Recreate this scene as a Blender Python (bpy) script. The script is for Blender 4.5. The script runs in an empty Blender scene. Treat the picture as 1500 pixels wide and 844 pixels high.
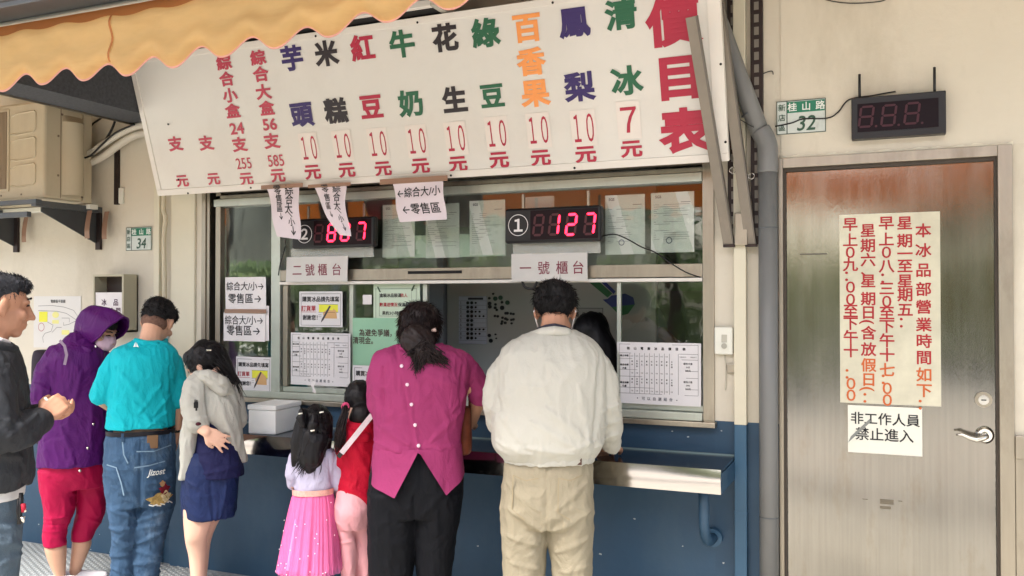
import bpy, bmesh, math, random
import numpy as np
from mathutils import Matrix, Vector
random.seed(7); np.random.seed(7)
S = bpy.context.scene
COL = S.collection
R_ = math.radians

# ------------------------------------------------------------------ camera
cd = bpy.data.cameras.new('camera'); cam = bpy.data.objects.new('camera', cd); COL.objects.link(cam)
cam.location = (0, -4.0, 1.55)
cam.rotation_euler = (R_(90.79), 0, R_(23.4))
cd.sensor_width = 36; cd.lens = 31.2; cd.clip_start = .05; cd.clip_end = 400
S.camera = cam
# ------------------------------------------------------------------ light
wd = bpy.data.worlds.new('World'); S.world = wd; wd.use_nodes = True
nt = wd.node_tree; sky = nt.nodes.new('ShaderNodeTexSky'); sky.sky_type = 'NISHITA'
SUN_EL, SUN_AZ = 55, 196
sky.sun_disc = False; sky.sun_elevation = R_(SUN_EL); sky.sun_rotation = R_(SUN_AZ)
sky.air_density = 1.0; sky.dust_density = 4.0; sky.ozone_density = .6
nt.links.new(sky.outputs[0], nt.nodes['Background'].inputs[0]); nt.nodes['Background'].inputs[1].default_value = .15
sl = bpy.data.lights.new('sun', 'SUN'); sl.energy = 2.6; sl.angle = R_(12); sl.color = (1, .965, .92)
so = bpy.data.objects.new('sun', sl); COL.objects.link(so)
az = R_(SUN_AZ); sd = Vector((math.sin(az)*math.cos(R_(SUN_EL)), math.cos(az)*math.cos(R_(SUN_EL)), math.sin(R_(SUN_EL))))
so.rotation_euler = sd.to_track_quat('Z', 'Y').to_euler(); so.location = (0, -6, 8)
S.view_settings.view_transform = 'Standard'; S.view_settings.look = 'None'; S.view_settings.gamma = 1
S.view_settings.exposure = 1.62
S.cycles.max_bounces = 8; S.cycles.transparent_max_bounces = 16

# ------------------------------------------------------------------ materials
def lin(c): return tuple(((v/255)/12.92 if v/255 <= .04045 else ((v/255+.055)/1.055)**2.4) for v in c)
MC = {}
def M(name, rgb, rough=.6, metal=0, var=.1, vs=3.0, bump=0, bs=60, st=(1,1,1), spec=.5, emit=None, es=0, rvar=0, alpha=1, trans=0, sheen=0, coat=0, dirt=0, drgb=(110,95,75), ds=2.0, dst=(1,1,.4), streak=0, wr=0):
    if name in MC: return MC[name]
    m = bpy.data.materials.new(name); m.use_nodes = True; t = m.node_tree; N = t.nodes; L = t.links
    b = N['Principled BSDF']; c = lin(rgb)
    b.inputs['Roughness'].default_value = rough; b.inputs['Metallic'].default_value = metal
    b.inputs['Specular IOR Level'].default_value = spec
    if coat: b.inputs['Coat Weight'].default_value = coat
    if sheen: b.inputs['Sheen Weight'].default_value = sheen
    tc = N.new('ShaderNodeTexCoord'); mp = N.new('ShaderNodeMapping'); L.new(tc.outputs['Object'], mp.inputs[0]); mp.inputs['Scale'].default_value = st
    col = None
    if var:
        n = N.new('ShaderNodeTexNoise'); L.new(mp.outputs[0], n.inputs['Vector']); n.inputs['Scale'].default_value = vs; n.inputs['Detail'].default_value = 5; n.inputs['Roughness'].default_value = .6
        mx = N.new('ShaderNodeMix'); mx.data_type = 'RGBA'
        mr = N.new('ShaderNodeMapRange'); mr.inputs[1].default_value = .3; mr.inputs[2].default_value = .7; L.new(n.outputs[0], mr.inputs[0]); L.new(mr.outputs[0], mx.inputs[0])
        mx.inputs[6].default_value = (*[v*(1-var) for v in c], 1); mx.inputs[7].default_value = (*[min(1, v*(1+var)) for v in c], 1); col = mx.outputs[2]
        if rvar:
            m2 = N.new('ShaderNodeMapRange'); m2.inputs[1].default_value = .3; m2.inputs[2].default_value = .7; L.new(n.outputs[0], m2.inputs[0]); m2.inputs[3].default_value = rough-rvar; m2.inputs[4].default_value = rough+rvar; L.new(m2.outputs[0], b.inputs['Roughness'])
    if dirt:
        mp2 = N.new('ShaderNodeMapping'); L.new(tc.outputs['Object'], mp2.inputs[0]); mp2.inputs['Scale'].default_value = dst
        n = N.new('ShaderNodeTexNoise'); L.new(mp2.outputs[0], n.inputs['Vector']); n.inputs['Scale'].default_value = ds; n.inputs['Detail'].default_value = 8; n.inputs['Roughness'].default_value = .7
        mr = N.new('ShaderNodeMapRange'); mr.inputs[1].default_value = .52; mr.inputs[2].default_value = .72; mr.inputs[4].default_value = dirt; L.new(n.outputs[0], mr.inputs[0])
        mx = N.new('ShaderNodeMix'); mx.data_type = 'RGBA'; L.new(mr.outputs[0], mx.inputs[0])
        if col: L.new(col, mx.inputs[6])
        else: mx.inputs[6].default_value = (*c, 1)
        mx.inputs[7].default_value = (*lin(drgb), 1); col = mx.outputs[2]
    if streak:
        mp3 = N.new('ShaderNodeMapping'); L.new(tc.outputs['Object'], mp3.inputs[0]); mp3.inputs['Scale'].default_value = (70, 70, 1.1)
        n = N.new('ShaderNodeTexNoise'); L.new(mp3.outputs[0], n.inputs['Vector']); n.inputs['Scale'].default_value = 1.2; n.inputs['Detail'].default_value = 6
        mr = N.new('ShaderNodeMapRange'); mr.inputs[1].default_value = .35; mr.inputs[2].default_value = .7; mr.inputs[3].default_value = 1; mr.inputs[4].default_value = 1-streak; L.new(n.outputs[0], mr.inputs[0])
        hs = N.new('ShaderNodeHueSaturation'); L.new(col, hs.inputs['Color']); L.new(mr.outputs[0], hs.inputs['Value']); col = hs.outputs[0]
    if col: L.new(col, b.inputs['Base Color'])
    else: b.inputs['Base Color'].default_value = (*c, 1)
    if bump:
        n = N.new('ShaderNodeTexNoise'); L.new(mp.outputs[0], n.inputs['Vector']); n.inputs['Scale'].default_value = bs; n.inputs['Detail'].default_value = 4
        bp = N.new('ShaderNodeBump'); bp.inputs['Strength'].default_value = bump; bp.inputs['Distance'].default_value = .004; L.new(n.outputs[0], bp.inputs['Height']); L.new(bp.outputs[0], b.inputs['Normal'])
    if wr:
        n = N.new('ShaderNodeTexNoise'); mpw = N.new('ShaderNodeMapping'); mpw.inputs['Scale'].default_value = (1.2, 1.2, .75); mpw.inputs['Rotation'].default_value = (.3, .5, .2); L.new(tc.outputs['Object'], mpw.inputs[0]); L.new(mpw.outputs[0], n.inputs['Vector']); n.inputs['Scale'].default_value = 7; n.inputs['Detail'].default_value = 3; n.inputs['Distortion'].default_value = 1.6
        b2 = N.new('ShaderNodeBump'); b2.inputs['Strength'].default_value = wr; b2.inputs['Distance'].default_value = .03; L.new(n.outputs[0], b2.inputs['Height'])
        if bump: L.new(bp.outputs[0], b2.inputs['Normal'])
        L.new(b2.outputs[0], b.inputs['Normal'])
    if emit: b.inputs['Emission Color'].default_value = (*lin(emit), 1); b.inputs['Emission Strength'].default_value = es
    if trans or alpha < 1:
        out = N['Material Output']; ms = N.new('ShaderNodeMixShader')
        if trans: tr = N.new('ShaderNodeBsdfTranslucent'); ms.inputs[0].default_value = trans; (L.new(col, tr.inputs[0]) if col else setattr(tr.inputs[0], 'default_value', (*c, 1)))
        else: tr = N.new('ShaderNodeBsdfTransparent'); ms.inputs[0].default_value = 1-alpha
        L.new(b.outputs[0], ms.inputs[1]); L.new(tr.outputs[0], ms.inputs[2]); L.new(ms.outputs[0], out.inputs[0])
    MC[name] = m; return m
def glass_mat(name, tint=(244,248,245), refl=1.0, wob=.02):
    m = bpy.data.materials.new(name); m.use_nodes = True; t = m.node_tree; N = t.nodes; L = t.links; N.remove(N['Principled BSDF'])
    g = N.new('ShaderNodeBsdfGlossy'); g.inputs['Roughness'].default_value = .015; g.inputs[0].default_value = (1,1,1,1)
    tr = N.new('ShaderNodeBsdfTransparent'); tr.inputs[0].default_value = (*lin(tint), 1)
    fr = N.new('ShaderNodeFresnel'); fr.inputs[0].default_value = 1.5
    mu = N.new('ShaderNodeMath'); mu.operation = 'MULTIPLY_ADD'; L.new(fr.outputs[0], mu.inputs[0]); mu.inputs[1].default_value = 1.45*refl; mu.inputs[2].default_value = .02
    ms = N.new('ShaderNodeMixShader'); L.new(mu.outputs[0], ms.inputs[0]); L.new(tr.outputs[0], ms.inputs[1]); L.new(g.outputs[0], ms.inputs[2])
    n = N.new('ShaderNodeTexNoise'); n.inputs['Scale'].default_value = 3.5; n.inputs['Detail'].default_value = 1; bp = N.new('ShaderNodeBump'); bp.inputs['Strength'].default_value = wob; bp.inputs['Distance'].default_value = .05
    L.new(n.outputs[0], bp.inputs['Height']); L.new(bp.outputs[0], g.inputs['Normal']); L.new(ms.outputs[0], N['Material Output'].inputs[0]); return m

CREAM = M('cream paint', (212,205,188), .75, var=.06, vs=1.4, bump=.5, bs=28, dirt=.34, drgb=(150,138,112), ds=1.6)
CREAM2 = M('pale cream paint', (216,210,188), .7, var=.04, bump=.2, bs=30, dirt=.15, drgb=(160,148,122))
BLUE = M('blue dado paint', (42,74,100), .5, var=.16, vs=1.6, bump=.4, bs=24, dirt=.5, drgb=(66,90,108), ds=2.6, dst=(1,1,.45))
BLUE2 = M('blue trunking paint', (54,92,120), .45, var=.06, bump=.1, bs=30)
STEEL = M('brushed stainless steel', (150,147,140), .135, 1, streak=.10, var=.10, vs=1.6, bump=.05, bs=60, st=(4,4,.8), rvar=.05, dirt=.55, drgb=(126,112,88), ds=3.4, dst=(1.6,1.6,.5))
STEELF = M('dull stainless frame', (172,164,150), .38, 1, var=.12, vs=3, bump=.08, bs=30, st=(4,4,.6), dirt=.4, drgb=(104,92,78), ds=5)
STEELB = M('polished steel edge', (200,196,192), .12, 1, var=.05, vs=3, bump=.12, bs=3)
STEELT = M('steel counter top', (120,126,134), .2, 1, var=.12, vs=4, bump=.1, bs=9)
ALU = M('aluminium profile', (190,196,186), .42, .7, var=.08, vs=4, dirt=.3, drgb=(110,100,88), ds=6)
TAUPE = M('grey brown painted angle steel', (132,124,112), .5, .1, var=.1, vs=4, bump=.1, dirt=.35, drgb=(96,84,70), ds=5)
PVC = M('grey pvc pipe', (116,117,116), .42, var=.08, vs=2, dirt=.3, drgb=(150,152,150), ds=3)
DARKST = M('dark slotted angle steel', (52,42,40), .5, .4, var=.2, vs=9, dirt=.4, drgb=(96,70,54), ds=8)
BLACK = M('black plastic', (22,22,25), .38, var=.05)
BLACKM = M('matte black', (14,14,15), .8, var=.05)
WIRE = M('black cable', (18,18,18), .5, var=0)
PAPER = M('white paper', (228,224,224), .7, var=.02, vs=6, bump=.12, bs=14)
PAPERL = M('lilac tinted paper', (222,210,216), .7, var=.02, vs=6, bump=.12, bs=14)
LAM = M('laminated paper', (220,218,220), .22, var=.02, bump=.1, bs=9, coat=.4)
GREENP = M('pale green laminated paper', (150,196,166), .25, var=.06, vs=3, coat=.4, bump=.1, bs=9)
INK = M('black ink', (22,22,26), .6, var=0)
INKG = M('grey ink', (95,95,100), .6, var=0)
INKR = M('red ink', (165,30,45), .6, var=0)
RED = M('crimson sign paint', (176,30,62), .45, var=.06)
REDP = M('pinkish red sign paint', (186,62,82), .45, var=.06)
GREEN = M('green sign paint', (28,98,66), .45, var=.06)
PURP = M('navy violet sign paint', (48,30,98), .45, var=.06)
BLK = M('black sign paint', (34,26,32), .45, var=.06)
ORG = M('orange sign paint', (246,158,84), .45, var=.04)
BROWNT = M('brown packing tape', (150,118,98), .35, var=.08, coat=.3)
CLEAR = M('frosted tape', (225,228,220), .3, var=.05, alpha=.3)
BOARDW = M('off white sign board', (221,219,212), .42, var=.03, vs=1.5, dirt=.12, drgb=(170,160,150), ds=2.5, dst=(1,1,1))
TRIMW = M('white sign trim', (226,222,214), .4, var=.04, dirt=.2, drgb=(160,150,140), ds=6)
ORANGE = M('orange awning canvas', (240,202,138), .6, var=.09, vs=2.5, bump=.15, bs=120, trans=.5, st=(1,1,3), dirt=.25, drgb=(196,128,66), ds=2.2, dst=(.6,1,5))
ORANGE2 = M('shaded doubled orange awning canvas', (184,118,60), .6, var=.06, bump=.15, bs=120, trans=.2)  # doubled cloth tone, with the flap shade put into the colour
PINKTR = M('pink awning binding', (226,166,150), .6, var=.06, trans=.15)
FELT = M('dark grey roof lining', (66,68,72), .9, var=.3, vs=60, bump=.4, bs=90)
ROOFM = M('galvanised gutter', (130,128,124), .45, .4, var=.15, vs=3, dirt=.6, drgb=(140,104,82), ds=2.4, dst=(.5,1,1))
ACW = M('beige air conditioner casing', (196,184,158), .5, var=.04, dirt=.25, drgb=(156,140,112), ds=3)
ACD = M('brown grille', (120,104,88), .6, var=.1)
WHITEP = M('white plastic', (226,226,214), .4, var=.04)
FOAM = M('white foam', (244,246,244), .6, var=.02, bump=.5, bs=220)
GREYW = M('grey interior panel', (172,174,168), .55, var=.06, vs=2)
GREYB = M('blue grey interior panel', (150,156,166), .5, var=.06)
DARKI = M('dark interior', (70,74,72), .7, var=.1)
LOGOG = M('logo green', (24,104,58), .4, var=0)
LOGOB = M('logo blue', (22,44,122), .4, var=0)
YEL = M('yellow print', (226,226,60), .5, var=0)
TAN = M('tan print', (206,164,112), .5, var=0)
GLASS = glass_mat('window glass')
LEDON = M('lit red led', (255,30,50), .4, var=0, emit=(255,30,56), es=3.0)
LEDOFF = M('unlit led', (74,22,32), .4, var=0)
LEDPAN = M('display window', (30,12,20), .15, var=0, coat=.6)
LEDPAN2 = M('dark red display window', (26,9,16), .45, var=0, spec=.2)
LEDOFF2 = M('faint red led', (62,12,30), .5, var=0)
CHROME = M('chrome', (225,222,215), .12, 1, var=0)

# ------------------------------------------------------------------ mesh helpers
ROOT = {}
def base_of(p): return ROOT.get(p.name, Vector((0,0,0))) if p is not None else Vector((0,0,0))
def props(o, label=None, cat=None, kind=None, group=None):
    if label: o['label'] = label
    if cat: o['category'] = cat
    if kind: o['kind'] = kind
    if group: o['group'] = group
    return o
def finish(name, me, mat, parent=None, smooth=False, label=None, cat=None, kind=None, group=None, origin=None):
    n = len(me.vertices)
    co = np.empty(n*3, np.float32); me.vertices.foreach_get('co', co); co = co.reshape(-1, 3)
    if origin is None: o3 = np.array([(co[:,0].min()+co[:,0].max())/2, (co[:,1].min()+co[:,1].max())/2, co[:,2].min()])
    else: o3 = np.array(origin)
    me.vertices.foreach_set('co', (co-o3).astype(np.float32).ravel())
    if not me.materials: me.materials.append(mat)
    if smooth: me.polygons.foreach_set('use_smooth', [True]*len(me.polygons))
    me.update(); me.name = name
    o = bpy.data.objects.new(name, me); COL.objects.link(o)
    w = Vector(o3); ROOT[o.name] = w
    if parent is not None: o.parent = parent; o.location = w-base_of(parent)
    else: o.location = w
    return props(o, label, cat, kind, group)
def thing(name, label, cat, loc, group=None):
    o = bpy.data.objects.new(name, None); COL.objects.link(o); o.location = loc; o.empty_display_size = .1; ROOT[o.name] = Vector(loc)
    return props(o, label, cat, None, group)
class MB:
    def __init__(s): s.bm = bmesh.new()
    def box(s, x0, x1, y0, y1, z0, z1, bev=0, mat4=None):
        r = bmesh.ops.create_cube(s.bm, size=1, matrix=Matrix.Translation(((x0+x1)/2,(y0+y1)/2,(z0+z1)/2)) @ Matrix.Diagonal((x1-x0,y1-y0,z1-z0,1)))
        vs = r['verts']
        if bev:
            es = list({e for v in vs for e in v.link_edges}); rr = bmesh.ops.bevel(s.bm, geom=es, offset=bev, segments=2, affect='EDGES', profile=.5)
            vs = rr['verts']
        if mat4 is not None: bmesh.ops.transform(s.bm, matrix=mat4, verts=list(vs))
        return s
    def beam(s, a, b, w, h, up=(0,0,1)):
        a = Vector(a); b = Vector(b); d = b-a; L = d.length; z = d.normalized(); x = z.cross(Vector(up))
        if x.length < 1e-4: x = z.cross(Vector((0,1,0)))
        x.normalize(); y = z.cross(x)
        m = Matrix((x, y, z)).transposed().to_4x4(); m.translation = (a+b)/2
        bmesh.ops.create_cube(s.bm, size=1, matrix=m @ Matrix.Diagonal((w, h, L, 1))); return s
    def tube(s, pts, r, n=12, cap=True):
        pts = [Vector(p) for p in pts]; rs = r if isinstance(r, (list, tuple)) else [r]*len(pts)
        rings = []; ref = None
        for i, p in enumerate(pts):
            d = (pts[min(i+1, len(pts)-1)]-pts[max(i-1, 0)]).normalized()
            if ref is None: ref = d.orthogonal().normalized()
            ref = (ref-d*ref.dot(d)).normalized(); bb = d.cross(ref)
            rings.append([s.bm.verts.new(p+(ref*math.cos(2*math.pi*k/n)+bb*math.sin(2*math.pi*k/n))*rs[i]) for k in range(n)])
        for a, b in zip(rings, rings[1:]):
            for k in range(n): s.bm.faces.new((a[k], a[(k+1)%n], b[(k+1)%n], b[k]))
        if cap: s.bm.faces.new(rings[0][::-1]); s.bm.faces.new(rings[-1])
        return s
    def poly(s, pts): s.bm.faces.new([s.bm.verts.new(p) for p in pts]); return s
    def prism(s, pts, d):
        d = Vector(d); a = [s.bm.verts.new(p) for p in pts]; b = [s.bm.verts.new(Vector(p)+d) for p in pts]
        s.bm.faces.new(a); s.bm.faces.new(b[::-1])
        for i in range(len(a)): j = (i+1)%len(a); s.bm.faces.new((a[j], a[i], b[i], b[j]))
        return s
    def grid(s, fn, nu, nv, flip=False):
        g = [[s.bm.verts.new(fn(i/nu, j/nv)) for i in range(nu+1)] for j in range(nv+1)]
        for j in range(nv):
            for i in range(nu): 
                f = (g[j][i], g[j][i+1], g[j+1][i+1], g[j+1][i]); s.bm.faces.new(f[::-1] if flip else f)
        return s
    def build(s, name, mat, parent=None, smooth=False, **k):
        if not k.pop('raw', False): bmesh.ops.recalc_face_normals(s.bm, faces=s.bm.faces)
        me = bpy.data.meshes.new(name); s.bm.to_mesh(me); s.bm.free()
        return finish(name, me, mat, parent, smooth, **k)
def box(name, x0, x1, y0, y1, z0, z1, mat, parent=None, bev=0, **k): return MB().box(min(x0,x1), max(x0,x1), min(y0,y1), max(y0,y1), min(z0,z1), max(z0,z1), bev).build(name, mat, parent, **k)
def auto_smooth(o, ang=40):
    me = o.data; me.polygons.foreach_set('use_smooth', [True]*len(me.polygons)); me.set_sharp_from_angle(angle=R_(ang)); return o

# ------------------------------------------------------------------ flat lettering
TXT = {}
def text_mesh(body, bold, res):
    k = (body, bold, res)
    if k not in TXT:
        c = bpy.data.curves.new('letters', 'FONT'); c.body = body; c.resolution_u = res; c.fill_mode = 'FRONT'
        if bold: c.bevel_depth = bold; c.bevel_resolution = 0
        o = bpy.data.objects.new('letters', c); me = bpy.data.meshes.new_from_object(o); bpy.data.objects.remove(o)
        co = np.empty(len(me.vertices)*3, np.float32); me.vertices.foreach_get('co', co); co = co.reshape(-1, 3)
        ls = np.empty(len(me.polygons), np.int32); me.polygons.foreach_get('loop_total', ls)
        li = np.empty(len(me.loops), np.int32); me.loops.foreach_get('vertex_index', li)
        fs = []; i = 0
        for n in ls: fs.append(li[i:i+n]); i += n
        bpy.data.meshes.remove(me); TXT[k] = (co, fs)
    return TXT[k]
def flat(y): return lambda u, v, o: np.stack([u, np.full_like(u, y)-o, v], -1)
def text(items, surf, mat, parent, name='lettering', off=.0012, **k):
    """items: (string, u, v, em height[, bold, width scale, slant, rotation deg]) laid on a surface; one mesh."""
    if name == 'lettering' and len(items) > 1 and items[0][3] >= .03:
        for it in items: r_ = text([it], surf, mat, parent, 'letter', off, **k)
        return r_
    V_ = []; F_ = []; n0 = 0
    for it in items:
        body, u, v, h = it[:4]; bold = it[4] if len(it) > 4 else 0; ws = it[5] if len(it) > 5 else 1; sl_ = it[6] if len(it) > 6 else 0; rot = R_(it[7]) if len(it) > 7 else 0
        co, fs = text_mesh(body, bold, 2 if h < .02 else 3)
        x = co[:,0]; cx = (x.min()+x.max())/2 if all(ord(ch) < 0x2000 for ch in body) else len(body)/2
        if not all(ord(ch) > 0x2E00 or ord(ch) < 0 for ch in body): cx = (x.min()+x.max())/2
        px = (x-cx)*h*ws; py = (co[:,1]-.36)*h; px = px+py*sl_
        if rot: px, py = px*math.cos(rot)-py*math.sin(rot), px*math.sin(rot)+py*math.cos(rot)
        zo = off+np.clip(co[:,2], 0, 1)*h*.06
        V_.append(surf(u+px, v+py, zo)); F_ += [f+n0 for f in fs]; n0 += len(co)
    me = bpy.data.meshes.new(name); me.from_pydata(np.concatenate(V_).tolist(), [], [f.tolist() for f in F_]); 
    return finish(name, me, mat, parent, **k)
def quads(rects, surf, mat, parent, name='printed_lines', off=.001, **k):
    V_ = []; F_ = []
    for (u0, u1, v0, v1) in rects:
        n = len(V_); V_ += [(u0,v0),(u1,v0),(u1,v1),(u0,v1)]; F_.append((n,n+1,n+2,n+3))
    a = np.array(V_, float); me = bpy.data.meshes.new(name); me.from_pydata(surf(a[:,0], a[:,1], np.full(len(a), off)).tolist(), [], F_)
    return finish(name, me, mat, parent, **k)
def shape(polys, surf, mat, parent, name='print', off=.001, **k):
    V_ = []; F_ = []
    for p in polys: n = len(V_); V_ += list(p); F_.append(tuple(range(n, n+len(p))))
    a = np.array(V_, float); me = bpy.data.meshes.new(name); me.from_pydata(surf(a[:,0], a[:,1], np.full(len(a), off)).tolist(), [], F_)
    return finish(name, me, mat, parent, **k)
def ell(cu, cv, ru, rv, n=20): return [(cu+ru*math.cos(2*math.pi*k/n), cv+rv*math.sin(2*math.pi*k/n)) for k in range(n)]
def ring(cu, cv, r, w, n=28):
    o = []
    for k in range(n):
        a = 2*math.pi*k/n; b = 2*math.pi*(k+1)/n
        o.append([(cu+r*math.cos(a), cv+r*math.sin(a)), (cu+(r+w)*math.cos(a), cv+(r+w)*math.sin(a)), (cu+(r+w)*math.cos(b), cv+(r+w)*math.sin(b)), (cu+r*math.cos(b), cv+r*math.sin(b))])
    return o
def sheet(name, rect, y, mat, label=None, cat='notice', parent=None, th=.0015, wave=.002, **k):
    """a sheet of paper facing the street, slightly wavy; returns (object, surface function)"""
    x0, x1, z0, z1 = rect; ph = random.random()*6
    def sf(u, v, o):
        u = np.asarray(u, float); v = np.asarray(v, float)
        return np.stack([u, y-th-o-wave*(1+np.sin(9*u/(x1-x0)*.6+ph+2.3*v/(z1-z0)))*.5, v], -1)
    nu, nv = 10, 8
    g = np.array([[(x0+(x1-x0)*i/nu, z0+(z1-z0)*j/nv) for i in range(nu+1)] for j in range(nv+1)]).reshape(-1, 2)
    F = sf(g[:,0], g[:,1], 0); B = sf(g[:,0], g[:,1], -th*.8); n = len(F); fs = []
    for j in range(nv):
        for i in range(nu):
            a = j*(nu+1)+i; fs.append((a, a+1, a+nu+2, a+nu+1)); fs.append((n+a, n+a+nu+1, n+a+nu+2, n+a+1))
    for i in range(nu): fs.append((i, n+i, n+i+1, i+1)); a = nv*(nu+1)+i; fs.append((a, a+1, n+a+1, n+a))
    for j in range(nv): a = j*(nu+1); fs.append((a, a+nu+1, n+a+nu+1, n+a)); b = a+nu; fs.append((b, n+b, n+b+nu+1, b+nu+1))
    me = bpy.data.meshes.new(name); me.from_pydata(np.concatenate([F, B]).tolist(), [], fs)
    o = finish(name, me, mat, parent, label=label, cat=cat if parent is None else None, **k); return o, sf
SEG = {'0':'abcdef','1':'bc','2':'abged','3':'abgcd','4':'fgbc','5':'afgcd','6':'afgcde','7':'abc','8':'abcdefg','9':'abcdfg','':''}
def seg_polys(ch, cu, cv, w, h, t, sl_=.12):
    g = t*.18; o = []
    P_ = {'a':(-w/2,h/2,w/2,h/2),'b':(w/2,h/2,w/2,0),'c':(w/2,0,w/2,-h/2),'d':(-w/2,-h/2,w/2,-h/2),'e':(-w/2,0,-w/2,-h/2),'f':(-w/2,h/2,-w/2,0),'g':(-w/2,0,w/2,0)}
    for s_ in ch:
        x0,y0,x1,y1 = P_[s_]; L = math.hypot(x1-x0, y1-y0); dx, dy = (x1-x0)/L, (y1-y0)/L; nx, ny = -dy, dx
        a = (x0+dx*g, y0+dy*g); b = (x1-dx*g, y1-dy*g); q = t/2
        pts = [a, (a[0]+dx*q+nx*q, a[1]+dy*q+ny*q), (b[0]-dx*q+nx*q, b[1]-dy*q+ny*q), b, (b[0]-dx*q-nx*q, b[1]-dy*q-ny*q), (a[0]+dx*q-nx*q, a[1]+dy*q-ny*q)]
        o.append([(cu+x+y*sl_, cv+y) for x, y in pts])
    return o

# ------------------------------------------------------------------ ground and surroundings
MB().grid(lambda u, v: (-60+120*u, -60+60.15*v, 0), 24, 12).build('ground', M('concrete paving', (176,172,162), .8, var=.1, vs=1.5, bump=.3, bs=20, dirt=.4, drgb=(110,106,98), ds=1), kind='structure')
mb = MB()
FX0, FX1, FY0, FY1 = -6.6, -2.4, -1.15, 0
mb.box(FX0, FX1, FY0, FY1-.002, .001, .006)
mb.build('pavement', M('grey non slip tile', (146,152,154), .6, var=.08, vs=4, bump=.2, bs=60, dirt=.3, drgb=(96,98,96), ds=4), kind='structure')
bm = bmesh.new(); V_ = []; F_ = []
for i in range(int((FX1-FX0)/.034)):
    for j in range(int((FY1-FY0)/.034)):
        x = FX0+.02+i*.034; y = FY0+.02+j*.034+(.017 if i % 2 else 0)
        if y > -.02: continue
        n = len(V_)
        for r, z in ((.0115, .006), (.006, .0105)):
            for k in range(6): a = k*math.pi/3; V_.append((x+r*math.cos(a), y+r*math.sin(a)*1.2, z))
        for k in range(6): F_.append((n+k, n+(k+1)%6, n+6+(k+1)%6, n+6+k))
        F_.append(tuple(n+6+k for k in range(6)))
me = bpy.data.meshes.new('stud_relief'); me.from_pydata(V_, [], F_); bm.free()
finish('stud_relief', me, M('grey stud', (158,164,164), .55, var=.1), kind='stuff')

# the shop front: walls
bld = thing('shop_building', 'cream and blue shop front wall with painted pillars and a dado', 'building', (-2.5, 0, 0))
WB = .2
def wall(name, x0, x1, z0, z1, y0, mat, **k): return box(name, x0, x1, y0, WB, z0, z1, mat, bld, **k)
XL, XW0, XW1, XD = -4.023, -3.664, -.744, -.455
wall('wall', -9, XL, 1.013, 3.4, 0, CREAM); wall('dado', -9, XL, 0, 1.013, .001, BLUE)
wall('pillar', XL, -3.98, 1.013, 3.4, -.035, CREAM2, bev=.004); wall('pillar', XL, -3.98, 0, 1.013, -.033, BLUE, bev=.004)
wall('wall', -3.98, -3.896, 1.013, 3.4, 0, CREAM); wall('dado', -3.98, -3.896, 0, 1.013, .001, BLUE)
wall('pillar', -3.896, -3.715, 1.013, 3.4, -.03, CREAM2, bev=.006); wall('pillar', -3.896, -3.715, 0, 1.013, -.028, BLUE, bev=.006)
wall('pillar', -3.715, XW0, 1.013, 3.4, -.015, CREAM, bev=.004); wall('dado', -3.715, XW0, 0, 1.013, -.013, BLUE)
wall('dado', XW0, XW1, 0, 1.0, .001, BLUE)
wall('wall', XW0, XW1, 2.3, 3.4, .0, CREAM)
wall('wall', XW1, XD, 1.013, 3.4, 0, CREAM); wall('dado', XW1, XD, 0, 1.013, .001, BLUE)
wall('wall', XD, 3.5, 2.168, 3.4, -.004, CREAM); wall('wall', .425, 3.5, .93, 2.168, -.004, CREAM)
box('steel_cladding', .425, 3.5, -.012, WB, 0, .93, STEELF, bld, bev=.003)
box('steel_cladding', .425, .53, -.03, -.012, .93, 1.02, STEELF, bld, bev=.003)
box('wall', -9, 3.5, 2.6, 2.8, 0, 3.4, CREAM, bld)
rnc = random.Random(9); mbp = MB(); n_ = 90
mbp.grid(lambda u, v: (-.463+.89*u, -.0055-.002*v, 2.163+v*(.006+.008*abs(math.sin(u*17)*math.sin(u*41+1))+.004*rnc.random())), n_, 1)
mbp.build('paint_edge', M('thick cream paint edge', (228,222,204), .7, var=.08), bld)
for cx_, cz_ in ((-5.0065, 0.127), (-4.9574, 0.1233), (-4.5534, 0.0175), (-4.4799, 0.1172), (-4.3941, 0.0186), (-0.9363, 0.954), (-0.8648, 0.9336), (-0.7154, 0.97), (-1.1126, 0.541), (-0.8909, 0.4397), (-0.6086, 0.9492), (-0.7083, 0.3843), (-1.916, 0.3273), (-1.2775, 0.359)):
    k = 6; r0 = rnc.uniform(.003, .008); shape([[(cx_+r0*rnc.uniform(.5, 1.4)*math.cos(2*math.pi*i/k), cz_+r0*rnc.uniform(.3, .9)*math.sin(2*math.pi*i/k)) for i in range(k)]], flat(0), M('bare plaster chip', (176,184,184), .8), bld, 'paint_chip', off=.0008)
# painted trunking beside the window
tr = thing('conduit_trunking', 'square trunking running down the wall right of the window, cream above and blue below', 'trunking', (-.628, -.03, 0))
box('upper_length', -.654, -.601, -.04, -.0005, 1.005, 2.9, CREAM2, tr, bev=.003)
box('lower_length', -.654, -.601, -.04, -.0005, 0, 1.005, BLUE2, tr, bev=.003)
box('joint', -.656, -.599, -.042, -.0004, .62, .628, BLUE2, tr)

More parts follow.
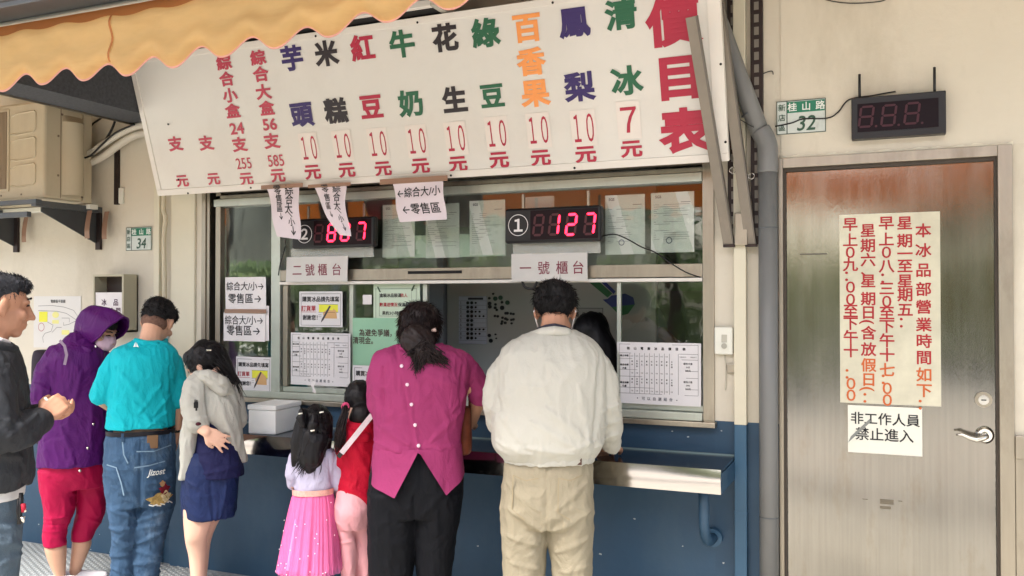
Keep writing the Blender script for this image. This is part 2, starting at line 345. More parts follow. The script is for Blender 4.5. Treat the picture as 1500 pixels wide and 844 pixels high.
# interior of the kiosk
P0X, P1X, P2X = -2.8, -2.481, -1.2
room = thing('kiosk_interior', 'grey walled kiosk room seen through the counter opening', 'room', (-2.2, 1.2, 0))
box('back_wall', -4.2, -.2, 2.5, 2.6, 0, 2.8, M('pale green interior wall', (176,182,172), .7, var=.05), room)
box('side_wall', -4.3, -4.2, WB, 2.6, 0, 2.8, GREYW, room)
box('side_wall', -.2, -.1, WB, 2.6, 0, 2.8, GREYW, room)
box('ceiling', -4.3, -.1, WB, 2.6, 2.75, 2.85, M('ceiling', (170,170,164), .8), room)
box('floor', -4.3, -.1, WB, 2.6, -.01, .02, DARKI, room)
box('partition', P1X, P2X, .75, .8, .2, 2.3, GREYW, room, bev=.004)
box('partition', P0X, P1X-.01, .72, .77, .2, 2.3, GREYB, room, bev=.004)
box('worktop', -3.6, -.78, .2, .55, .93, .965, STEELT, room)
box('cabinet', -3.6, -.78, .24, .55, .3, .93, GREYW, room)
# ------------------------------------------------------------------ service window
win = thing('service_window', 'wide stainless framed sliding counter window with transom and mullion', 'window', (-2.2, 0, 1.0))
YF = -.012
def fr(name, x0, x1, z0, z1, y0=YF, y1=.06, m=STEELF, **k): return box(name, x0, x1, y0, y1, z0, z1, m, win, bev=k.pop('bev', .002), **k)
fr('jamb', XW0, -3.635, .985, 2.3, -.03); fr('jamb', -3.634, -3.612, .985, 2.3, -.022); fr('shutter_guide', -3.611, -3.585, .985, 2.3, .03, .07, BLACKM)
fr('jamb', -3.584, -3.548, 1.01, 2.25, -.005); fr('jamb', -.795, XW1, 1.005, 2.3, -.014)
fr('mullion', -3.183, -3.122, 1.03, 2.09, -.012, m=ALU)
fr('header', -3.584, -.796, 2.085, 2.125, -.02, m=ALU); fr('header', -3.584, -.796, 2.127, 2.15, -.005); fr('header', -3.584, -.796, 2.165, 2.195, -.03, m=TAUPE); fr('header', -3.584, -.796, 2.2, 2.235, -.055, m=STEELF); fr('header', -3.6, -.796, 2.24, 2.3, -.02, m=BLACKM)
fr('transom', -3.121, -.796, 1.655, 1.715, -.012, m=STEELF); fr('transom_lip', -3.121, -.796, 1.635, 1.651, -.02, m=TRIMW)
fr('sill', -3.66, -.735, .985, 1.008, -.05, m=STEELF); fr('bottom_track', -3.584, -.796, 1.01, 1.045, -.028, m=ALU); fr('bottom_track', -3.121, -.796, 1.047, 1.075, .012, .05, m=ALU)
fr('stile', -3.112, -3.08, 1.077, 1.634, .0, .03, m=STEELF); fr('stile', -2.69, -2.665, 1.077, 1.634, .018, .045, m=ALU); fr('stile', -2.24, -2.215, 1.077, 1.634, .018, .045, m=ALU)
fr('stile', -1.196, -1.178, 1.047, 1.634, -.004, .02, m=ALU)
fr('slot', -2.31, -2.0, 1.685, 1.7, -.0145, -.0125, BLACKM, bev=0)
for x0, x1, z0, z1, y in ((-3.548,-3.183,1.046,2.085,.03),(-3.121,-.796,1.716,2.084,.028),(-3.08,-2.69,1.077,1.634,.012),(-2.665,-2.24,1.077,1.634,.03),(-1.178,-.796,1.077,1.634,.006)):
    box('pane', x0, x1, y, y+.004, z0, z1, GLASS, win)
# counter shelf
cs = thing('counter_shelf', 'polished steel counter shelf along the blue wall under the window', 'counter', (-2.4, -.18, .86))
MB().box(-3.42, -.655, -.352, -.003, .848, .862, .004).build('top', STEELT, cs)
MB().grid(lambda u, v: (-3.42+2.765*u, -.356-.004*math.sin(math.pi*v)+.0016*math.sin(u*23)*math.sin(v*3), .762+.1*v), 80, 5).build('front_lip', STEELB, cs, smooth=True)
MB().box(-3.42, -.66, -.352, -.346, .762, .846).build('lip_backing', STEELF, cs)
MB().box(-.659, -.653, -.34, -.003, .765, .846).build('end_cap', BLUE, cs)
MB().box(-3.42, -.655, -.012, -.0005, .862, .868).build('caulking', M('caulk', (120,140,140), .7), cs)
for bx in (-.75, -2.1):
    b = [(bx, -.235+.01*t, .76-.13*t) for t in (0, .5, 1)]+[(bx, -.225+.15*(1-math.cos(a)), .63-.13*math.sin(a)) for a in [k*math.pi/2/10 for k in range(1, 11)]]+[(bx, -.02, .498)]
    br = MB().tube(b, .022, 14).build('bracket', BLUE, cs, smooth=True); MB().tube([(bx, -.03, .498), (bx, -.001, .498)], .04, 16).build('wall_flange', BLUE2, br)
# ------------------------------------------------------------------ steel door
dr = thing('service_door', 'brushed stainless steel door with lever handle and hours notice', 'door', (-.03, 0, 0))
box('frame', -.467, -.447, -.02, .1, 0, 2.165, STEELF, dr, bev=.002); box('frame', -.447, .372, -.018, .1, 2.122, 2.165, STEELF, dr, bev=.002); box('frame', .372, .424, -.02, .1, 0, 2.165, STEELF, dr, bev=.002)
box('stop', -.447, -.437, .0, .1, 0, 2.122, M('dark door gap', (70,62,54), .7), dr); box('stop', .362, .372, .0, .1, 0, 2.122, MC['dark door gap'], dr); box('stop', -.437, .362, .0, .1, 2.108, 2.122, MC['dark door gap'], dr)
leaf = MB().grid(lambda u, v: (-.436+.797*u, .018+.0022*math.sin(2.2+5*v)*math.sin(3.1*u+1)+.0012*math.sin(11*v+4*u), .01+2.097*v), 20, 50).build('leaf', STEEL, dr, smooth=True)
kx, kz = (0.3186, 1.1524); lk = MB().tube([(kx,.018,kz),(kx,.004,kz)], .031, 28).build('lock', STEELF, dr); auto_smooth(lk)
o = MB().tube([(kx,.004,kz),(kx,-.004,kz)], .019, 24).build('cylinder', CHROME, lk); auto_smooth(o); box('keyhole', kx-.009, kx+.009, -.006, -.0045, kz-.002, kz+.002, BLACKM, lk)
kx, kz = (0.3225, 1.0114); hd = MB().tube([(kx,.018,kz),(kx,.008,kz),(kx,.0,kz)], [.034,.034,.026], 28).build('handle', CHROME, dr); auto_smooth(hd)
MB().tube([(kx,0,kz),(kx,-.03,kz),(kx-.01,-.045,kz-.004),(kx-.035,-.05,kz-.012),(kx-.06,-.05,kz-.005),(kx-.085,-.05,kz+.006),(kx-.107,-.05,kz+.004)], [.013,.012,.012,.011,.009,.007,.004], 12).build('lever', CHROME, hd, smooth=True)
# remains of a torn label and screws on the door leaf
quads([(-0.066, -0.0139, 0.7018, 0.7216), (-0.0662, -0.0244, 0.6816, 0.6929), (-0.1346, -0.1134, 0.7141, 0.7169), (0.0042, 0.0196, 0.7178, 0.7206)], flat(.0165), M('old glue', (112,104,88), .7, var=.2), dr, 'glue_mark')
quads([(-0.3813, -0.2701, 1.7457, 1.7516)], flat(.0165), M('scratch', (92,88,76), .6), dr, 'scratch')
# notices on the door
o, sf = sheet('hours_notice', (-0.2193, 0.1662, 1.1174, 1.9125), .012, M('cloudy plastic sheet', (206,202,180), .22, var=.16, vs=5, coat=.5, bump=.1, bs=8), 'tall opening hours notice with red vertical lettering on the steel door', 'notice', wave=.001)
redm = []; orgm = []
HX = {1353: .1036, 1326: .0345, 1299: -.0357, 1272: -.1069, 1246: -.1766}
def HZ(px, py): return 1.55+(.0028+(1353-px)*8e-7)*(440-py)
HC = [(1353,[('本',338),('冰',367),('品',396),('部',424),('營',450),('業',476),('時',500),('間',524),('如',549),('下',572),('：',592)]),
      (1326,[('星',327),('期',353),('一',372),('至',390),('星',412),('期',432),('五',454),('：',472)]),
      (1299,[('早',327),('上',351),('０',370),('八',390),('：',407),('三',423),('０',442),('至',459),('下',478),('午',499),('十',520),('七',542),('：',555),('０',569),('０',586)]),
      (1272,[('星',338),('期',360),('六',381),('、',396),('星',412),('期',438),('日',458),('(',472),('含',488),('放',512),('假',535),('日',556),('(',570),('：',582)]),
      (1246,[('早',329),('上',352),('０',370),('九',388),('：',404),('０',421),('０',439),('至',456),('下',474),('午',494),('十',514),('：',547),('０',562),('０',579)])]
for px, chars in HC:
    for ch, py in chars:
        u = HX[px]; v = HZ(px, py)
        rot = -90 if ch in '()' else 0
        (redm if py < 528 else orgm).append((ch, u, v, .060, .02, 1.02, 0, rot))
text(redm, sf, M('door notice red', (168,22,34), .4, var=.05), o, off=.001); text(orgm, sf, M('door notice faded orange', (196,92,36), .4, var=.05), o, off=.001, label='faded orange lettering')
o, sf = sheet('no_entry_notice', (-0.1894, 0.0953, 0.9101, 1.108), .012, WHITEP, 'small white staff only notice below the hours notice on the steel door', 'notice', wave=.0008)
text([('非工作人員', *(-0.0459, 1.0542, 0.0537), .012), ('禁止進入', *(-0.0489, 0.989, 0.0565), .012)], sf, INK, o)
shape([[(-0.1896, 0.9489), (-0.1787, 0.9754), (-0.1037, 1.0539), (-0.0985, 1.0428), (-0.1626, 0.9764)]], sf, M('tape residue', (130,134,130), .4, var=.2), o, 'scuff', off=.0016)
# ------------------------------------------------------------------ LED board over the door
ld = thing('led_number_display', 'unlit red number display in black case hung above the steel door', 'display', (-.03, -.05, 2.1))
lx0, lx1, lz0, lz1 = (-0.1668, 0.188, 2.2179, 2.391)
box('case', lx0, lx1, -.06, -.01, lz0, lz1, BLACK, ld, bev=.004)
box('display_window', *(-0.143, 0.1609, 2.246, 2.3633)[:2], -.062, -.0601, *(-0.143, 0.1609, 2.246, 2.3633)[2:], M('dark purple window', (24,12,20), .5, var=0, spec=.2), ld)
dg = []
for u, v in ((-0.1087, 2.3082), (-0.0231, 2.3068), (0.0635, 2.3079)): dg += seg_polys('abcdefg', u, v, .048, .082, .009); dg.append(ell(u+.037, v-.042, .005, .005, 8))
shape(dg, flat(-.0625), LEDOFF2, ld, 'digits')
for u, v in ((-0.1348, 2.444), (0.1472, 2.4168)): MB().tube([(u,-.045,lz1-.01),(u,-.045,lz1+.10)], .0055, 8).build('hanger_rod', BLACK, ld, smooth=True)
def cable(name, pts, r, label, cat='cable', mat=WIRE, parent=None, sub=6):
    P_ = [Vector(p) for p in pts]; out = []
    for i in range(len(P_)-1):
        a = P_[max(i-1,0)]; b = P_[i]; c = P_[i+1]; d = P_[min(i+2,len(P_)-1)]
        for k in range(sub): t = k/sub; out.append(.5*((2*b)+(c-a)*t+(2*a-5*b+4*c-d)*t*t+(3*b-a-3*c+d)*t**3))
    out.append(P_[-1]); return MB().tube(out, r, 6).build(name, mat, parent, smooth=True, **({'label': label, 'cat': cat} if parent is None else {}))
def on(y, *pts): return [(p[0], y, p[1]) for p in pts]
cable('power_cable', on(-.012, (-0.4785, 2.3061), (-0.41, 2.3156), (-0.3591, 2.3292), (-0.2647, 2.3245), (-0.2208, 2.3471), (-0.1771, 2.3955), (-0.0861, 2.4045), (-0.0282, 2.4106), (0.0031, 2.4134)), .003, 'thin black cable from the dark display over the door to the grey pipe')
cable('loose_wire', on(-.01, (-0.5443, 2.5308), (-0.5238, 2.5437), (-0.492, 2.5495), (-0.4863, 2.5339)), .0022, 'short loose wire poking out beside the pipe top')
cable('hanging_wire', on(-.01, (-0.3066, 2.851), (-0.2404, 2.8216), (-0.1536, 2.8012), (-0.0524, 2.7963), (-0.0208, 2.8093)), .0022, 'thin wire sagging across the wall high above the door')
# ------------------------------------------------------------------ street number plates
def plate(name, rect, y, num, label, px):
    o = box(name, rect[0], rect[1], y-.006, y, rect[2], rect[3], M('enamel plate white', (206,214,208), .35, var=.06, dirt=.4, drgb=(120,120,106), ds=12), None, label=label, cat='street number', bev=.002)
    x0, x1, z0, z1 = rect; w = x1-x0; h = z1-z0; sf = flat(y-.006); xs = x0+w*.215
    quads([(xs, x1-w*.02, z1-h*.37, z1-h*.04)], sf, M('plate green', (26,122,92), .4, var=.08), o, 'green_band')
    quads([(x0, x1, z1-.003, z1), (x0, x1, z0, z0+.003), (x0, x0+.003, z0, z1), (x1-.003, x1, z0, z1), (xs-.002, xs+.002, z0, z1)], sf, M('plate dark green line', (40,70,58), .5), o, 'border', off=.0014)
    text([(c, xs+(x1-xs)*f_, z1-h*.205, h*.27, .02) for c, f_ in (('桂',.14),('山',.5),('路',.86))], sf, M('plate white letters', (226,232,226), .4, var=0), o, 'street_name', off=.002)
    text([(c, x0+w*.11, z1-h*f_, h*.22, .012) for c, f_ in (('新',.2),('店',.5),('區',.8))]+[(num, xs+(x1-xs)*.52, z0+h*.31, h*.62, .012, .9, .14)], sf, M('plate dark green', (46,84,66), .5, var=0), o, 'number', off=.002)
plate('street_number_plate', (-0.4726, -0.2702, 2.2682, 2.4128), -.004, '32', 'green and white street number plate reading 32 between pipe and door display', 0)
plate('street_number_plate', (-4.2702, -4.0682, 1.849, 1.9885), 0, '34', 'small green and white street number plate reading 34 on the left wall', 0)
# ------------------------------------------------------------------ doorbell
bx0, bx1, bz0, bz1 = (-0.7412, -0.6603, 1.31, 1.4314)
db = thing('doorbell', 'cream doorbell button box on the wall right of the window', 'doorbell', ((bx0+bx1)/2, 0, bz0))
o = box('housing', bx0, bx1, -.03, -.0005, bz0, bz1, WHITEP, db, bev=.006); u, v = (-0.6969, 1.3479)
MB().tube([(u,-.029,v),(u,-.037,v)], .012, 18).build('button', M('grey button', (170,168,156), .4), o, smooth=False); box('groove', u-.012, u+.012, -.0312, -.0302, v+.016, v+.05, M('groove', (186,184,170), .5), o, bev=.0004)
cable('bell_wire', on(-.006, (-0.6993, 1.307), (-0.6935, 1.2466), (-0.6937, 1.1981), (-0.6968, 1.1526)), .0028, 'pale wire hanging under the doorbell', mat=M('pale wire', (196,192,176), .6))
box('wall_clamp', *(-0.6888, -0.6443, 1.23, 1.2662)[:2], -.02, -.0005, *(-0.6888, -0.6443, 1.23, 1.2662)[2:], STEELF, tr, bev=.002)

# ------------------------------------------------------------------ price board, leaning out from the wall
TH = R_(17); BY, BZ = -.16, 2.145
def bs(u, v, o): u = np.asarray(u, float); v = np.asarray(v, float); o = np.asarray(o, float); return np.stack([u, BY-v*math.sin(TH)-o*math.cos(TH), BZ+v*math.cos(TH)-o*math.sin(TH)], -1)
BM = Matrix.Translation((0, BY, BZ)) @ Matrix.Rotation(TH, 4, 'X')
BX0, BX1, BH = -3.862, -.652, .762
pb = thing('price_board', 'large white price list board with coloured lettering above the counter window', 'sign', (-2.25, BY, BZ))
MB().box(BX0+.01, BX1-.01, .002, .03, .006, BH-.006, .002, BM).build('panel', BOARDW, pb)
for nm, q in (('trim', (BX0, BX1, 0, .034)), ('trim', (BX0, BX1, BH-.03, BH)), ('side_trim', (BX0, BX0+.032, .0345, BH-.0305)), ('side_trim', (BX1-.055, BX1, .0345, BH-.0305))):
    MB().box(q[0], q[1], -.003, .034, q[2], q[3], .0015, BM).build(nm, TRIMW, pb)
for u, v in ((-3.6741, 0.3924), (-3.6852, 0.0856), (-3.6375, 0.0057), (-3.196, 0.0142), (-1.982, 0.0128), (-1.3469, 0.0117), (-0.6635, 0.4051), (-0.6613, 0.0818), (-2.0492, 0.7385), (-1.3724, 0.741), (-2.6224, 0.7422)):
    MB().prism([tuple(bs(a, b, .003)) for a, b in ell(u, v, .0055, .0055, 10)], (0, -.002, -.0006)).build('screw', BLACKM, pb)
def col(items, mat, bold=.028, ws=1.0, **k): text([(c, t[0], t[1], t[2]*1.1, bold*1.25, ws) for c, t in items], bs, mat, pb, off=.001, **k)
col([('價', (-0.851, 0.5948, 0.1806)), ('目', (-0.8407, 0.3667, 0.1752)), ('表', (-0.8324, 0.1409, 0.1749))], RED, .034, 1.12)
col([('清', (-1.0708, 0.6521, 0.1167)), ('冰', (-1.0706, 0.3746, 0.1156))], GREEN, .03, 1.1); col([('鳳', (-1.2842, 0.6467, 0.1194)), ('梨', (-1.2874, 0.3686, 0.1183))], PURP, .03, 1.08)
col([('百', (-1.5064, 0.6498, 0.1162)), ('香', (-1.5044, 0.5009, 0.1127)), ('果', (-1.501, 0.3612, 0.1149))], ORG, .03, 1.1)
col([('綠', (-1.7117, 0.65, 0.1186)), ('豆', (-1.7153, 0.3682, 0.1049))], GREEN, .03, 1.08); col([('花', (-1.9182, 0.6523, 0.1149)), ('生', (-1.9108, 0.3667, 0.1132))], BLK, .034, 1.05)
col([('牛', (-2.1488, 0.6502, 0.1175)), ('奶', (-2.1469, 0.3713, 0.1156))], GREEN, .03, 1.08); col([('紅', (-2.3691, 0.6554, 0.1136)), ('豆', (-2.3703, 0.374, 0.1114))], RED, .03, 1.08)
col([('米', (-2.5801, 0.6523, 0.1126)), ('糕', (-2.5795, 0.3716, 0.1136))], BLK, .034, 1.08); col([('芋', (-2.7864, 0.651, 0.1147)), ('頭', (-2.7878, 0.3717, 0.1157))], PURP, .03, 1.08)
RR = [(925,218,24),(858,226,24),(792,231,23),(731,234,23),(671,240,22),(616,243,22)]
col([('元', (-1.0739, 0.0807, 0.0723)), ('元', (-1.2884, 0.0705, 0.074)), ('元', (-1.5082, 0.069, 0.0724)), ('元', (-1.7193, 0.0728, 0.0739)), ('元', (-1.937, 0.0667, 0.0722)), ('元', (-2.1433, 0.0693, 0.0735)), ('元', (-2.3582, 0.0685, 0.0716)), ('元', (-2.5721, 0.0741, 0.0729)), ('元', (-2.7823, 0.0758, 0.0742))], RED, .03, 1.25)
col([('綜', (-2.9944, 0.6763, 0.0699)), ('合', (-2.9962, 0.5943, 0.0707)), ('大', (-2.9996, 0.5046, 0.0715)), ('盒', (-2.9972, 0.4206, 0.0688)), ('支', (-3.0052, 0.2511, 0.0739)), ('元', (-3.0063, 0.0705, 0.0685)), ('綜', (-3.2164, 0.6754, 0.0712)), ('合', (-3.2193, 0.5918, 0.0686)), ('小', (-3.2178, 0.5069, 0.0694)), ('盒', (-3.2199, 0.4252, 0.0701)), ('支', (-3.2177, 0.248, 0.0717)), ('元', (-3.2164, 0.0637, 0.0661)), ('支', (-3.6556, 0.2822, 0.074)), ('支', (-3.4408, 0.2709, 0.0729)), ('元', (-3.6629, 0.0766, 0.0646)), ('元', (-3.4389, 0.0759, 0.0635))], REDP, .03, 1.25)
col([('24', (-3.2148, 0.3349, 0.0745)), ('56', (-2.9982, 0.3396, 0.0731))], REDP, .022, 1.15); col([('255', (-3.2143, 0.1488, 0.0762)), ('585', (-3.0016, 0.1501, 0.0785))], REDP, .006, .85)
for c, t in (('１０', (-1.2864, 0.1873, 0.1455)), ('１０', (-1.5037, 0.1946, 0.1423)), ('１０', (-1.7139, 0.1946, 0.1421)), ('１０', (-1.9301, 0.1878, 0.1419)), ('１０', (-2.1427, 0.1898, 0.1414)), ('１０', (-2.3638, 0.192, 0.1409)), ('１０', (-2.5731, 0.1962, 0.1401)), ('１０', (-2.7776, 0.1997, 0.139)), ('７', (-1.0756, 0.207, 0.148))):
    MB().grid(lambda a, b: tuple(bs(t[0]+(a-.5)*t[2]*(.72 if c == '７' else .82), t[1]+(b-.5)*t[2]*1.12, .0006+.0004*math.sin(3*a+5*b))), 3, 3).build('price_sticker', M('sticker white', (228,221,213), .35, var=.02, coat=.2), pb)
    text([(c, t[0], t[1], t[2]*(1.0 if c == '７' else 1.14), .010 if c == '７' else .003, .9 if c == '７' else .37)], bs, RED, pb, 'price', off=.0018)
# board hangers behind
for x in (-3.4, -2.4, -1.4): MB().beam((x, -.005, 2.42), tuple(bs(x, .4, -.034)), .03, .03).beam((x, -.005, 2.2), tuple(bs(x, .06, -.034)), .03, .03).build('hanger', TAUPE, pb)

# ------------------------------------------------------------------ canopy, awning, gutter
cn = thing('porch_canopy', 'flat porch roof with dark grey lining over the counter', 'canopy', (-2.3, -.6, 2.593))
CX0, CX1 = -4.13, -.62
box('lining', CX0+.004, -3.872, -1.22, -.002, 2.593, 2.60, FELT, cn); box('edge_strip', CX0-.004, CX0+.003, -1.22, -.001, 2.583, 2.601, STEELF, cn)
box('lining', -3.872, -3.866, -1.22, -.002, 2.593, 3.08, FELT, cn); box('lining', -3.865, CX1, -1.22, -.002, 3.08, 3.087, FELT, cn)
box('deck', CX0, CX1, -1.22, -.001, 3.09, 3.12, ROOFM, cn); box('end_fascia', CX0+.004, -3.873, -1.22, -1.21, 2.601, 3.08, FELT, cn)
rf = thing('added_shade_roof', 'unseen flat roof added above the queue to shade the wall and door', 'roof', (-2, -1.3, 3.42))  # unseen roof added to keep sun and sky off the wall; pale for bounce
box('deck', -9, 4.5, -2.7, -.001, 3.42, 3.5, M('pale bounce underside', (200,198,190), .7), rf)
for x in (-8.8, 4.3): box('post', x-.05, x+.05, -2.68, -2.58, 0, 3.42, ALU, rf)
aw = thing('awning', 'long orange scalloped canvas awning over the counter', 'awning', (-3.6, -1.3, 2.5))
AX0, AX1 = -7.5, -1.31; SP = .2445
def vz(x): return 2.505+.08*max(0, min(1, (x+2.6)/1.2))
def scal(x): return .5-.5*math.cos(2*math.pi*(x+3.6)/SP)        # 0 at the low points
def vbot(x): return vz(x)-.035+.062*scal(x)**1.15+.006*math.sin(x*7)
def val(u, v):
    x = AX0+(AX1-AX0)*u; zb = vbot(x); zt = 2.775+.0*x; z = zb+(zt-zb)*v
    w = max(0, 1-v*1.5); y = -1.30-.006*math.cos(2*math.pi*(x+3.6)/SP)*w-.030*math.sin(math.pi*min(1, v*1.25))-.016*math.sin(v*10+.8*math.sin(x*1.3))+.004*math.sin(x*3+v*4)+.06*max(0, v-.8)
    return (x, y, z)
MB().grid(val, 640, 22).build('valance', ORANGE, aw, smooth=True)
def tr_(u, v):
    x = AX0+(AX1-AX0)*u; zb = vbot(x); s0 = val(u, .0); s1 = val(u, .055)
    t = v*2*math.pi; return (x, s0[1]+.004*math.cos(t), s0[2]+.008+.011*math.sin(t))
MB().grid(tr_, 640, 8).build('binding', PINKTR, aw, smooth=True)
MB().grid(lambda u, v: (lambda p: (p[0], p[1]-.004, p[2]))(val(u, .80+.19*v)), 300, 3).build('shaded_hem_band', ORANGE2, aw, smooth=True)  # doubled cloth; the overlap flap's shade is put into its darker orange
MB().grid(lambda u, v: (AX0+(AX1-AX0)*u, -1.25+1.2*v, 3.125+.2*v-.03*math.sin(math.pi*v)), 60, 8).build('roof_canvas', ORANGE, aw, smooth=True)
for x in (-7.0, -4.9, AX1+.03): MB().beam((x, -.01, 3.15), (x, -1.27, 2.98), .03, .04).build('arm', ALU, aw)
MB().tube([(AX0,-1.25,2.785),(AX1,-1.25,2.785)], .02, 10).build('front_bar', ALU, aw, smooth=True)
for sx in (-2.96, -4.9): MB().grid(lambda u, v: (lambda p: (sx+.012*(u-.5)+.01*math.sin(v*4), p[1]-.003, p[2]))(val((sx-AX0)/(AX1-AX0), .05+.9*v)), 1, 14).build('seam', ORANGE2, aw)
gt = thing('roof_gutter', 'rusty galvanised gutter running above the orange awning', 'gutter', (-3.6, -1.36, 2.8))
MB().box(AX0, AX1, -1.40, -1.24, 2.80, 2.824, .004).build('lower_rail', M('dark grey gutter rail', (92,96,100), .4, .4, var=.12, dirt=.3), gt)
MB().grid(lambda u, v: (AX0+(AX1-AX0)*u, -1.37-.05*math.sin(v*math.pi*.5), 2.824+.10*v), 60, 8).build('face', ROOFM, gt, smooth=True)
MB().grid(lambda u, v: (AX0+(AX1-AX0)*u, -1.42-.03*math.sin(v*math.pi), 2.926+.05*v), 60, 6).build('roll_edge', M('bright zinc', (190,196,200), .3, .6, var=.1, dirt=.3), gt, smooth=True)
box('back', AX0, AX1, -1.36, -1.2, 2.826, 2.98, ROOFM, gt)
for sx in (-3.41, -5.6): MB().tube([(sx-.3,-1.43,2.915),(sx-.1,-1.43,2.87),(sx,-1.425,2.846),(sx+.02,-1.425,2.842)], .007, 8).build('sealant_bead', M('sealant', (150,146,140), .7), gt, smooth=True)
# folded shutter box above the board
sx0, sx1 = -2.98, -1.93
sb = thing('roller_shutter_box', 'white ribbed shutter box just above the price board, ending in a grey cap', 'shutter', (-2.4, -.45, 2.7))
for k in range(5): box('slat', sx0-1.4, sx1, -.47+.004*(k % 2), -.44, 2.885+.036*k, 2.885+.036*k+.031, TRIMW, sb, bev=.003)
box('case', sx0-1.4, sx1-.002, -.439, -.30, 2.884, 3.06, BLACKM, sb); MB().box(sx1, sx1+.035, -.48, -.29, 2.88, 3.06, .006).box(sx1+.004, sx1+.03, -.495, -.481, 2.90, 2.97, .003).build('end_cap', M('pale grey cap', (176,172,160), .4), sb)

# ------------------------------------------------------------------ air conditioner on its bracket
ax = -4.473; ay0, ay1 = -.405, -.08; az0, az1 = 2.137, 2.70
ac = thing('air_conditioner', 'beige outdoor air conditioner unit on a wall bracket under the awning', 'air conditioner', (-4.9, -.25, az0))
bd = box('casing', -5.35, ax-.003, ay0, ay1-.06, az0, az1, ACW, ac, bev=.014)
box('back_cover', -5.35, ax, ay1-.058, ay1, az0-.004, az1-.01, ACW, ac, bev=.006)
gx = -4.765
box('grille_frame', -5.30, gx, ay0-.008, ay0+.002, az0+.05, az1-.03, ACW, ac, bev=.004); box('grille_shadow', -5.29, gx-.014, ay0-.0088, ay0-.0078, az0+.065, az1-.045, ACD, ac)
for k in range(26): x = gx-.02-k*.0105; box('grille_bar', x-.0025, x+.0025, ay0-.014, ay0-.009, az0+.066, az1-.046, M('beige grille bar', (160,142,118), .5), ac)
for k in range(3):
    z0 = az0+.075+k*.152; x0, x1 = gx+.05, ax-.075
    P_ = [(x0-.03, z0+.005), (x0+.02, z0-.002), (x1-.02, z0+.006), (x1, z0+.02), (x1, z0+.118), (x1-.012, z0+.128), (x0+.01, z0+.122), (x0-.03, z0+.108)]
    MB().tube([(a, ay0-.002, b) for a, b in P_], .0042, 8).build('embossed_panel', ACW, ac, smooth=True)
MB().grid(lambda u, v: (ax-.006+.055*math.sin(math.pi*v)**.6, ay0+.115+.15*v, az0+.03+.43*u), 14, 14).build('service_cover', ACW, ac, smooth=True)
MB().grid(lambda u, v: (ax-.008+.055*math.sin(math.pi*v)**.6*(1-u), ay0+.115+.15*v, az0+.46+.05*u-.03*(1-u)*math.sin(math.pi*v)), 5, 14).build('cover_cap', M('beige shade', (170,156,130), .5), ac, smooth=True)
box('joint_line', ax-.004, ax-.0015, ay0+.105, ay0+.109, az0+.01, az1-.02, ACD, ac)
for y_, z_ in ((ay0+.09, az0+.14), (ay0+.09, az0+.37), (ay0+.115, az0+.5), (ay1-.07, az0+.03)): box('screw', ax-.003, ax+.001, y_-.005, y_+.005, z_-.006, z_+.006, ACD, ac)
for x_, z_ in ((ax-.19, az0+.028), (ax-.36, az0+.028)): box('screw', x_-.005, x_+.005, ay0-.003, ay0+.001, z_-.005, z_+.005, ACD, ac)
kb = thing('air_conditioner_bracket', 'dark slotted steel bracket and shelf carrying the air conditioner on the left wall', 'bracket', (-4.8, -.2, 1.95))
for x_ in (-5.22, ax-.02):
    box('rail', x_-.02, x_+.02, -.46, -.001, 2.085, 2.12, M('slate bracket steel', (84,88,92), .5, .3, var=.15, dirt=.3), kb, bev=.002)
    box('wall_leg', x_-.02, x_+.02, -.018, -.001, 1.86, 2.085, DARKST, kb, bev=.001)
    MB().prism([(x_-.018,-.02,1.90),(x_-.018,-.02,2.084),(x_-.018,-.40,2.084),(x_-.018,-.40,2.06)], (.008,0,0)).build('gusset', M('dark gusset', (64,66,68), .6, var=.15), kb)
box('front_angle', -5.6, ax+.01, -.47, -.43, 2.10, 2.124, MC['slate bracket steel'], kb, bev=.002); box('back_angle', -5.6, ax+.03, -.12, -.06, 2.10, 2.128, WHITEP, kb, bev=.002); box('front_angle', -5.6, ax-.1, -.44, -.41, 2.03, 2.06, MC['slate bracket steel'], kb, bev=.002)
for x_, y_ in ((ax-.07,-.03),(ax+.05,-.03),(ax+.01,-.12),(-5.12,-.03)): MB().grid(lambda u, v: (x_+.04*u, y_-.02*math.sin(v*2), 2.09-.17*v), 2, 6).build('tape_strip', BROWNT, kb, smooth=True)
pc = thing('wrapped_pipe_bundle', 'white wrapped pipes and black cables from the air conditioner to the price board', 'pipe', (-4.2, -.1, 2.3))
def curve(pts, sub=8):
    P_ = [Vector(p) for p in pts]; out = []
    for i in range(len(P_)-1):
        a = P_[max(i-1,0)]; b = P_[i]; c = P_[i+1]; d = P_[min(i+2,len(P_)-1)]
        for k in range(sub): t = k/sub; out.append(.5*((2*b)+(c-a)*t+(2*a-5*b+4*c-d)*t*t+(3*b-a-3*c+d)*t**3))
    return out+[P_[-1]]
WR = M('white pipe wrap', (206,200,186), .6, var=.08, bump=.5, bs=30, dirt=.4)
MB().tube(curve(on(-.10, (-4.6044, 2.4569), (-4.4772, 2.4401), (-4.3642, 2.4829), (-4.2254, 2.5396), (-4.1, 2.5713), (-3.9821, 2.5785))), .020, 10).build('wrapped_pipe', WR, pc, smooth=True)
MB().tube(curve(on(-.07, (-4.6389, 2.3953), (-4.5054, 2.3871), (-4.3749, 2.4252), (-4.2416, 2.4911), (-4.116, 2.5315), (-3.9817, 2.5338))), .022, 10).build('wrapped_pipe', WR, pc, smooth=True)
MB().tube(curve(on(-.13, (-4.6391, 2.4208), (-4.5344, 2.4058), (-4.4314, 2.4162), (-4.3305, 2.4806), (-4.2254, 2.5396), (-4.0784, 2.5778))), .006, 8).build('cable', WIRE, pc, smooth=True)
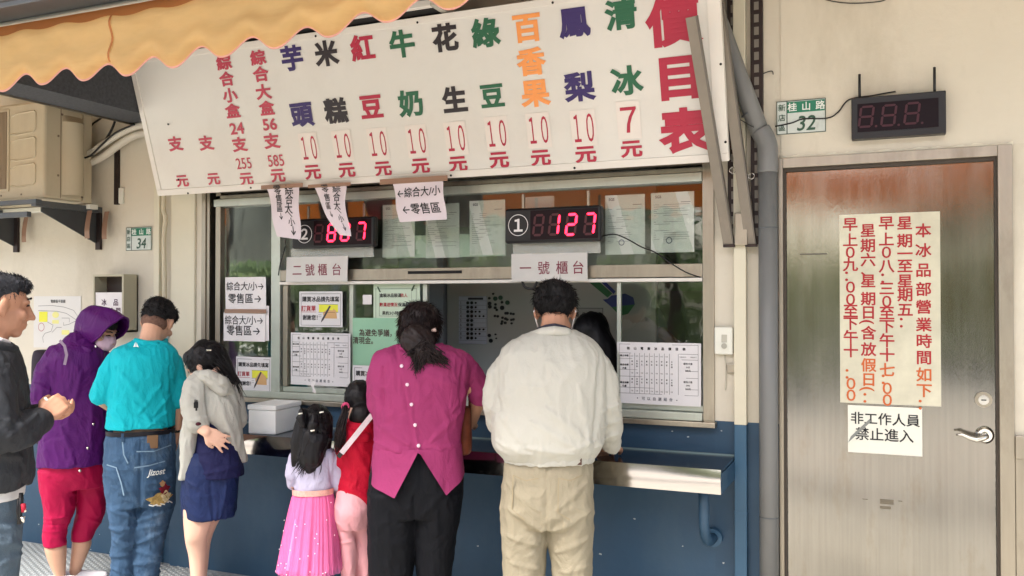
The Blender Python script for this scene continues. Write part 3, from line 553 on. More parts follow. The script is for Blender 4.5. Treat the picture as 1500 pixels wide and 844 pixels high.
MB().tube(curve(on(-.05, (-4.5637, 2.4585), (-4.4775, 2.4654), (-4.3927, 2.5267), (-4.3315, 2.6057), (-4.3152, 2.6627))), .007, 8).build('cable', WIRE, pc, smooth=True)
MB().tube(curve(on(-.05, (-4.553, 2.5552), (-4.5132, 2.6198), (-4.4562, 2.6491), (-4.3883, 2.6771))), .006, 8).build('cable', WIRE, pc, smooth=True)
sx_, sz_ = (-4.3415, 2.4647); sz2 = (-4.3388, 2.1314)[1]
rl = thing('slotted_rail', 'dark slotted steel upright behind the air conditioner pipes on the left wall', 'rail', (sx_, -.02, sz2))
box('strip', sx_-.017, sx_+.013, -.02, -.0005, sz2, sz_, DARKST, rl, bev=.001); box('wall_socket', sx_+.014, sx_+.05, -.014, -.0005, sz2+.005, sz2+.1, WHITEP, rl, bev=.002)

# ------------------------------------------------------------------ struts, slotted angles and the pipe right of the board
for nm, lab, x0, x1 in (('slotted_angle', 'dark slotted steel upright just right of the price board', -.668, -.648), ('slotted_angle', 'dark slotted steel upright beside the grey pipe', -.568, -.540)):
    o = thing(nm, lab, 'rail', ((x0+x1)/2, -.03, 1.8)); box('strip', x0-.012, x1+.012, -.03, -.0005, 1.795, 3.1, DARKST, o, bev=.001)
    for k in range(22): box('slot', x0+.004, x1-.004, -.0312, -.0302, 1.83+k*.055, 1.865+k*.055, M('slot light', (128,122,112), .6), o)
for nm, lab, a, b in (('awning_strut', 'taupe steel strut leaning out in front of the price board end', (-.757, -.42, 2.70), (-.672, -.055, 1.79)), ('awning_strut', 'taupe steel strut just left of the grey pipe bend', (-.672, -.30, 2.78), (-.578, -.05, 1.79))):
    o = thing(nm, lab, 'strut', b); bb = Vector(b); aa = Vector(a)
    w = .046
    d = (aa-bb).normalized(); n = Vector((1,0,0)); n = (n-d*n.dot(d)).normalized(); q = d.cross(n)
    m = Matrix((n, q, d)).transposed().to_4x4(); m.translation = (aa+bb)/2; L = (aa-bb).length
    MB().box(-w/2, w/2, -.003, .003, -L/2, L/2, .001, m).build('flange', TAUPE, o); MB().box(w/2-.006, w/2, -.0032 if q.y > 0 else -.03, .03 if q.y > 0 else .0032, -L/2+.001, L/2-.001, .001, m).build('web', M('strut web', (104,98,90), .5, var=.1), o)
    MB().box(-w/2, w/2+.004, -.012, .012, -.008, .004, .001, Matrix.Translation(bb)).build('foot_plate', DARKST, o)
box('lower_bracket', -.645, -.59, -.07, -.041, 1.79, 1.93, STEELF, tr, bev=.004)
for x_, z_ in ((-.655, 2.12), (-.575, 2.09)):
    k = MB().tube([(x_+.013*math.cos(a), -.05, z_+.013*math.sin(a)) for a in [i*math.pi/8 for i in range(17)]], .0022, 6); k.build('eye_bolt', CHROME, None, smooth=True, label='small bright ring bolt on the slotted upright '+('right of the price board' if x_ < -.6 else 'next to the grey pipe'), cat='bolt')
pp = thing('drain_pipe', 'grey plastic drain pipe bending down the wall left of the steel door', 'pipe', (-.50, -.06, 0))
MB().tube([(-.505,-.058,0),(-.505,-.058,2.13)], .040, 24).build('lower_pipe', PVC, pp, smooth=True)
MB().tube(curve([(-.505,-.058,2.10),(-.505,-.058,2.20),(-.515,-.062,2.245),(-.535,-.066,2.285)]), .0435, 24).build('elbow', PVC, pp, smooth=True)
MB().tube([(-.535,-.066,2.275),(-.625,-.085,2.53),(-.79,-.12,3.02)], .040, 24).build('upper_pipe', PVC, pp, smooth=True)
MB().tube(curve([(-.66,-.10,2.62),(-.70,-.12,2.72),(-.80,-.2,2.80),(-.95,-.3,2.86)]), .034, 20).build('branch_pipe', PVC, pp, smooth=True)
for z_ in (.35, .62, 1.86, 2.11): MB().tube([(-.505,-.058,z_),(-.505,-.058,z_+.004)], .0412, 24).build('joint', M('joint grey', (88,94,98), .5), pp, smooth=True)
MB().tube([(-.572,-.068,2.36),(-.574,-.0685,2.365)], .0425, 20).build('joint', M('joint grey', (88,94,98), .5), pp, smooth=True)
cable('pipe_cable', [(-.525,-.06,2.31),(-.55,-.1,2.29),(-.62,-.13,2.33),(-.66,-.10,2.34)], .002, 'thin dark wire looped round the bend of the grey pipe')
cable('pillar_cable', on(-.045, (-3.93,2.2), (-3.936,2.08), (-3.92,2.03), (-3.932,1.9), (-3.925,1.6), (-3.928,1.3), (-3.925,1.05)), .013, 'bundle of cream painted cables running down between the left pillars', mat=M('painted cable', (206,196,170), .6, var=.08))

# ------------------------------------------------------------------ letter box and map on the left wall
mx0, mx1, mz0, mz1 = (-4.4243, -4.1765, 1.3064, 1.6918)
mbx = thing('notice_case', 'tall cream metal case with a sheet reading 冰品 in its window on the left wall', 'case', ((mx0+mx1)/2, -.06, mz0))
mz0 = 1.36
MB().box(mx0, mx0+.012, -.11, 0, mz0, mz1).box(mx1-.014, mx1, -.11, 0, mz0, mz1).box(mx0, mx1, -.112, 0, mz1, mz1+.012).box(mx0, mx1, -.11, 0, mz0, mz0+.012).box(mx0, mx1, -.01, -.0005, mz0, mz1).build('case', M('case olive cream', (178,172,148), .5, var=.06, dirt=.3), mbx)
box('dark_back', mx0+.013, mx1-.015, -.02, -.011, mz0+.013, mz1-.002, M('dark brown inside', (58,48,44), .6), mbx)
o, sf = sheet('inner_sheet', (mx0+.013, mx1-.016, mz0+.02, mz1-.095), -.10, PAPER, parent=mbx)
wdt = mx1-mx0; text([('冰', mx0+wdt*.34, mz1-.155, .042, .02), ('品', mx0+wdt*.72, mz1-.155, .042, .02), ('部', mx0+wdt*.55, mz1-.205, .04, .02), ('門', mx0+wdt*.8, mz1-.205, .04, .02)], sf, M('violet ink', (74,34,66), .6), o)
r = (-5.0633, -4.6475, 1.2786, 1.5755); r = (r[0], r[1], r[2]-.03, r[3])
o, sf = sheet('site_map', r, 0, M('map sheet', (214,212,208), .5, var=.03), 'white site map sheet with yellow blocks on the left wall behind the queue', 'map')
x0, x1, z0, z1 = r; X = lambda a: x0+(x1-x0)*a; Z = lambda b: z1-(z1-z0)*b
quads([(X(.12),X(.30),Z(.50),Z(.30))], sf, M('map yellow', (224,222,52), .5), o, 'yellow_block'); quads([(X(.40),X(.54),Z(.53),Z(.46)), (X(.60),X(.76),Z(.74),Z(.65))], sf, M('map pale yellow', (226,222,140), .5), o, 'pale_block'); shape([ell(X(.47), Z(.36), .03, .02)], sf, MC['map pale yellow'], o, 'oval')
shape(ring(X(.17), Z(.6), .024, .003), sf, INKR, o, 'red_circle')
def poly_line(pts, w): 
    o_ = []
    for a, b in zip(pts, pts[1:]):
        L = math.hypot(b[0]-a[0], b[1]-a[1]) or 1; nx, ny = -(b[1]-a[1])/L*w/2, (b[0]-a[0])/L*w/2
        o_.append([(a[0]+nx, a[1]+ny), (a[0]-nx, a[1]-ny), (b[0]-nx, b[1]-ny), (b[0]+nx, b[1]+ny)])
    return o_
ML = []
for pts in (((.1,.19),(.4,.18),(.65,.21),(.85,.27),(.95,.4)), ((.1,.28),(.5,.29),(.7,.33),(.9,.45)), ((.3,.5),(.42,.56),(.38,.68),(.25,.72),(.2,.8),(.22,.9)), ((.4,.7),(.5,.6),(.6,.6)), ((.64,.5),(.64,.56),(.75,.54),(.9,.47)), ((.6,.42),(.76,.42),(.76,.5))): ML += poly_line([(X(a), Z(b)) for a, b in pts], .0025)
shape(ML, sf, INKG, o, 'road_lines'); text([('電廠區平面圖', X(.52), Z(.1), .022, .01)], sf, INK, o)

# ------------------------------------------------------------------ notices hanging from the price board
def hang(name, pts, label, items, tape, mat=PAPERL, curl=.05, twist=0):
    """pts: four corners (x, z) top-left, top-right, bottom-right, bottom-left"""
    (ax_, az_), (bx_, bz_), (cx_, cz_), (dx_, dz_) = pts; y0 = -.20
    def sf(u, v, o):
        u = np.asarray(u, float); v = np.asarray(v, float)            # u 0..1 left-right, v 0..1 bottom-top
        s = 1-v; x = (ax_*(1-u)+bx_*u)*v+(dx_*(1-u)+cx_*u)*s; z = (az_*(1-u)+bz_*u)*v+(dz_*(1-u)+cz_*u)*s
        x = x+twist*np.sin(s*math.pi)*.5
        y = y0+.03*s-curl*s*s*(.4+.6*u)-.010*np.sin(u*math.pi)+.008*np.sin(s*7+u*2)-o
        return np.stack([x, y, z], -1)
    g = MB(); F = lambda a, b: tuple(float(q) for q in sf(a, b, 0)); g.grid(F, 12, 24)
    o = g.build(name, mat, None, smooth=True, label=label, cat='notice')
    w = math.hypot(bx_-ax_, bz_-az_); h = math.hypot(dx_-ax_, dz_-az_)
    def sw(u, v, o_): return sf(np.asarray(u)/w, np.asarray(v)/h, o_)
    text([(c, u*w, v*h, s_*w, .012, ws, 0, rot) for c, u, v, s_, ws, rot in items], sw, INK, o, off=.0015)
    box('tape', tape[0], tape[1], y0-.004, y0-.002, tape[2], tape[3], BROWNT, o); return o
vit = lambda c1, c2, s1, s2, a, b: [(ch, s1, v, a, 1, 0) for ch, v in c1]+[(ch, s2, v, b, 1, 0) for ch, v in c2]
hang('hanging_notice', ((-3.062, 2.144), (-2.8593, 2.1481), (-2.8538, 1.8663), (-3.0162, 1.8888)), 'left hanging paper strip below the board with lettering and down arrows', [('綜',.70,.93,.27,1,0),('合',.70,.75,.27,1,0),('大',.68,.57,.27,1,0),('/',.70,.47,.26,1,60),('小',.72,.32,.22,1,0),('→',.75,.15,.25,1.2,-90),('零',.33,.95,.25,1,0),('售',.34,.77,.25,1,0),('區',.36,.59,.25,1,0),('→',.40,.42,.2,1.2,-90)], (-3.0981, -2.829, 2.139, 2.1606), curl=.02)
hang('hanging_notice', ((-2.7604, 2.1395), (-2.5637, 2.1399), (-2.5341, 1.8749), (-2.6166, 1.8843)), 'right hanging paper strip, curled in front of the display numbered two', [('綜',.70,.93,.27,1,0),('合',.70,.76,.27,1,0),('大',.70,.59,.27,1,0),('/',.74,.49,.26,1,60),('小',.72,.34,.24,1,0),('→',.72,.17,.25,1.2,-90),('零',.33,.94,.25,1,0),('售',.34,.76,.25,1,0),('區',.32,.59,.24,1,0),('→',.35,.42,.2,1.2,-90)], (-2.7947, -2.5349, 2.131, 2.1486), curl=.03, twist=-.035)
hang('hanging_notice', ((-2.2905, 2.1325), (-2.0115, 2.1377), (-2.0001, 1.9421), (-2.2666, 1.9383)), 'wide hanging paper below the board with two left arrows', [('←綜合大/小',.50,.72,.19,.92,0),('←零售區',.52,.30,.20,1,0)], (-2.3615, -1.9818, 2.126, 2.1529), curl=.01)

# ------------------------------------------------------------------ displays and counter signs in the window
def led_box(rect, y0, y1, num, lit, label, cpx, digs, wh):
    x0, x1, z0, z1 = rect; o = thing('led_queue_display', label, 'display', ((x0+x1)/2, (y0+y1)/2, z0))
    box('case', x0, x1, y0, y1, z0, z1, BLACK, o, bev=.012); u, v = cpx; r = (z1-z0)*.29
    shape(ring(u, v, r, .0032), flat(y0), PAPER, o, 'circle', off=.0008); text([(num, u, v-.001, r*1.6, .03)], flat(y0), PAPER, o, 'number', off=.0008)
    qx0 = cpx[0]+r+.015; box('display_window', qx0, x1-.012, y0-.0012, y0-.0002, z0+.014, z1-.014, LEDPAN2, o, bev=0)
    w, h = wh; L_ = []; D_ = []
    for (u, v), c in zip(digs, lit): L_ += seg_polys(SEG[c], u, v, w, h, h*.12); D_ += seg_polys([s_ for s_ in 'abcdefg' if s_ not in SEG[c]], u, v, w, h, h*.12)
    shape(L_, flat(y0-.0012), LEDON, o, 'lit_digits', off=.001); shape(D_, flat(y0-.0012), LEDOFF, o, 'unlit_digits', off=.0009)
    for x_ in (x0+(x1-x0)*.18, x1-(x1-x0)*.14): box('hanger', x_-.006, x_+.006, (y0+y1)/2-.004, (y0+y1)/2+.004, z1-.004, z1+.07, STEELF, o, bev=.001)
    return o
d1 = led_box((-1.7359, -1.2498, 1.8238, 1.9917), -.08, -.03, '１', ('','1','2','7'), 'red queue number display showing 127 beside a circled 1', (-1.6642, 1.9104), ((-1.5584, 1.9069), (-1.4786, 1.9074), (-1.3933, 1.9045), (-1.3027, 1.9046)), (.044, .094))
d2 = led_box((-2.9934, -2.4766, 1.8272, 1.986), -.08, -.03, '２', ('','8','8','7'), 'red queue number display showing 887 beside a circled 2, partly behind a paper', (-2.9085, 1.9046), ((-2.816, 1.9055), (-2.7336, 1.9067), (-2.6481, 1.9077), (-2.5513, 1.9083)), (.046, .088))
def counter_sign(rect, s, label, cx):
    o, sf = sheet('counter_sign', rect, -.035, M('cloudy sign sheet', (206,204,200), .35, var=.05, coat=.3, bump=.12, bs=9), label, 'sign', wave=.006)
    x0, x1, z0, z1 = rect; w = x1-x0; h = z1-z0
    text([(c, x0+w*f_, z0+h*.47, h*.50, .006, .95) for c, f_ in zip(s, cx)], sf, M('dark crimson ink', (124,30,56), .5, var=.1), o); return o
counter_sign((-3.0588, -2.6607, 1.6489, 1.7848), '二號櫃台', 'paper counter sign reading 二號櫃台 under the display numbered two', (.18,.39,.60,.83))
counter_sign((-1.7158, -1.328, 1.6411, 1.775), '一號櫃台', 'paper counter sign reading 一號櫃台 under the display showing 127', (.19,.43,.67,.88))
o, sf = sheet('clear_tape_sheet', (-3.0266, -2.5037, 1.7759, 1.8306), -.03, CLEAR, 'crinkled clear plastic under the display numbered two', 'plastic', wave=.008)
o, sf = sheet('clear_tape_sheet', (-1.7107, -1.2659, 1.7713, 1.8267), -.03, CLEAR, 'crinkled clear plastic under the display showing 127', 'plastic', wave=.008)
cable('display_cable', on(-.06, (-1.2754, 1.8392), (-1.2319, 1.8508), (-1.1821, 1.8526), (-1.1264, 1.8288), (-1.0616, 1.7923), (-0.9976, 1.7658), (-0.9344, 1.7208), (-0.8627, 1.6764), (-0.7951, 1.651)), .0032, 'black cable drooping from the 127 display to the window jamb')
cable('display_cable', on(-.06, (-3.0496, 1.8428), (-3.0677, 1.7905), (-3.0859, 1.7381), (-3.0949, 1.6854)), .003, 'black cable hanging left of the sign 二號櫃台')
MB().tube(curve(on(-.03, (-1.6656, 1.6431), (-1.6476, 1.613), (-1.6081, 1.6061), (-1.5867, 1.6391))), .006, 8).build('cable_loop', WIRE, None, smooth=True, label='black cable loop showing below the sign 一號櫃台', cat='cable')
# certificates behind the upper glass
def cert(rect, y, label, seal):
    o, sf = sheet('certificate', rect, y, M('certificate paper', (232,232,228), .5, var=.03), label, 'certificate', wave=.003)
    x0, x1, z0, z1 = rect; w = x1-x0; h = z1-z0; q = []; rnd = random.Random(int(x0*1000))
    text([('SGS', x0+w*.17, z1-h*.07, h*.062, .02)], sf, INKG, o, 'logo')
    q += [(x0+w*.70, x0+w*.92, z1-h*.175, z1-h*.165)]
    for k in range(17):
        zz = z1-h*(.20+.036*k)
        if rnd.random() < .2: continue
        a = .07+(.22 if rnd.random() < .55 else 0); q.append((x0+w*a, x0+w*min(.9, a+.15+rnd.random()*.55), zz-.0016, zz))
        if a > .2: q.append((x0+w*.07, x0+w*(.07+.1*rnd.random()+.03), zz-.0016, zz))
    quads(q, sf, M('faint print', (136,136,138), .6), o, 'printed_lines')
    if seal: shape(ring(x0+w*.42, z0+h*.2, w*.055, w*.02), sf, M('seal blue grey', (112,120,134), .6), o, 'seal')
for i, (r, lab) in enumerate((((-2.4909, -2.2963, 1.776, 2.053), 'certificate sheet left of the wide hanging arrow paper'), ((-2.2315, -2.0374, 1.7675, 2.0454), 'certificate sheet just right of the wide hanging arrow paper'), ((-1.9793, -1.7823, 1.7765, 2.0517), 'certificate sheet left of the 127 display'), ((-1.2641, -1.0713, 1.7653, 2.0457), 'certificate sheet next right of the 127 display'), ((-1.042, -0.8416, 1.7702, 2.0476), 'certificate sheet rightmost in the upper window'))): cert(r, .036, lab, i > 2)
o, sf = sheet('faded_sheet', (-1.679, -1.5276, 2.0024, 2.0595), .05, PAPER, 'white sheet above the 127 display', 'notice')
o, sf = sheet('green_sheet', (-2.4781, -1.7823, 1.7708, 1.8867), .05, M('pale green sheet', (206,222,206), .5, var=.08), 'pale green sheet hanging behind the certificates', 'notice', wave=.012)
for r in ((-2.5481, -2.5354, 1.7748, 2.0584), (-1.7483, -1.7372, 1.7665, 2.0581)): pass
# arrow signs and order forms on the left pane
def arrow_sign(r, z_cut, label):
    o, sf = sheet('arrow_sign', r, -.012, PAPER, label, 'notice', wave=.005); x0, x1, z0, z1 = r; w = x1-x0; h = z1-z0
    text([('綜合大/小→', x0+w*.49, z1-h*.27, w*.185, .008, .96), ('零售區→', x0+w*.48, z1-h*.63, w*.21, .010, 1)], sf, INK, o, off=.0015); return o
o, sf = sheet('blank_sheet', (-3.3993, -3.1991, 1.3242, 1.5191), -.006, PAPER, 'blank sheet edge sticking out behind the lower arrow sign', 'notice')
arrow_sign((-3.4992, -3.2155, 1.4883, 1.6803), 0, 'upper arrow sign 零售區 on the left window pane')
a2 = arrow_sign((-3.5129, -3.2193, 1.3193, 1.4806), 0, 'lower arrow sign 零售區, below brown tape on the left pane')
box('tape', *(-3.5014, -3.2086, 1.4769, 1.4999)[:2], -.0215, -.0195, *(-3.5014, -3.2086, 1.4769, 1.4999)[2:], BROWNT, a2)
def order_sign(r, label, y=-.004):
    o, sf = sheet('order_form_sign', r, y, LAM, label, 'notice', wave=.002); x0, x1, z0, z1 = r; w = x1-x0; h = z1-z0; X = lambda a: x0+w*a; Z = lambda b: z1-h*b
    b = .0022; quads([(X(.04),X(.96),Z(.06)-b,Z(.06)),(X(.04),X(.96),Z(.95)-b,Z(.95)),(X(.04),X(.04)+b,Z(.95),Z(.06)),(X(.96)-b,X(.96),Z(.95),Z(.06))], sf, INKG, o, 'border')
    text([('購買冰品請先填寫', X(.5), Z(.22), w*.108, .022, 1.0), ('謝謝您！', X(.29), Z(.74), w*.105, .022)], sf, INK, o); text([('訂貨單', X(.22), Z(.48), w*.115, .02)], sf, INKR, o, 'red_lettering'); quads([(X(.05),X(.40),Z(.575)-.002,Z(.575))], sf, INKR, o, 'underline')
    quads([(X(.46),X(.90),Z(.58),Z(.37))], sf, YEL, o, 'yellow_block', off=.0009)
    shape([[(X(.58),Z(.76)),(X(.55),Z(.62)),(X(.66),Z(.44)),(X(.74),Z(.42)),(X(.86),Z(.55)),(X(.88),Z(.76))]], sf, TAN, o, 'hand_print', off=.0014); quads([(X(.88),X(.93),Z(.76),Z(.60))], sf, PAPER, o, 'cuff_print', off=.0014)
    shape([[(X(.51),Z(.88)),(X(.57),Z(.80)),(X(.74),Z(.42)),(X(.70),Z(.40)),(X(.53),Z(.78))]], sf, M('pencil grey', (70,66,72), .5), o, 'pencil_print', off=.0019)
    quads([(X(.45),X(.52),Z(.655)-.0015,Z(.655)),(X(.45),X(.52),Z(.71)-.0015,Z(.71)),(X(.45),X(.90),Z(.365)-.0015,Z(.365)),(X(.45),X(.90),Z(.585)-.0015,Z(.585))], sf, INK, o, 'sketch_lines', off=.0011)
    return o
order_sign((-2.9949, -2.7155, 1.4058, 1.5977), 'order form sign with a yellow pencil drawing above the price sheet')
order_sign((-3.4282, -3.1806, 1.0305, 1.2326), 'order form sign with a pencil drawing low on the left pane above the foam box', -.006)
order_sign((-2.6496, -2.3736, 1.0125, 1.2057), 'order form sign low beside the pink bloused woman')
def price_sheet(r, y, label, tape=False):
    o, sf = sheet('price_sheet', r, y, LAM, label, 'notice', wave=.0025); x0, x1, z0, z1 = r; w = x1-x0; h = z1-z0; X = lambda a: x0+w*a; Z = lambda b: z1-h*b
    t = .0016; q = []
    for b in (.03,.175,.265,.445,.555,.735,.83): q.append((X(.025),X(.965),Z(b)-t,Z(b)))
    for a in [.025,.965,.155]+[.155+.0595*k for k in range(1,9)]+[.735]: q.append((X(a),X(a)+t,Z(.83),Z(.175 if a not in (.025,.965) else .03)))
    quads(q, sf, INKG, o, 'table_lines')
    it = [(c, X(.14+.083*k), Z(.10), w*.036, .03) for k, c in enumerate('桂山電廠冰品價目表')]+[('線上冰種', X(.09), Z(.22), w*.026, .02)]
    cols = ('清冰','百香果','花生','鳳梨','紅豆','牛奶','芋頭','綠豆','大米糕')
    for rb, nm in ((.31, ('綜合冰棒','大盒')), (.60, ('綜合冰棒','小盒'))):
        it += [(nm[0], X(.09), Z(rb+.06), w*.026, .03), (nm[1], X(.09), Z(rb+.115), w*.026, .03)]
        for k, c in enumerate(cols):
            st = .052 if len(c) == 2 else .042
            for j, ch in enumerate(c): it.append((ch, X(.185+.0595*k), Z(rb-.015+st*(j+.3)), w*.02, .02))
            it.append(('7支' if k < 8 else '1支', X(.185+.0595*k), Z(rb+.19), w*.02, .0))
        it += [('綜合大盒' if rb < .5 else '綜合小盒', X(.85), Z(rb+.02), w*.026, .02), ('56支' if rb < .5 else '24支', X(.85), Z(rb+.075), w*.024, .01), ('585元' if rb < .5 else '255元', X(.85), Z(rb+.13), w*.026, .02)]
    for k in range(8): it.append(('10元', X(.185+.0595*k), Z(.225), w*.018, 0))
    it += [('大盒585元', X(.79), Z(.225), w*.018, 0), ('小盒255元', X(.91), Z(.225), w*.018, 0)]
    text(it, sf, INK, o, off=.0013); text([('•', X(.25), Z(.905), w*.05, .02), ('•', X(.72), Z(.915), w*.05, .02)]+[(c, X(.32+.066*k), Z(.91), w*.043, .012) for k, c in enumerate('可以自選組合')], sf, M('slate ink', (84,88,98), .6), o, 'footer'); return o
price_sheet((-3.0531, -2.6672, 1.0887, 1.3725), -.002, 'price table sheet in the left half of the window under the pencil drawing sign')
price_sheet((-1.1952, -0.8047, 1.0724, 1.3562), -.002, 'price table sheet on the right pane by the window jamb')
o, sf = sheet('box_notice', (-2.5388, -2.2585, 1.432, 1.6426), .024, M('pale green white laminate', (196,214,192), .3, var=.03, coat=.3), 'framed green tinted notice behind glass above the woman in pink', 'notice')
r = (-2.5388, -2.2585, 1.432, 1.6426); x0, x1, z0, z1 = r; w = x1-x0; h = z1-z0; X = lambda a: x0+w*a; Z = lambda b: z1-h*b
quads([(X(.03),X(.94),Z(.15)-.002,Z(.15)),(X(.06),X(.93),Z(.975)-.002,Z(.975)),(X(.05),X(.05)+.002,Z(.975),Z(.15)),(X(.13),X(.13)+.0015,Z(.83),Z(.25)),(X(.13),X(.82),Z(.83)-.0015,Z(.83)),(X(.82),X(.82)+.0015,Z(.83),Z(.2)),(X(.92),X(.92)+.002,Z(.975),Z(.15))], sf, M('dark green line', (60,84,64), .6), o, 'border')
shape([[(X(.08),Z(.10)),(X(.11),Z(.10)),(X(.17),Z(.24)),(X(.13),Z(.23))], [(X(.90),Z(.07)),(X(.87),Z(.06)),(X(.81),Z(.2)),(X(.85),Z(.21))]], sf, MC['dark green line'], o, 'clips', off=.002)
text([('盒裝冰品裝滿', X(.37), Z(.32), w*.078, .025), ('保溫效', X(.65), Z(.55), w*.078, .025), ('果約3小時左右。', X(.46), Z(.76), w*.078, .02)], sf, INK, o); text([('依人', X(.66), Z(.32), w*.078, .02), ('數濕送情況', X(.33), Z(.55), w*.078, .025)], sf, INKR, o, 'red_lettering')
o, sf = sheet('cash_notice', (-2.6662, -2.2702, 1.1732, 1.4564), .02, GREENP, 'pale green notice about counting cash behind the woman in pink', 'notice')
text([('為避免爭議，請於', *(-2.4754, 1.3773, 0.0395), .02, .95), ('清現金。', *(-2.5891, 1.3358, 0.0399), .02, .95)], sf, M('brown ink', (70,56,48), .6), o)
o, sf = sheet('taped_scrap', (-2.609, -2.5536, 1.5279, 1.5788), .028, PAPER, 'small torn paper scrap on the glass left of the framed notice', 'paper')
# magnet board, magnets, safety sign and the blue green arrow emblem on the inner partition
PY = .75; pr = (-2.3977, -2.2133, 1.2907, 1.574)
mbd = thing('magnet_board', 'narrow pale grey staff rota board with rows of magnets on the inner partition', 'board', ((pr[0]+pr[1])/2, PY, pr[2]))
box('panel', pr[0], pr[1], PY-.012, PY-.0005, pr[2], pr[3], M('pale blue grey board', (186,192,204), .4, var=.03), mbd, bev=.002); sf = flat(PY-.012)
w = pr[1]-pr[0]; h = pr[3]-pr[2]
quads([(pr[0], pr[1], pr[3]-h*(.095+.092*k)-.0012, pr[3]-h*(.095+.092*k)) for k in range(10)]+[(pr[0]+w*.34, pr[0]+w*.88, pr[3]-h*.075, pr[3]-h*.03)], sf, M('board line', (52,52,66), .5), mbd, 'row_lines')
text([(str(k+1), pr[0]+w*.08, pr[3]-h*(.14+.092*k), .024, .01) for k in range(9)], sf, INKG, mbd, 'row_numbers')
MAGK = M('dark magnet', (26,28,34), .3, var=0); MAGG = M('green magnet', (44,78,62), .3, var=0)
rnd = random.Random(3)
for k in range(9):
    for j in range(rnd.randint(2, 5)):
        x_ = pr[0]+w*(.34+.14*j); z_ = pr[3]-h*(.14+.092*k); MB().tube([(x_, PY-.0125, z_), (x_, PY-.018, z_)], .0095 if j < 2 else .006, 10).build('magnet', MAGK, mbd)
MG = [((-2.1746, 1.5875), 7), ((-2.1998, 1.5618), 8), ((-2.1609, 1.5597), 14), ((-2.1275, 1.5649), 14), ((-2.1178, 1.5377), 8), ((-2.0833, 1.5361), 14), ((-2.1976, 1.5304), 12), ((-2.1962, 1.5119), 12), ((-2.16, 1.5256), 8), ((-2.1622, 1.5056), 9), ((-2.1516, 1.4936), 8), ((-2.1169, 1.5057), 14), ((-2.0942, 1.4739), 9), ((-2.0833, 1.4739), 9), ((-2.0607, 1.4721), 8), ((-2.0447, 1.4702), 8), ((-2.1631, 1.4574), 8), ((-2.145, 1.4556), 8), ((-2.1147, 1.4474), 8), ((-2.0955, 1.4419), 9), ((-2.0846, 1.4369), 8), ((-2.0577, 1.4359), 8), ((-2.0447, 1.4384), 8), ((-2.1169, 1.4258), 8), ((-2.1209, 1.413), 8), ((-2.0977, 1.418), 9), ((-2.0568, 1.4152), 7), ((-2.1997, 1.3426), 11), ((-2.1895, 1.3118), 13), ((-2.1599, 1.3492), 6), ((-2.1547, 1.3261), 5)]
for i, ((x_, z_), s_) in enumerate(MG):
    o = MB().tube([(x_, PY-.0005, z_), (x_, PY-.007, z_)], s_*.00095, 12).build('loose_magnet', (MAGG if i in (2,3,5) else MAGK), None, label=('large green magnet on the partition right of the magnet board' if i in (2,3,5) else 'larger dark round magnet on the partition close beside the magnet board' if s_ > 10 else 'small dark magnet scattered on the partition right of the magnet board'), cat='magnet', group=('green' if i in (2,3,5) else 'larger dark' if s_ > 10 else 'small dark')+' loose magnets right of the board')
sr = (-1.6812, -1.5, 1.3812, 1.5076); o, sf = sheet('safety_sign', sr, PY-.001, M('grey white board', (156,156,152), .5, var=.02), 'framed sign 衛生安全 behind the man in the white jacket', 'sign', wave=0)
x0, x1, z0, z1 = sr; w = x1-x0; h = z1-z0
quads([(x0,x1,z1-.004,z1),(x0,x1,z0,z0+.004),(x0,x0+.004,z0,z1),(x1-.004,x1,z0,z1)], sf, INKG, o, 'border'); text([(c, x0+w*(.14+.245*k), z1-h*.30, w*.155, .025) for k, c in enumerate('衛生安全')]+[(c, x0+w*(.14+.245*k), z1-h*.68, w*.155, .03) for k, c in enumerate('品質第一')], sf, INK, o)
em = thing('arrow_emblem', 'large blue and green slanting arrow emblem painted on the partition', 'emblem', ((-1.5146, 1.5879)[0], PY, (-1.5148, 1.4734)[1])); sf = flat(PY-.001)
shape([[(-1.5907, 1.6879), (-1.5625, 1.6876), (-1.4472, 1.5877), (-1.4749, 1.5649), (-1.5907, 1.6572)]], sf, LOGOG, em, 'green_bar'); shape([[(-1.5545, 1.6914), (-1.5264, 1.691), (-1.4276, 1.599), (-1.4394, 1.5838)]], sf, LOGOB, em, 'blue_bar')
shape([[(-1.5027, 1.5535), (-1.475, 1.5573), (-1.4512, 1.5763), (-1.4197, 1.58), (-1.3728, 1.5874), (-1.3263, 1.5647), (-1.3186, 1.5272), (-1.4238, 1.5156), (-1.4513, 1.5118)]], sf, LOGOB, em, 'blue_head', off=.0014); shape([[(-1.4513, 1.5118), (-1.4238, 1.5156), (-1.3186, 1.5272), (-1.3575, 1.4744), (-1.4043, 1.4628)]], sf, LOGOG, em, 'green_head', off=.0014)
o, sf = sheet('green_wall_panel', (-1.95, .3, 1.62, 2.35), 2.48, M('pale green board', (150,196,150), .6, var=.1, vs=2), 'pale green board on the far wall of the kiosk', 'board')
# foam box on the counter, tissue, slip on the sill
fb = thing('foam_box', 'white foam box with lid standing on the steel counter', 'box', (-3.05, -.2, .862))
FM = Matrix.Translation((-3.0, -.205, .863)) @ Matrix.Rotation(R_(6), 4, 'Z')
MB().box(-.080, .080, -.122, .122, 0, .122, .006, FM).build('body', FOAM, fb); MB().box(-.085, .085, -.127, .127, .1235, .15, .007, FM).build('lid', FOAM, fb)
o = MB().grid(lambda u, v: ((-2.8884, 1.1056)[0]+.02*u+.006*math.sin(v*7), -.034-.006*math.sin(v*3), (-2.8882, 1.0576)[1]+.06*v-.01*u), 3, 6).build('torn_tag', PAPER, None, smooth=True, label='small torn white tag hanging from the price sheet over the sill', cat='tag')

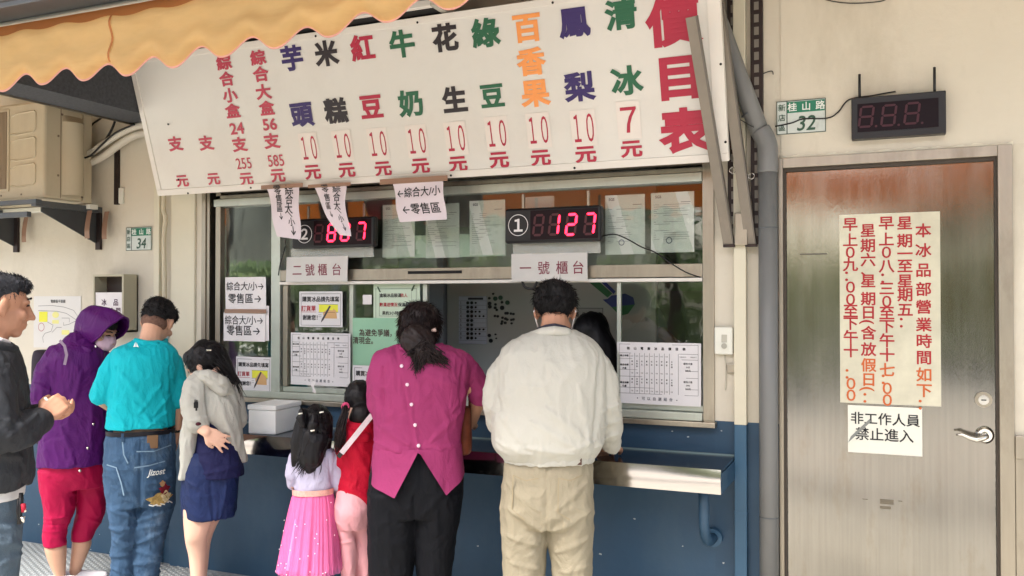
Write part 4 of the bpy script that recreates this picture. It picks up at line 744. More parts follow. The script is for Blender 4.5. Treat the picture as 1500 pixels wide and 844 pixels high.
# ------------------------------------------------------------------ people
M0 = M
def M(name, rgb, rough=.6, *a, **k): k.setdefault('spec', .2); return M0(name, rgb, rough, *a, **k)
SKIN = M('skin', (208,160,132), .5, var=.06, vs=6, bump=.08, bs=90, spec=.4); SKINT = M('tanned skin', (182,134,108), .5, var=.08, vs=6, bump=.1, bs=90, spec=.4)
SKINP = M('pale skin', (226,182,158), .5, var=.05, vs=6, bump=.06, bs=90, spec=.4)
def HAIRM(name, c, st=(40,40,4)): return M(name, c, .5, var=.4, vs=1.5, bump=.35, bs=4, st=st, spec=.3)
HAIRB = HAIRM('black hair', (17,15,18)); HAIRD = HAIRM('dark brown hair', (30,20,20)); HAIRG = M('greying short hair', (40,41,46), .65, var=.6, vs=60, bump=.5, bs=120, spec=.3)
HAIRS = M('short black hair', (18,16,17), .65, var=.4, vs=60, bump=.5, bs=120, spec=.3)
def hsh(ix, iy, iz):
    n = (ix*374761393+iy*668265263+iz*2147483647*7) & 0xffffffff; n = (n ^ (n >> 13))*1274126177 & 0xffffffff; return ((n ^ (n >> 16)) & 0xffff)/65535.
def vnoise(p):
    i = np.floor(p).astype(np.int64); f = p-i; f = f*f*(3-2*f); r = 0
    for dx in (0,1):
        for dy in (0,1):
            for dz in (0,1):
                w = (f[:,0] if dx else 1-f[:,0])*(f[:,1] if dy else 1-f[:,1])*(f[:,2] if dz else 1-f[:,2]); r = r+w*hsh(i[:,0]+dx, i[:,1]+dy, i[:,2]+dz)
    return r*2-1
class Parts:
    def __init__(s): s.v = []; s.f = []; s.n = 0
    def add(s, v, f): s.v.append(np.asarray(v, float)); s.f += [tuple(i+s.n for i in q) for q in f]; s.n += len(v)
    def ball(s, c, r, R=None, n=16, m=10):
        r = (r,)*3 if np.isscalar(r) else r; v = [(0,0,-1)]; f = []
        for j in range(1, m):
            t = math.pi*j/m
            for i in range(n): a = 2*math.pi*i/n; v.append((math.sin(t)*math.cos(a), math.sin(t)*math.sin(a), -math.cos(t)))
        v.append((0,0,1)); L = len(v)-1
        for i in range(n):
            j = (i+1)%n; f.append((0, 1+j, 1+i)); f.append((L, L-n+i, L-n+j))
            for k in range(m-2): a = 1+k*n; f.append((a+i, a+j, a+n+j, a+n+i))
        v = np.array(v)*np.array(r)
        if R is not None: v = v @ np.array(R.to_3x3()).T
        s.add(v+np.array(c), f); return s
    def limb(s, pts, rs, n=14):
        pts = [np.array(p, float) for p in pts]; rs = list(rs) if not np.isscalar(rs) else [rs]*len(pts)
        for p, r in zip(pts, rs): s.ball(p, r, n=12, m=8)
        for a, b, ra, rb in zip(pts, pts[1:], rs, rs[1:]):
            d = b-a; L = np.linalg.norm(d)
            if L < 1e-5: continue
            d /= L; u = np.cross(d, (0,0,1) if abs(d[2]) < .9 else (1,0,0)); u /= np.linalg.norm(u); w = np.cross(d, u)
            v = [a+ra*(u*math.cos(t)+w*math.sin(t)) for t in [2*math.pi*k/n for k in range(n)]]+[b+rb*(u*math.cos(t)+w*math.sin(t)) for t in [2*math.pi*k/n for k in range(n)]]
            f = [(k, (k+1)%n, n+(k+1)%n, n+k) for k in range(n)]+[tuple(range(n))[::-1], tuple(range(n, 2*n))]; s.add(v, f)
        return s
    def loft(s, rings, n=36, p=2.3, sub=4):
        R = [np.array(r, float) for r in rings]; out = []
        for i in range(len(R)-1):
            a = R[max(i-1,0)]; b = R[i]; c = R[i+1]; d = R[min(i+2,len(R)-1)]
            for k in range(sub): t = k/sub; q = .5*((2*b)+(c-a)*t+(2*a-5*b+4*c-d)*t*t+(3*b-a-3*c+d)*t**3); out.append(q)
        out.append(R[-1]); v = []
        for q in out:
            for k in range(n):
                t = 2*math.pi*k/n; c, s_ = math.cos(t), math.sin(t)
                v.append((q[0]+q[3]*math.copysign(abs(c)**(2/p), c), q[1]+q[4]*math.copysign(abs(s_)**(2/p), s_), q[2]))
        f = [(j*n+k, j*n+(k+1)%n, (j+1)*n+(k+1)%n, (j+1)*n+k) for j in range(len(out)-1) for k in range(n)]
        f += [tuple(range(n))[::-1], tuple(range((len(out)-1)*n, len(out)*n))]; s.add(v, f); return s
TMPS = bpy.data.scenes.new('scratch'); FINE = 2.0
def remesh(parts, vox, sm):
    me = bpy.data.meshes.new('scratch'); me.from_pydata(np.concatenate(parts.v).tolist(), [], parts.f)
    bm = bmesh.new(); bm.from_mesh(me); bmesh.ops.recalc_face_normals(bm, faces=bm.faces); bm.to_mesh(me); bm.free()
    o = bpy.data.objects.new('scratch', me); TMPS.collection.objects.link(o)
    m = o.modifiers.new('r', 'REMESH'); m.mode = 'VOXEL'; m.voxel_size = vox
    if sm: s = o.modifiers.new('s', 'SMOOTH'); s.iterations = sm; s.factor = .5
    vl = TMPS.view_layers[0]; vl.update(); dg = vl.depsgraph; dg.update()
    me2 = bpy.data.meshes.new_from_object(o.evaluated_get(dg)); bpy.data.objects.remove(o); bpy.data.meshes.remove(me); return me2
class Person:
    def __init__(s, label, FR, cat='person'):
        s.x, s.y, s.t = FR; s.e = thing('person', label, cat, (s.x, s.y, 0)); s.c, s.s = math.cos(s.t), math.sin(s.t)
    def world(s, co):
        o = np.empty_like(co); o[:,0] = s.x+co[:,0]*s.c-co[:,1]*s.s; o[:,1] = s.y+co[:,0]*s.s+co[:,1]*s.c; o[:,2] = co[:,2]; return o
    def put(s, name, me, mat, parent=None, smooth=True, **k):
        n = len(me.vertices); co = np.empty(n*3, np.float32); me.vertices.foreach_get('co', co); me.vertices.foreach_set('co', s.world(co.reshape(-1, 3)).astype(np.float32).ravel())
        me.materials.clear(); return finish(name, me, mat, parent or s.e, smooth, **k)
    def cloth(s, name, parts, mat, vox=.007, sm=4, noise=(), folds=(), parent=None, post=None, **k):
        me = remesh(parts, vox, sm); n = len(me.vertices); co = np.empty(n*3, np.float32); me.vertices.foreach_get('co', co); co = co.reshape(-1, 3).astype(float)
        no = np.empty(n*3, np.float32); me.vertex_normals.foreach_get('vector', no); no = no.reshape(-1, 3); d = np.zeros(n)
        for it in noise:
            amp, sc = it[:2]; ph = it[2] if len(it) > 2 else 0; q = vnoise(co*np.array(sc)+ph)
            if amp < 0: q = 1-2*np.abs(q)**.8; amp = -amp
            d += amp*q
        if noise and vox <= .007:
            wq = co+.03*np.stack([vnoise(co*9+k*7) for k in range(3)], 1); fine = 1-2*np.abs(vnoise(wq*np.array((22,22,15))+wq[:,[0]]*8+3))**.7; d += .0016*fine*FINE
        front = np.clip(.5-no[:,1]*2, 0, 1)
        for pts, w, amp in folds:
            best = np.full(n, 9.)
            for a, b in zip(pts, pts[1:]):
                a = np.array((a[0], a[2])); b = np.array((b[0], b[2])); ab = b-a; L = ab@ab
                p = co[:,[0,2]]-a; t = np.clip(p@ab/L, 0, 1); dd = np.linalg.norm(p-t[:,None]*ab, axis=1)/(1-.65*np.abs(2*t-1)**2 if len(pts) == 2 else 1); best = np.minimum(best, dd)
            d += .8*amp*np.exp(-(best/(w*1.25))**2)*front
        co += no*d[:,None]
        if post: co = post(co)
        me.vertices.foreach_set('co', co.astype(np.float32).ravel()); return s.put(name, me, mat, parent, **k)
    def mesh(s, name, mb, mat, parent=None, smooth=True, **k):
        bmesh.ops.recalc_face_normals(mb.bm, faces=mb.bm.faces); me = bpy.data.meshes.new(name); mb.bm.to_mesh(me); mb.bm.free(); return s.put(name, me, mat, parent, smooth, **k)
def rotm(d, roll=0):
    """head frame: +y looks along d"""
    y = Vector(d).normalized(); x = y.cross(Vector((0,0,1))).normalized(); z = x.cross(y); m = Matrix((x, y, z)).transposed(); return m @ Matrix.Rotation(roll, 3, 'Y')
def head(P, c, d, neck, s=1.0, roll=0, nr=.052, ears=True):
    m = rotm(d, roll); A = np.array(m); c = np.array(c, float)
    L = lambda x, y, z: c+A@(np.array((x, y, z))*s)
    P.ball(L(0,-.012,.03), (.074*s,.094*s,.086*s), m); P.ball(L(0,.028,-.03), (.058*s,.066*s,.078*s), m); P.ball(L(0,.062,-.088), (.028*s,.024*s,.02*s), m); P.ball(L(0,.075,.028), (.05*s,.018*s,.014*s), m)
    P.limb([L(0,.09,.015), L(0,.107,-.018), L(0,.112,-.026)], [.007*s,.010*s,.012*s]); P.ball(L(-.011,.1,-.03), .008*s); P.ball(L(.011,.1,-.03), .008*s)
    P.ball(L(0,.09,-.053), (.023*s,.009*s,.006*s), m); P.ball(L(0,.088,-.066), (.02*s,.009*s,.007*s), m)
    for sg in (-1, 1):
        P.ball(L(sg*.045,.065,-.02), (.02*s,.02*s,.02*s), m)
        if ears: P.ball(L(sg*.078,-.004,-.002), (.010*s,.020*s,.032*s), m @ Matrix.Rotation(sg*.35, 3, 'Z')); P.ball(L(sg*.075,.002,-.026), (.008*s,.010*s,.012*s), m)
    P.limb([L(0,-.03,-.045), neck], [nr*s, nr*s*1.1]); return L, m
def hand(P, w, d, n, side, s=1.0, curl=(.3,.35,.4,.5), spread=.12, thumb=.6):
    """palm and five fingers. w wrist, d finger direction, n palm normal, side +1/-1 thumb side"""
    w = np.array(w, float); d = np.array(d, float); d /= np.linalg.norm(d); n = np.array(n, float); n -= d*(n@d); n /= np.linalg.norm(n); sd = np.cross(d, n)*side
    ln = (.070,.078,.072,.056); P.ball(w, .022*s)
    for k in range(4):
        o = (1.5-k)*.0195*s; kn = w+d*(.084-.004*abs(k-1))*s+sd*o; P.limb([w+d*.01*s+sd*o*.6, w+d*.045*s+sd*o*.95, kn], [.014*s,.0145*s,.0115*s])
        a = 0; p = kn; dr = d+sd*(1.5-k)*spread; dr /= np.linalg.norm(dr); pts = [p]
        for j, fr_ in enumerate((.45,.31,.24)):
            a += curl[k]*(1,1.2,.8)[j]; q = dr*math.cos(a)+n*math.sin(a); p = p+q*ln[k]*fr_*s; pts.append(p)
        P.limb(pts, [.0100*s,.0092*s,.0084*s,.0072*s], n=10)
    b = w+d*.022*s+sd*.024*s; t1 = b+(d*.55+sd*.7+n*.25*thumb)*.036*s; t2 = t1+(d*.8+sd*.25+n*.4*thumb)*.030*s; t3 = t2+(d*.9+n*.45*thumb)*.022*s; P.limb([b, t1, t2, t3], [.016*s,.0125*s,.0105*s,.009*s], n=10)
def strands(mb, root, tip, n, spread0, spread1, r=.0022, wav=.01, rn=random, mid=None):
    for _ in range(n):
        o0 = Vector([rn.gauss(0, spread0) for _ in range(3)]); o1 = Vector([rn.gauss(0, spread1) for _ in range(3)]); a = Vector(root)+o0; b = Vector(tip)+o1; f = rn.uniform(.75, 1.05); b = a+(b-a)*f
        ph = rn.random()*6; pts = []
        for k in range(8):
            t = k/7; p = a.lerp(b, t)
            if mid is not None: p = a.lerp(Vector(mid)+(o0+o1)*.5, t*2) if t < .5 else (Vector(mid)+(o0+o1)*.5).lerp(b, t*2-1)
            pts.append(p+Vector((math.sin(ph+t*5)*wav*t, math.cos(ph+t*4)*wav*t, 0)))
        mb.tube(pts, [r, r, r*1.1, r*1.1, r, r*.9, r*.7, r*.25], 5)
def shoe(P, c, d, s=1.0):
    d = np.array(d, float); d /= np.linalg.norm(d); c = np.array(c, float); P.limb([c-d*.06*s+(0,0,.035), c+d*.05*s+(0,0,.032), c+d*.15*s+(0,0,.026)], [.037*s,.038*s,.030*s])
def floor_cut(co): co[:,2] = np.maximum(co[:,2], .006+.0*co[:,2]); return co
WOVEN = dict(var=.09, vs=6, bump=.45, bs=170, wr=.45)
def belt(mb, ring, h, mb_t=.006):
    a, b, z, ra, rb = ring
    def f(u, v): t = u*2*math.pi; c, s_ = math.cos(t), math.sin(t); return (a+(ra+mb_t)*math.copysign(abs(c)**(2/2.3), c), b+(rb+mb_t)*math.copysign(abs(s_)**(2/2.3), s_), z+h*v)
    mb.grid(f, 60, 2); return mb
def on_ring(ring, px_a, off=.004):
    """b of the near side of a ring at lateral position a"""
    a, b, z, ra, rb = ring; t = max(-1, min(1, (px_a-a)/ra)); return b-rb*(1-abs(t)**2.3)**(1/2.3)-off
def stroke(P, pts, r, ring): pass

def fuzz(P_, L, hm, n, balls, ln=.022, r=.0011, mat=HAIRS, down=.55, seed=1, parent=None, keep=None):
    rn = np.random.RandomState(seed); V_ = []; F_ = []; A = np.array(hm); nn = 0
    for _ in range(n):
        c, rad = balls[rn.randint(len(balls))]; d = rn.randn(3); d /= np.linalg.norm(d); q = np.array(c)+np.array(rad)*d*.97
        if any(np.sum(((q-np.array(c2))/np.array(r2))**2) < .86 for c2, r2 in balls): continue
        if keep is not None and not keep(q): continue
        nrm = d/np.array(rad); nrm /= np.linalg.norm(nrm); fl = np.array((0,-.35,-1))-nrm*(np.array((0,-.35,-1))@nrm); fl /= np.linalg.norm(fl)+1e-6
        g = nrm*(1-down)+fl*down+rn.randn(3)*(.22 if down < .9 else .06); g /= np.linalg.norm(g); l = ln*rn.uniform(.6, 1.2); sd = np.cross(g, rn.randn(3)); sd /= np.linalg.norm(sd); s2 = np.cross(g, sd)
        pts = [q, q+g*l*.5, q+g*l*.85+fl*l*.2]
        for j, (pt, rr) in enumerate(zip(pts, (r, r, r*.3))):
            for k in range(3): a = k*2.094; V_.append(L(*(pt+(sd*math.cos(a)+s2*math.sin(a))*rr)))
        for j in range(2):
            for k in range(3): F_.append((nn+j*3+k, nn+j*3+(k+1)%3, nn+j*3+3+(k+1)%3, nn+j*3+3+k))
        nn += 9
    me = bpy.data.meshes.new('hair_wisps'); me.from_pydata([tuple(v) for v in V_], [], F_); return P_.put('hair_wisps', me, mat, parent)

# --- man in the teal polo
p = Person('man in a teal polo shirt and worn blue jeans, seen from behind', (-3.5597, -0.58, 0.8054))
B = Parts(); L, hm = head(B, (0.0864, 0.05, 1.4322), (.35,.75,-.55), (0.0438, 0, 1.3039), .98, roll=.12)
B.loft([(0.0222, 0, 1.2369, 0.0939, 0.07), (0.0134, 0, 1.1338, 0.1164, 0.08), (0.0071, 0, 0.8583, 0.1306, 0.09)])
for k, pts in enumerate((((-0.0969, 0, 1.1855), (-0.1724, 0.02, 1.0448), (-0.0871, 0.24, 0.9456)), ((0.1493, 0, 1.1779), (0.1866, 0, 1.0171), (0.1785, 0.03, 0.8575)))): B.limb(pts, [.034,.034,.027])
hand(B, (0.1785, 0.03, 0.8504), (-.12,.05,-1), (-.9,.2,0), 1, 1.0, curl=(.35,.4,.45,.5)); hand(B, (-0.0805, 0.25, 0.9441), (.7,.7,-.1), (0,0,-1), -1)
B.limb([(-0.0758, 0, 0.8208), (-0.0779, 0, 0.061)], [.06,.04]); B.limb([(0.0789, 0, 0.8112), (0.0244, 0, 0.0479)], [.06,.04])
p.cloth('body', B, SKIN, .006, 3)
C_ = Parts(); C_.ball(L(0,-.022,.052), (.083,.098,.075), hm); C_.ball(L(0,.03,.075), (.07,.072,.05), hm); C_.ball(L(0,-.052,.02), (.068,.062,.06), hm)
p.cloth('hair', C_, HAIRS, .005, 2, noise=((.004,(38,38,38)),(.0015,(90,90,90))))
fuzz(p, L, hm, 2600, [((0,-.022,.052), (.083,.098,.075)), ((0,.03,.075), (.07,.072,.05)), ((0,-.052,.02), (.068,.062,.06))], .018, seed=2)
C_ = Parts(); C_.ball(L(0,-.035,-.018), (.068,.068,.045), hm); p.cloth('hair_fade', C_, M('shaved dark stubble', (112,84,72), .7, var=.3, vs=80), .006, 3)
C_ = Parts(); C_.ball(L(0,.068,-.045), (.052,.048,.048), hm); p.cloth('face_mask', C_, M('pale mask', (206,220,222), .7), .006, 3)
tor = [(0.049, 0.01, 1.3434, 0.0766, 0.062), (0.0351, 0.01, 1.3234, 0.1138, 0.085), (0.0278, 0.01, 1.2999, 0.1478, 0.11), (0.0252, 0, 1.2594, 0.1636, 0.125), (0.0223, 0, 1.1869, 0.1635, 0.13), (0.0115, 0, 1.0838, 0.1615, 0.13), (0.0088, 0, 0.9874, 0.1614, 0.125), (0.0061, 0, 0.9017, 0.1645, 0.13)]
C_ = Parts(); C_.loft(tor); C_.limb([(-0.1099, 0, 1.2379), (-0.1504, 0, 1.1527), (-0.1757, 0.02, 1.0725)], [.056,.058,.060]); C_.limb([(0.159, 0, 1.2236), (0.1761, 0, 1.1238), (0.1798, 0, 1.0386)], [.052,.056,.054])
polo = p.cloth('polo_shirt', C_, M('teal polo cloth', (14,176,190), .7, **WOVEN), .006, 4, noise=((.005,(9,9,5)),(-.0035,(13,13,6),3)), folds=[(((-0.0778, 0, 1.1849), (0.0355, 0, 1.0238)), .014, .009), (((-0.0259, 0, 1.044), (0.0521, 0, 0.946)), .010, .008), (((0.1035, 0, 1.1264), (0.0033, 0, 0.9903)), .012, .008), (((0.1498, 0, 1.0717), (0.0683, 0, 0.9697)), .010, .008), (((0.1338, 0, 0.9841), (0.0361, 0, 0.9118)), .009, .008), (((-0.1401, 0, 0.9971), (-0.0605, 0, 0.924)), .009, .007), (((-0.1034, 0, 1.2204), (-0.1215, 0, 1.0654)), .008, -.008), (((0.1392, 0, 1.2135), (0.1566, 0, 1.0361)), .008, -.008), (((-0.0126, 0, 0.9632), (0.1176, 0, 0.9215)), .008, .006)])
C_ = Parts(); C_.limb([(-0.0178, -0.035, 1.3451), (0.0238, -0.07, 1.332), (0.0753, -0.065, 1.3239), (0.1184, -0.02, 1.3245), (0.1264, 0.04, 1.3394)], [.014,.017,.017,.015,.013]); p.cloth('collar', C_, MC['teal polo cloth'], .004, 3, parent=polo)
lg = (-0.0174, -0.115, 1.328); m_ = MB(); g = lambda a, z: (lg[0]+a, on_ring(tor[2], lg[0]+a, .010), lg[2]+z)
for tri in (((-.012,-.012),(-.002,.014),(0,-.010)), ((.002,-.010),(.003,.012),(.013,-.014))): m_.poly([g(*q) for q in tri])
p.mesh('shirt_logo', m_, M('white print', (225,235,232), .5), polo, smooth=False)
jr = [(0.0077, 0, 0.8807, 0.1597, 0.118), (0.0065, 0, 0.826, 0.1645, 0.125), (0.0056, -0.005, 0.7241, 0.1691, 0.135), (0.0078, 0, 0.6027, 0.1676, 0.125), (0.008, 0, 0.5089, 0.1547, 0.11)]
C_ = Parts(); C_.loft(jr); C_.loft([(-0.0742, 0, 0.6543, 0.0859, 0.1), (-0.0736, 0, 0.5335, 0.0795, 0.09), (-0.0683, -0.01, 0.4309, 0.0651, 0.082), (-0.0679, 0, 0.3076, 0.0588, 0.078), (-0.0798, 0, 0.1571, 0.0523, 0.07), (-0.0839, 0, 0.0339, 0.0507, 0.068)]); C_.loft([(0.0821, 0, 0.6428, 0.0931, 0.1), (0.0795, 0, 0.5213, 0.093, 0.092), (0.062, -0.01, 0.4101, 0.0876, 0.085), (0.0447, 0, 0.2978, 0.0794, 0.08), (0.0309, 0, 0.1461, 0.0711, 0.072), (0.0218, 0, 0.0223, 0.0677, 0.07)])
DENIM = M('worn blue denim', (58,84,112), .8, wr=.45, var=.22, vs=7, bump=.5, bs=180, st=(1,1,.6), dirt=.5, drgb=(134,158,178), ds=5, dst=(1,1,.6))
fl = []
for qa, qb in (((-0.131, 0, 0.5075), (-0.0099, 0, 0.4515)),((-0.143, 0, 0.4055), (-0.0225, 0, 0.4075)),((-0.1207, 0, 0.3586), (-0.0155, 0, 0.2957)),((-0.1359, 0, 0.2674), (-0.0218, 0, 0.2756)),((-0.1167, 0, 0.2102), (-0.034, 0, 0.173)),((-0.0226, 0, 0.4353), (0.1199, 0, 0.4745)),((0.0036, 0, 0.3285), (0.1401, 0, 0.3847)),((-0.0218, 0, 0.2895), (0.1211, 0, 0.2391)),((-0.0343, 0, 0.2215), (0.1146, 0, 0.2257)),((-0.0083, 0, 0.1631), (0.1084, 0, 0.1563)),((-0.0557, 0, 0.6462), (0.0058, 0, 0.5196)),((0.1587, 0, 0.6085), (0.0286, 0, 0.4827)),((0.0221, 0, 0.4833), (-0.0347, 0, 0.2978))): fl.append(((qa, qb), .010, .009))
jn = p.cloth('jeans', C_, DENIM, .006, 3, noise=((.004,(10,10,10)),(-.004,(16,16,26),7)), folds=fl+[(((0.0073, 0, 0.8505), (0.006, 0, 0.4848)), .006, -.010)], post=floor_cut)
p.mesh('belt', belt(MB(), (0.0078, 0, 0.8703, 0.1597, 0.12), .022), M('dark leather belt', (30,30,36), .4), jn)
m_ = MB()
for x in (((-0.0761, 0, 0.8766, 0.0064, 0.1)), ((0.1459, 0, 0.8638, 0.005, 0.1))): m_.box(x[0]-.006, x[0]+.006, on_ring(jr[0], x[0], .011), on_ring(jr[0], x[0], .006), x[2]-.04, x[2]+.012)
p.mesh('belt_loop', m_, DENIM, jn, smooth=False)
x = (0.0624, 0, 0.8488, 0.0261, 0.1); p.mesh('leather_patch', MB().box(x[0]-x[3], x[0]+x[3], on_ring(jr[0], x[0], .014), on_ring(jr[0], x[0], .008), x[2]-.042, x[2]+.024, .002), M('brown leather patch', (126,98,72), .7, var=.2), jn, smooth=False)
def strip(ps, w, ring, off=.006):
    m_ = MB(); v = []
    for i, q in enumerate(ps):
        a = ps[max(i-1,0)]; b = ps[min(i+1,len(ps)-1)]; dx, dz = b[0]-a[0], b[2]-a[2]; l = math.hypot(dx, dz); v.append((q[0]-dz/l*w/2, q[2]+dx/l*w/2, q[0]+dz/l*w/2, q[2]-dx/l*w/2))
    for a, b in zip(v, v[1:]): m_.poly([(a[0], on_ring(ring, a[0], off), a[1]), (b[0], on_ring(ring, b[0], off), b[1]), (b[2], on_ring(ring, b[2], off), b[3]), (a[2], on_ring(ring, a[2], off), a[3])])
    return m_
ST = M('pale denim stitching', (120,146,168), .8)
for nm, ps in (('pocket_stitching', ((-0.148, 0, 0.7324), (-0.1038, 0, 0.7224), (-0.0812, 0, 0.6482), (-0.0681, 0, 0.5849))), ('pocket_stitching', ((-0.021, 0, 0.72), (0.0468, 0, 0.7257), (0.1218, 0, 0.7381))), ('yoke_seam', ((-0.076, 0, 0.8486), (-0.0693, 0, 0.7858), (-0.0499, 0, 0.7429))), ('yoke_seam', ((-0.0118, 0, 0.7994), (0.0692, 0, 0.7943), (0.1511, 0, 0.8138)))): p.mesh(nm, strip(ps, .006, jr[2], .008), ST, jn, smooth=False)
# lettering and an embroidered patch on the right seat pocket (plain shapes)
me_s = lambda u, v, o: p.world(np.stack([np.asarray(u, float), np.array([on_ring(jr[2], float(a_), .012) for a_ in np.atleast_1d(u)])-np.asarray(o), np.asarray(v, float)], -1))
q = (0.0828, 0, 0.6917); text([('Jizost', q[0], q[2], .042, .02, .85, .25)], me_s, M('white embroidery', (220,224,220), .7), jn)
q = (0.1062, 0, 0.5775)
for nm, mt, (da, dz, ra, rz) in (('patch_gold', M('gold embroidery', (172,146,88), .8, var=.4, vs=60, bump=.8, bs=200), (-.01,-.025,.055,.028)), ('patch_red', M('dark red embroidery', (120,28,44), .8, var=.3, vs=60), (.014,.022,.024,.024)), ('patch_cream', M('cream embroidery', (206,190,148), .8, var=.3, vs=60), (.02,-.015,.022,.026)), ('patch_tan', M('tan embroidery', (176,136,96), .8), (.004,.052,.013,.014))):
    shape([[(q[0]+da+ra*(1+.25*math.sin(5*t))*math.cos(t), q[2]+dz+rz*(1+.2*math.cos(4*t))*math.sin(t)) for t in [2*math.pi*k/22 for k in range(22)]]], me_s, mt, jn, nm, off=.001+.0006*(rz < .027)+.0006*(ra < .02))
for k in range(6): a_ = q[0]-.06+.018*k; shape([[(a_, q[2]-.05-.008*math.sin(k)), (a_+.022, q[2]-.058+.006*math.sin(k*2)), (a_+.022, q[2]-.052+.006*math.sin(k*2)), (a_, q[2]-.044-.008*math.sin(k))]], me_s, MC['white embroidery'], jn, 'patch_stitches')
C_ = Parts(); shoe(C_, ((-0.0841, 0, 0.0273)[0],0,0), (.1,1,0)); shoe(C_, ((0.0246, 0, 0.0131)[0],0,0), (.25,1,0)); p.cloth('shoes', C_, M('dark shoes', (50,50,54), .6), .007, 3, post=floor_cut)
p.mesh('wristwatch', MB().tube([(0.1784, 0.03, 0.8789), (0.1784, 0.03, 0.8611)], .031, 16), BLACK)

# --- woman in the purple hooded jacket
p = Person('woman in a purple hooded rain jacket, crimson leggings and a pink face mask', (-4.1041, -0.5, 0.8647))
B = Parts(); hd_ = (.66,-.60,-.45); L, hm = head(B, (0.116, -0.01, 1.3845), hd_, (0.0222, 0.02, 1.2803), .96)
B.loft([(0.0135, 0, 1.2549, 0.1172, 0.09), (0.0022, 0, 0.9618, 0.1302, 0.1), (-0.0089, 0, 0.6335, 0.1365, 0.1)])
B.limb([(-0.0769, 0, 1.1803), (-0.1537, -0.02, 1.0019), (-0.0371, 0.2, 0.9118)], [.034,.034,.027]); B.limb([(0.1141, 0, 1.1739), (0.1785, 0.05, 0.9702), (0.2184, 0.26, 0.8668)], [.034,.034,.027]); hand(B, (-0.0302, 0.2, 0.9114), (.7,.7,0), (0,0,-1), 1, .9)
B.loft([(-0.0857, 0, 0.5232, 0.0525, 0.05), (-0.0941, 0, 0.2852, 0.0393, 0.04), (-0.0921, 0, 0.2352, 0.0508, 0.05), (-0.0919, 0, 0.21, 0.054, 0.056), (-0.0833, 0, 0.1382, 0.0426, 0.048), (-0.0715, 0, 0.0689, 0.0279, 0.036), (-0.0713, 0, 0.0355, 0.0246, 0.034)]); B.loft([(0.0784, 0.06, 0.496, 0.0513, 0.05), (0.0522, 0.05, 0.2942, 0.0441, 0.04), (0.0356, 0.05, 0.2405, 0.0474, 0.05), (0.0341, 0.05, 0.2036, 0.049, 0.054), (0.0176, 0.05, 0.1299, 0.0388, 0.045), (0.0028, 0.05, 0.0638, 0.0303, 0.034), (0.0014, 0.05, 0.0229, 0.0286, 0.032)])
p.cloth('body', B, SKIN, .006, 3)
PUR = M('purple rain jacket', (82,22,98), .5, wr=.45, var=.08, vs=3, bump=.12, bs=120)
HB = M('inner hood purple', (72,18,88), .5)
def hoodf(u, v, off=0):
    t = u*2*math.pi; c, s_ = math.cos(t), math.sin(t); y0 = .088+.03*s_-.045*max(0, -s_); k = math.sin(v*math.pi/2); y = y0+(-.135-y0)*k
    sc = math.sqrt(max(0, 1-(max(0, v-.18)/.82)**2.2))*(1+.10*math.sin(min(1, v*2.2)*math.pi)) if v < 1 else 0
    w = 1+.03*math.sin(5*t+v*6)*(1-v)+.02*math.sin(9*t+2); rr = sc*w-off
    return tuple(L(.094*rr*c, y, .012+.112*rr*s_+.02*(1-v)*(s_ > 0)*s_))
hd = p.mesh('hood', MB().grid(hoodf, 72, 26), PUR); p.mesh('hood_lining', MB().grid(lambda u, v: hoodf(u, v*.8, .045), 60, 14), HB, hd)
p.mesh('hood_rim', MB().tube([hoodf(k/48, 0, .02) for k in range(49)], .006, 8), PUR, hd)
C_ = Parts(); C_.limb([L(0,-.06,-.05), L(0,-.03,-.10), (0.0019, 0, 1.2966)], [.078,.080,.085]); C_.limb([(-0.0113, -0.03, 1.2983), (0.0549, -0.09, 1.2776), (0.1161, -0.03, 1.2954)], [.03,.03,.03]); p.cloth('hood_base', C_, PUR, .006, 4, noise=((.006,(9,9,9)),), folds=[(((-0.0116, 0, 1.3267), (0.0965, 0, 1.2644)), .008, .008)])
tor = [(0.0256, 0.01, 1.3381, 0.0706, 0.075), (0.0198, 0.01, 1.3057, 0.1108, 0.1), (0.0092, 0, 1.2558, 0.1455, 0.12), (0.0051, 0, 1.1647, 0.1604, 0.13), (0.0046, 0, 1.0002, 0.1653, 0.135), (-0.0025, 0, 0.8182, 0.17, 0.14), (-0.0102, 0, 0.7276, 0.1714, 0.142), (-0.0148, 0, 0.6586, 0.1696, 0.142)]
C_ = Parts(); C_.loft(tor); C_.limb([(-0.0905, 0, 1.2471), (-0.135, -0.03, 1.1552), (-0.1627, -0.05, 1.0417), (-0.1465, -0.03, 0.9443), (-0.0534, 0.12, 0.8992)], [.062,.064,.060,.052,.042]); C_.limb([(0.1171, 0, 1.2339), (0.1671, 0.03, 1.0373), (0.1993, 0.14, 0.9287)], [.06,.058,.045])
jk = p.cloth('rain_jacket', C_, PUR, .006, 4, noise=((.007,(6,6,5)),(-.004,(11,11,8),5)), folds=[(((-0.0904, 0, 1.225), (-0.1149, 0, 0.9611)), .009, -.010), (((-0.1937, 0, 1.1113), (-0.109, 0, 1.0637)), .010, .009), (((-0.1995, 0, 1.0021), (-0.0956, 0, 1.0153)), .010, .009), (((0.0295, 0, 1.1767), (-0.0226, 0, 0.9561)), .012, .007), (((-0.0685, 0, 0.8849), (-0.001, 0, 0.6768)), .012, .008), (((0.0907, 0, 1.0997), (0.0721, 0, 0.8016)), .012, .008), (((-0.1466, 0, 0.8164), (-0.1326, 0, 0.669)), .010, .008), (((-0.199, 0, 0.9292), (-0.1179, 0, 0.9172)), .008, .008), (((-0.1877, 0, 1.1658), (-0.1031, 0, 1.1628)), .008, .007)])
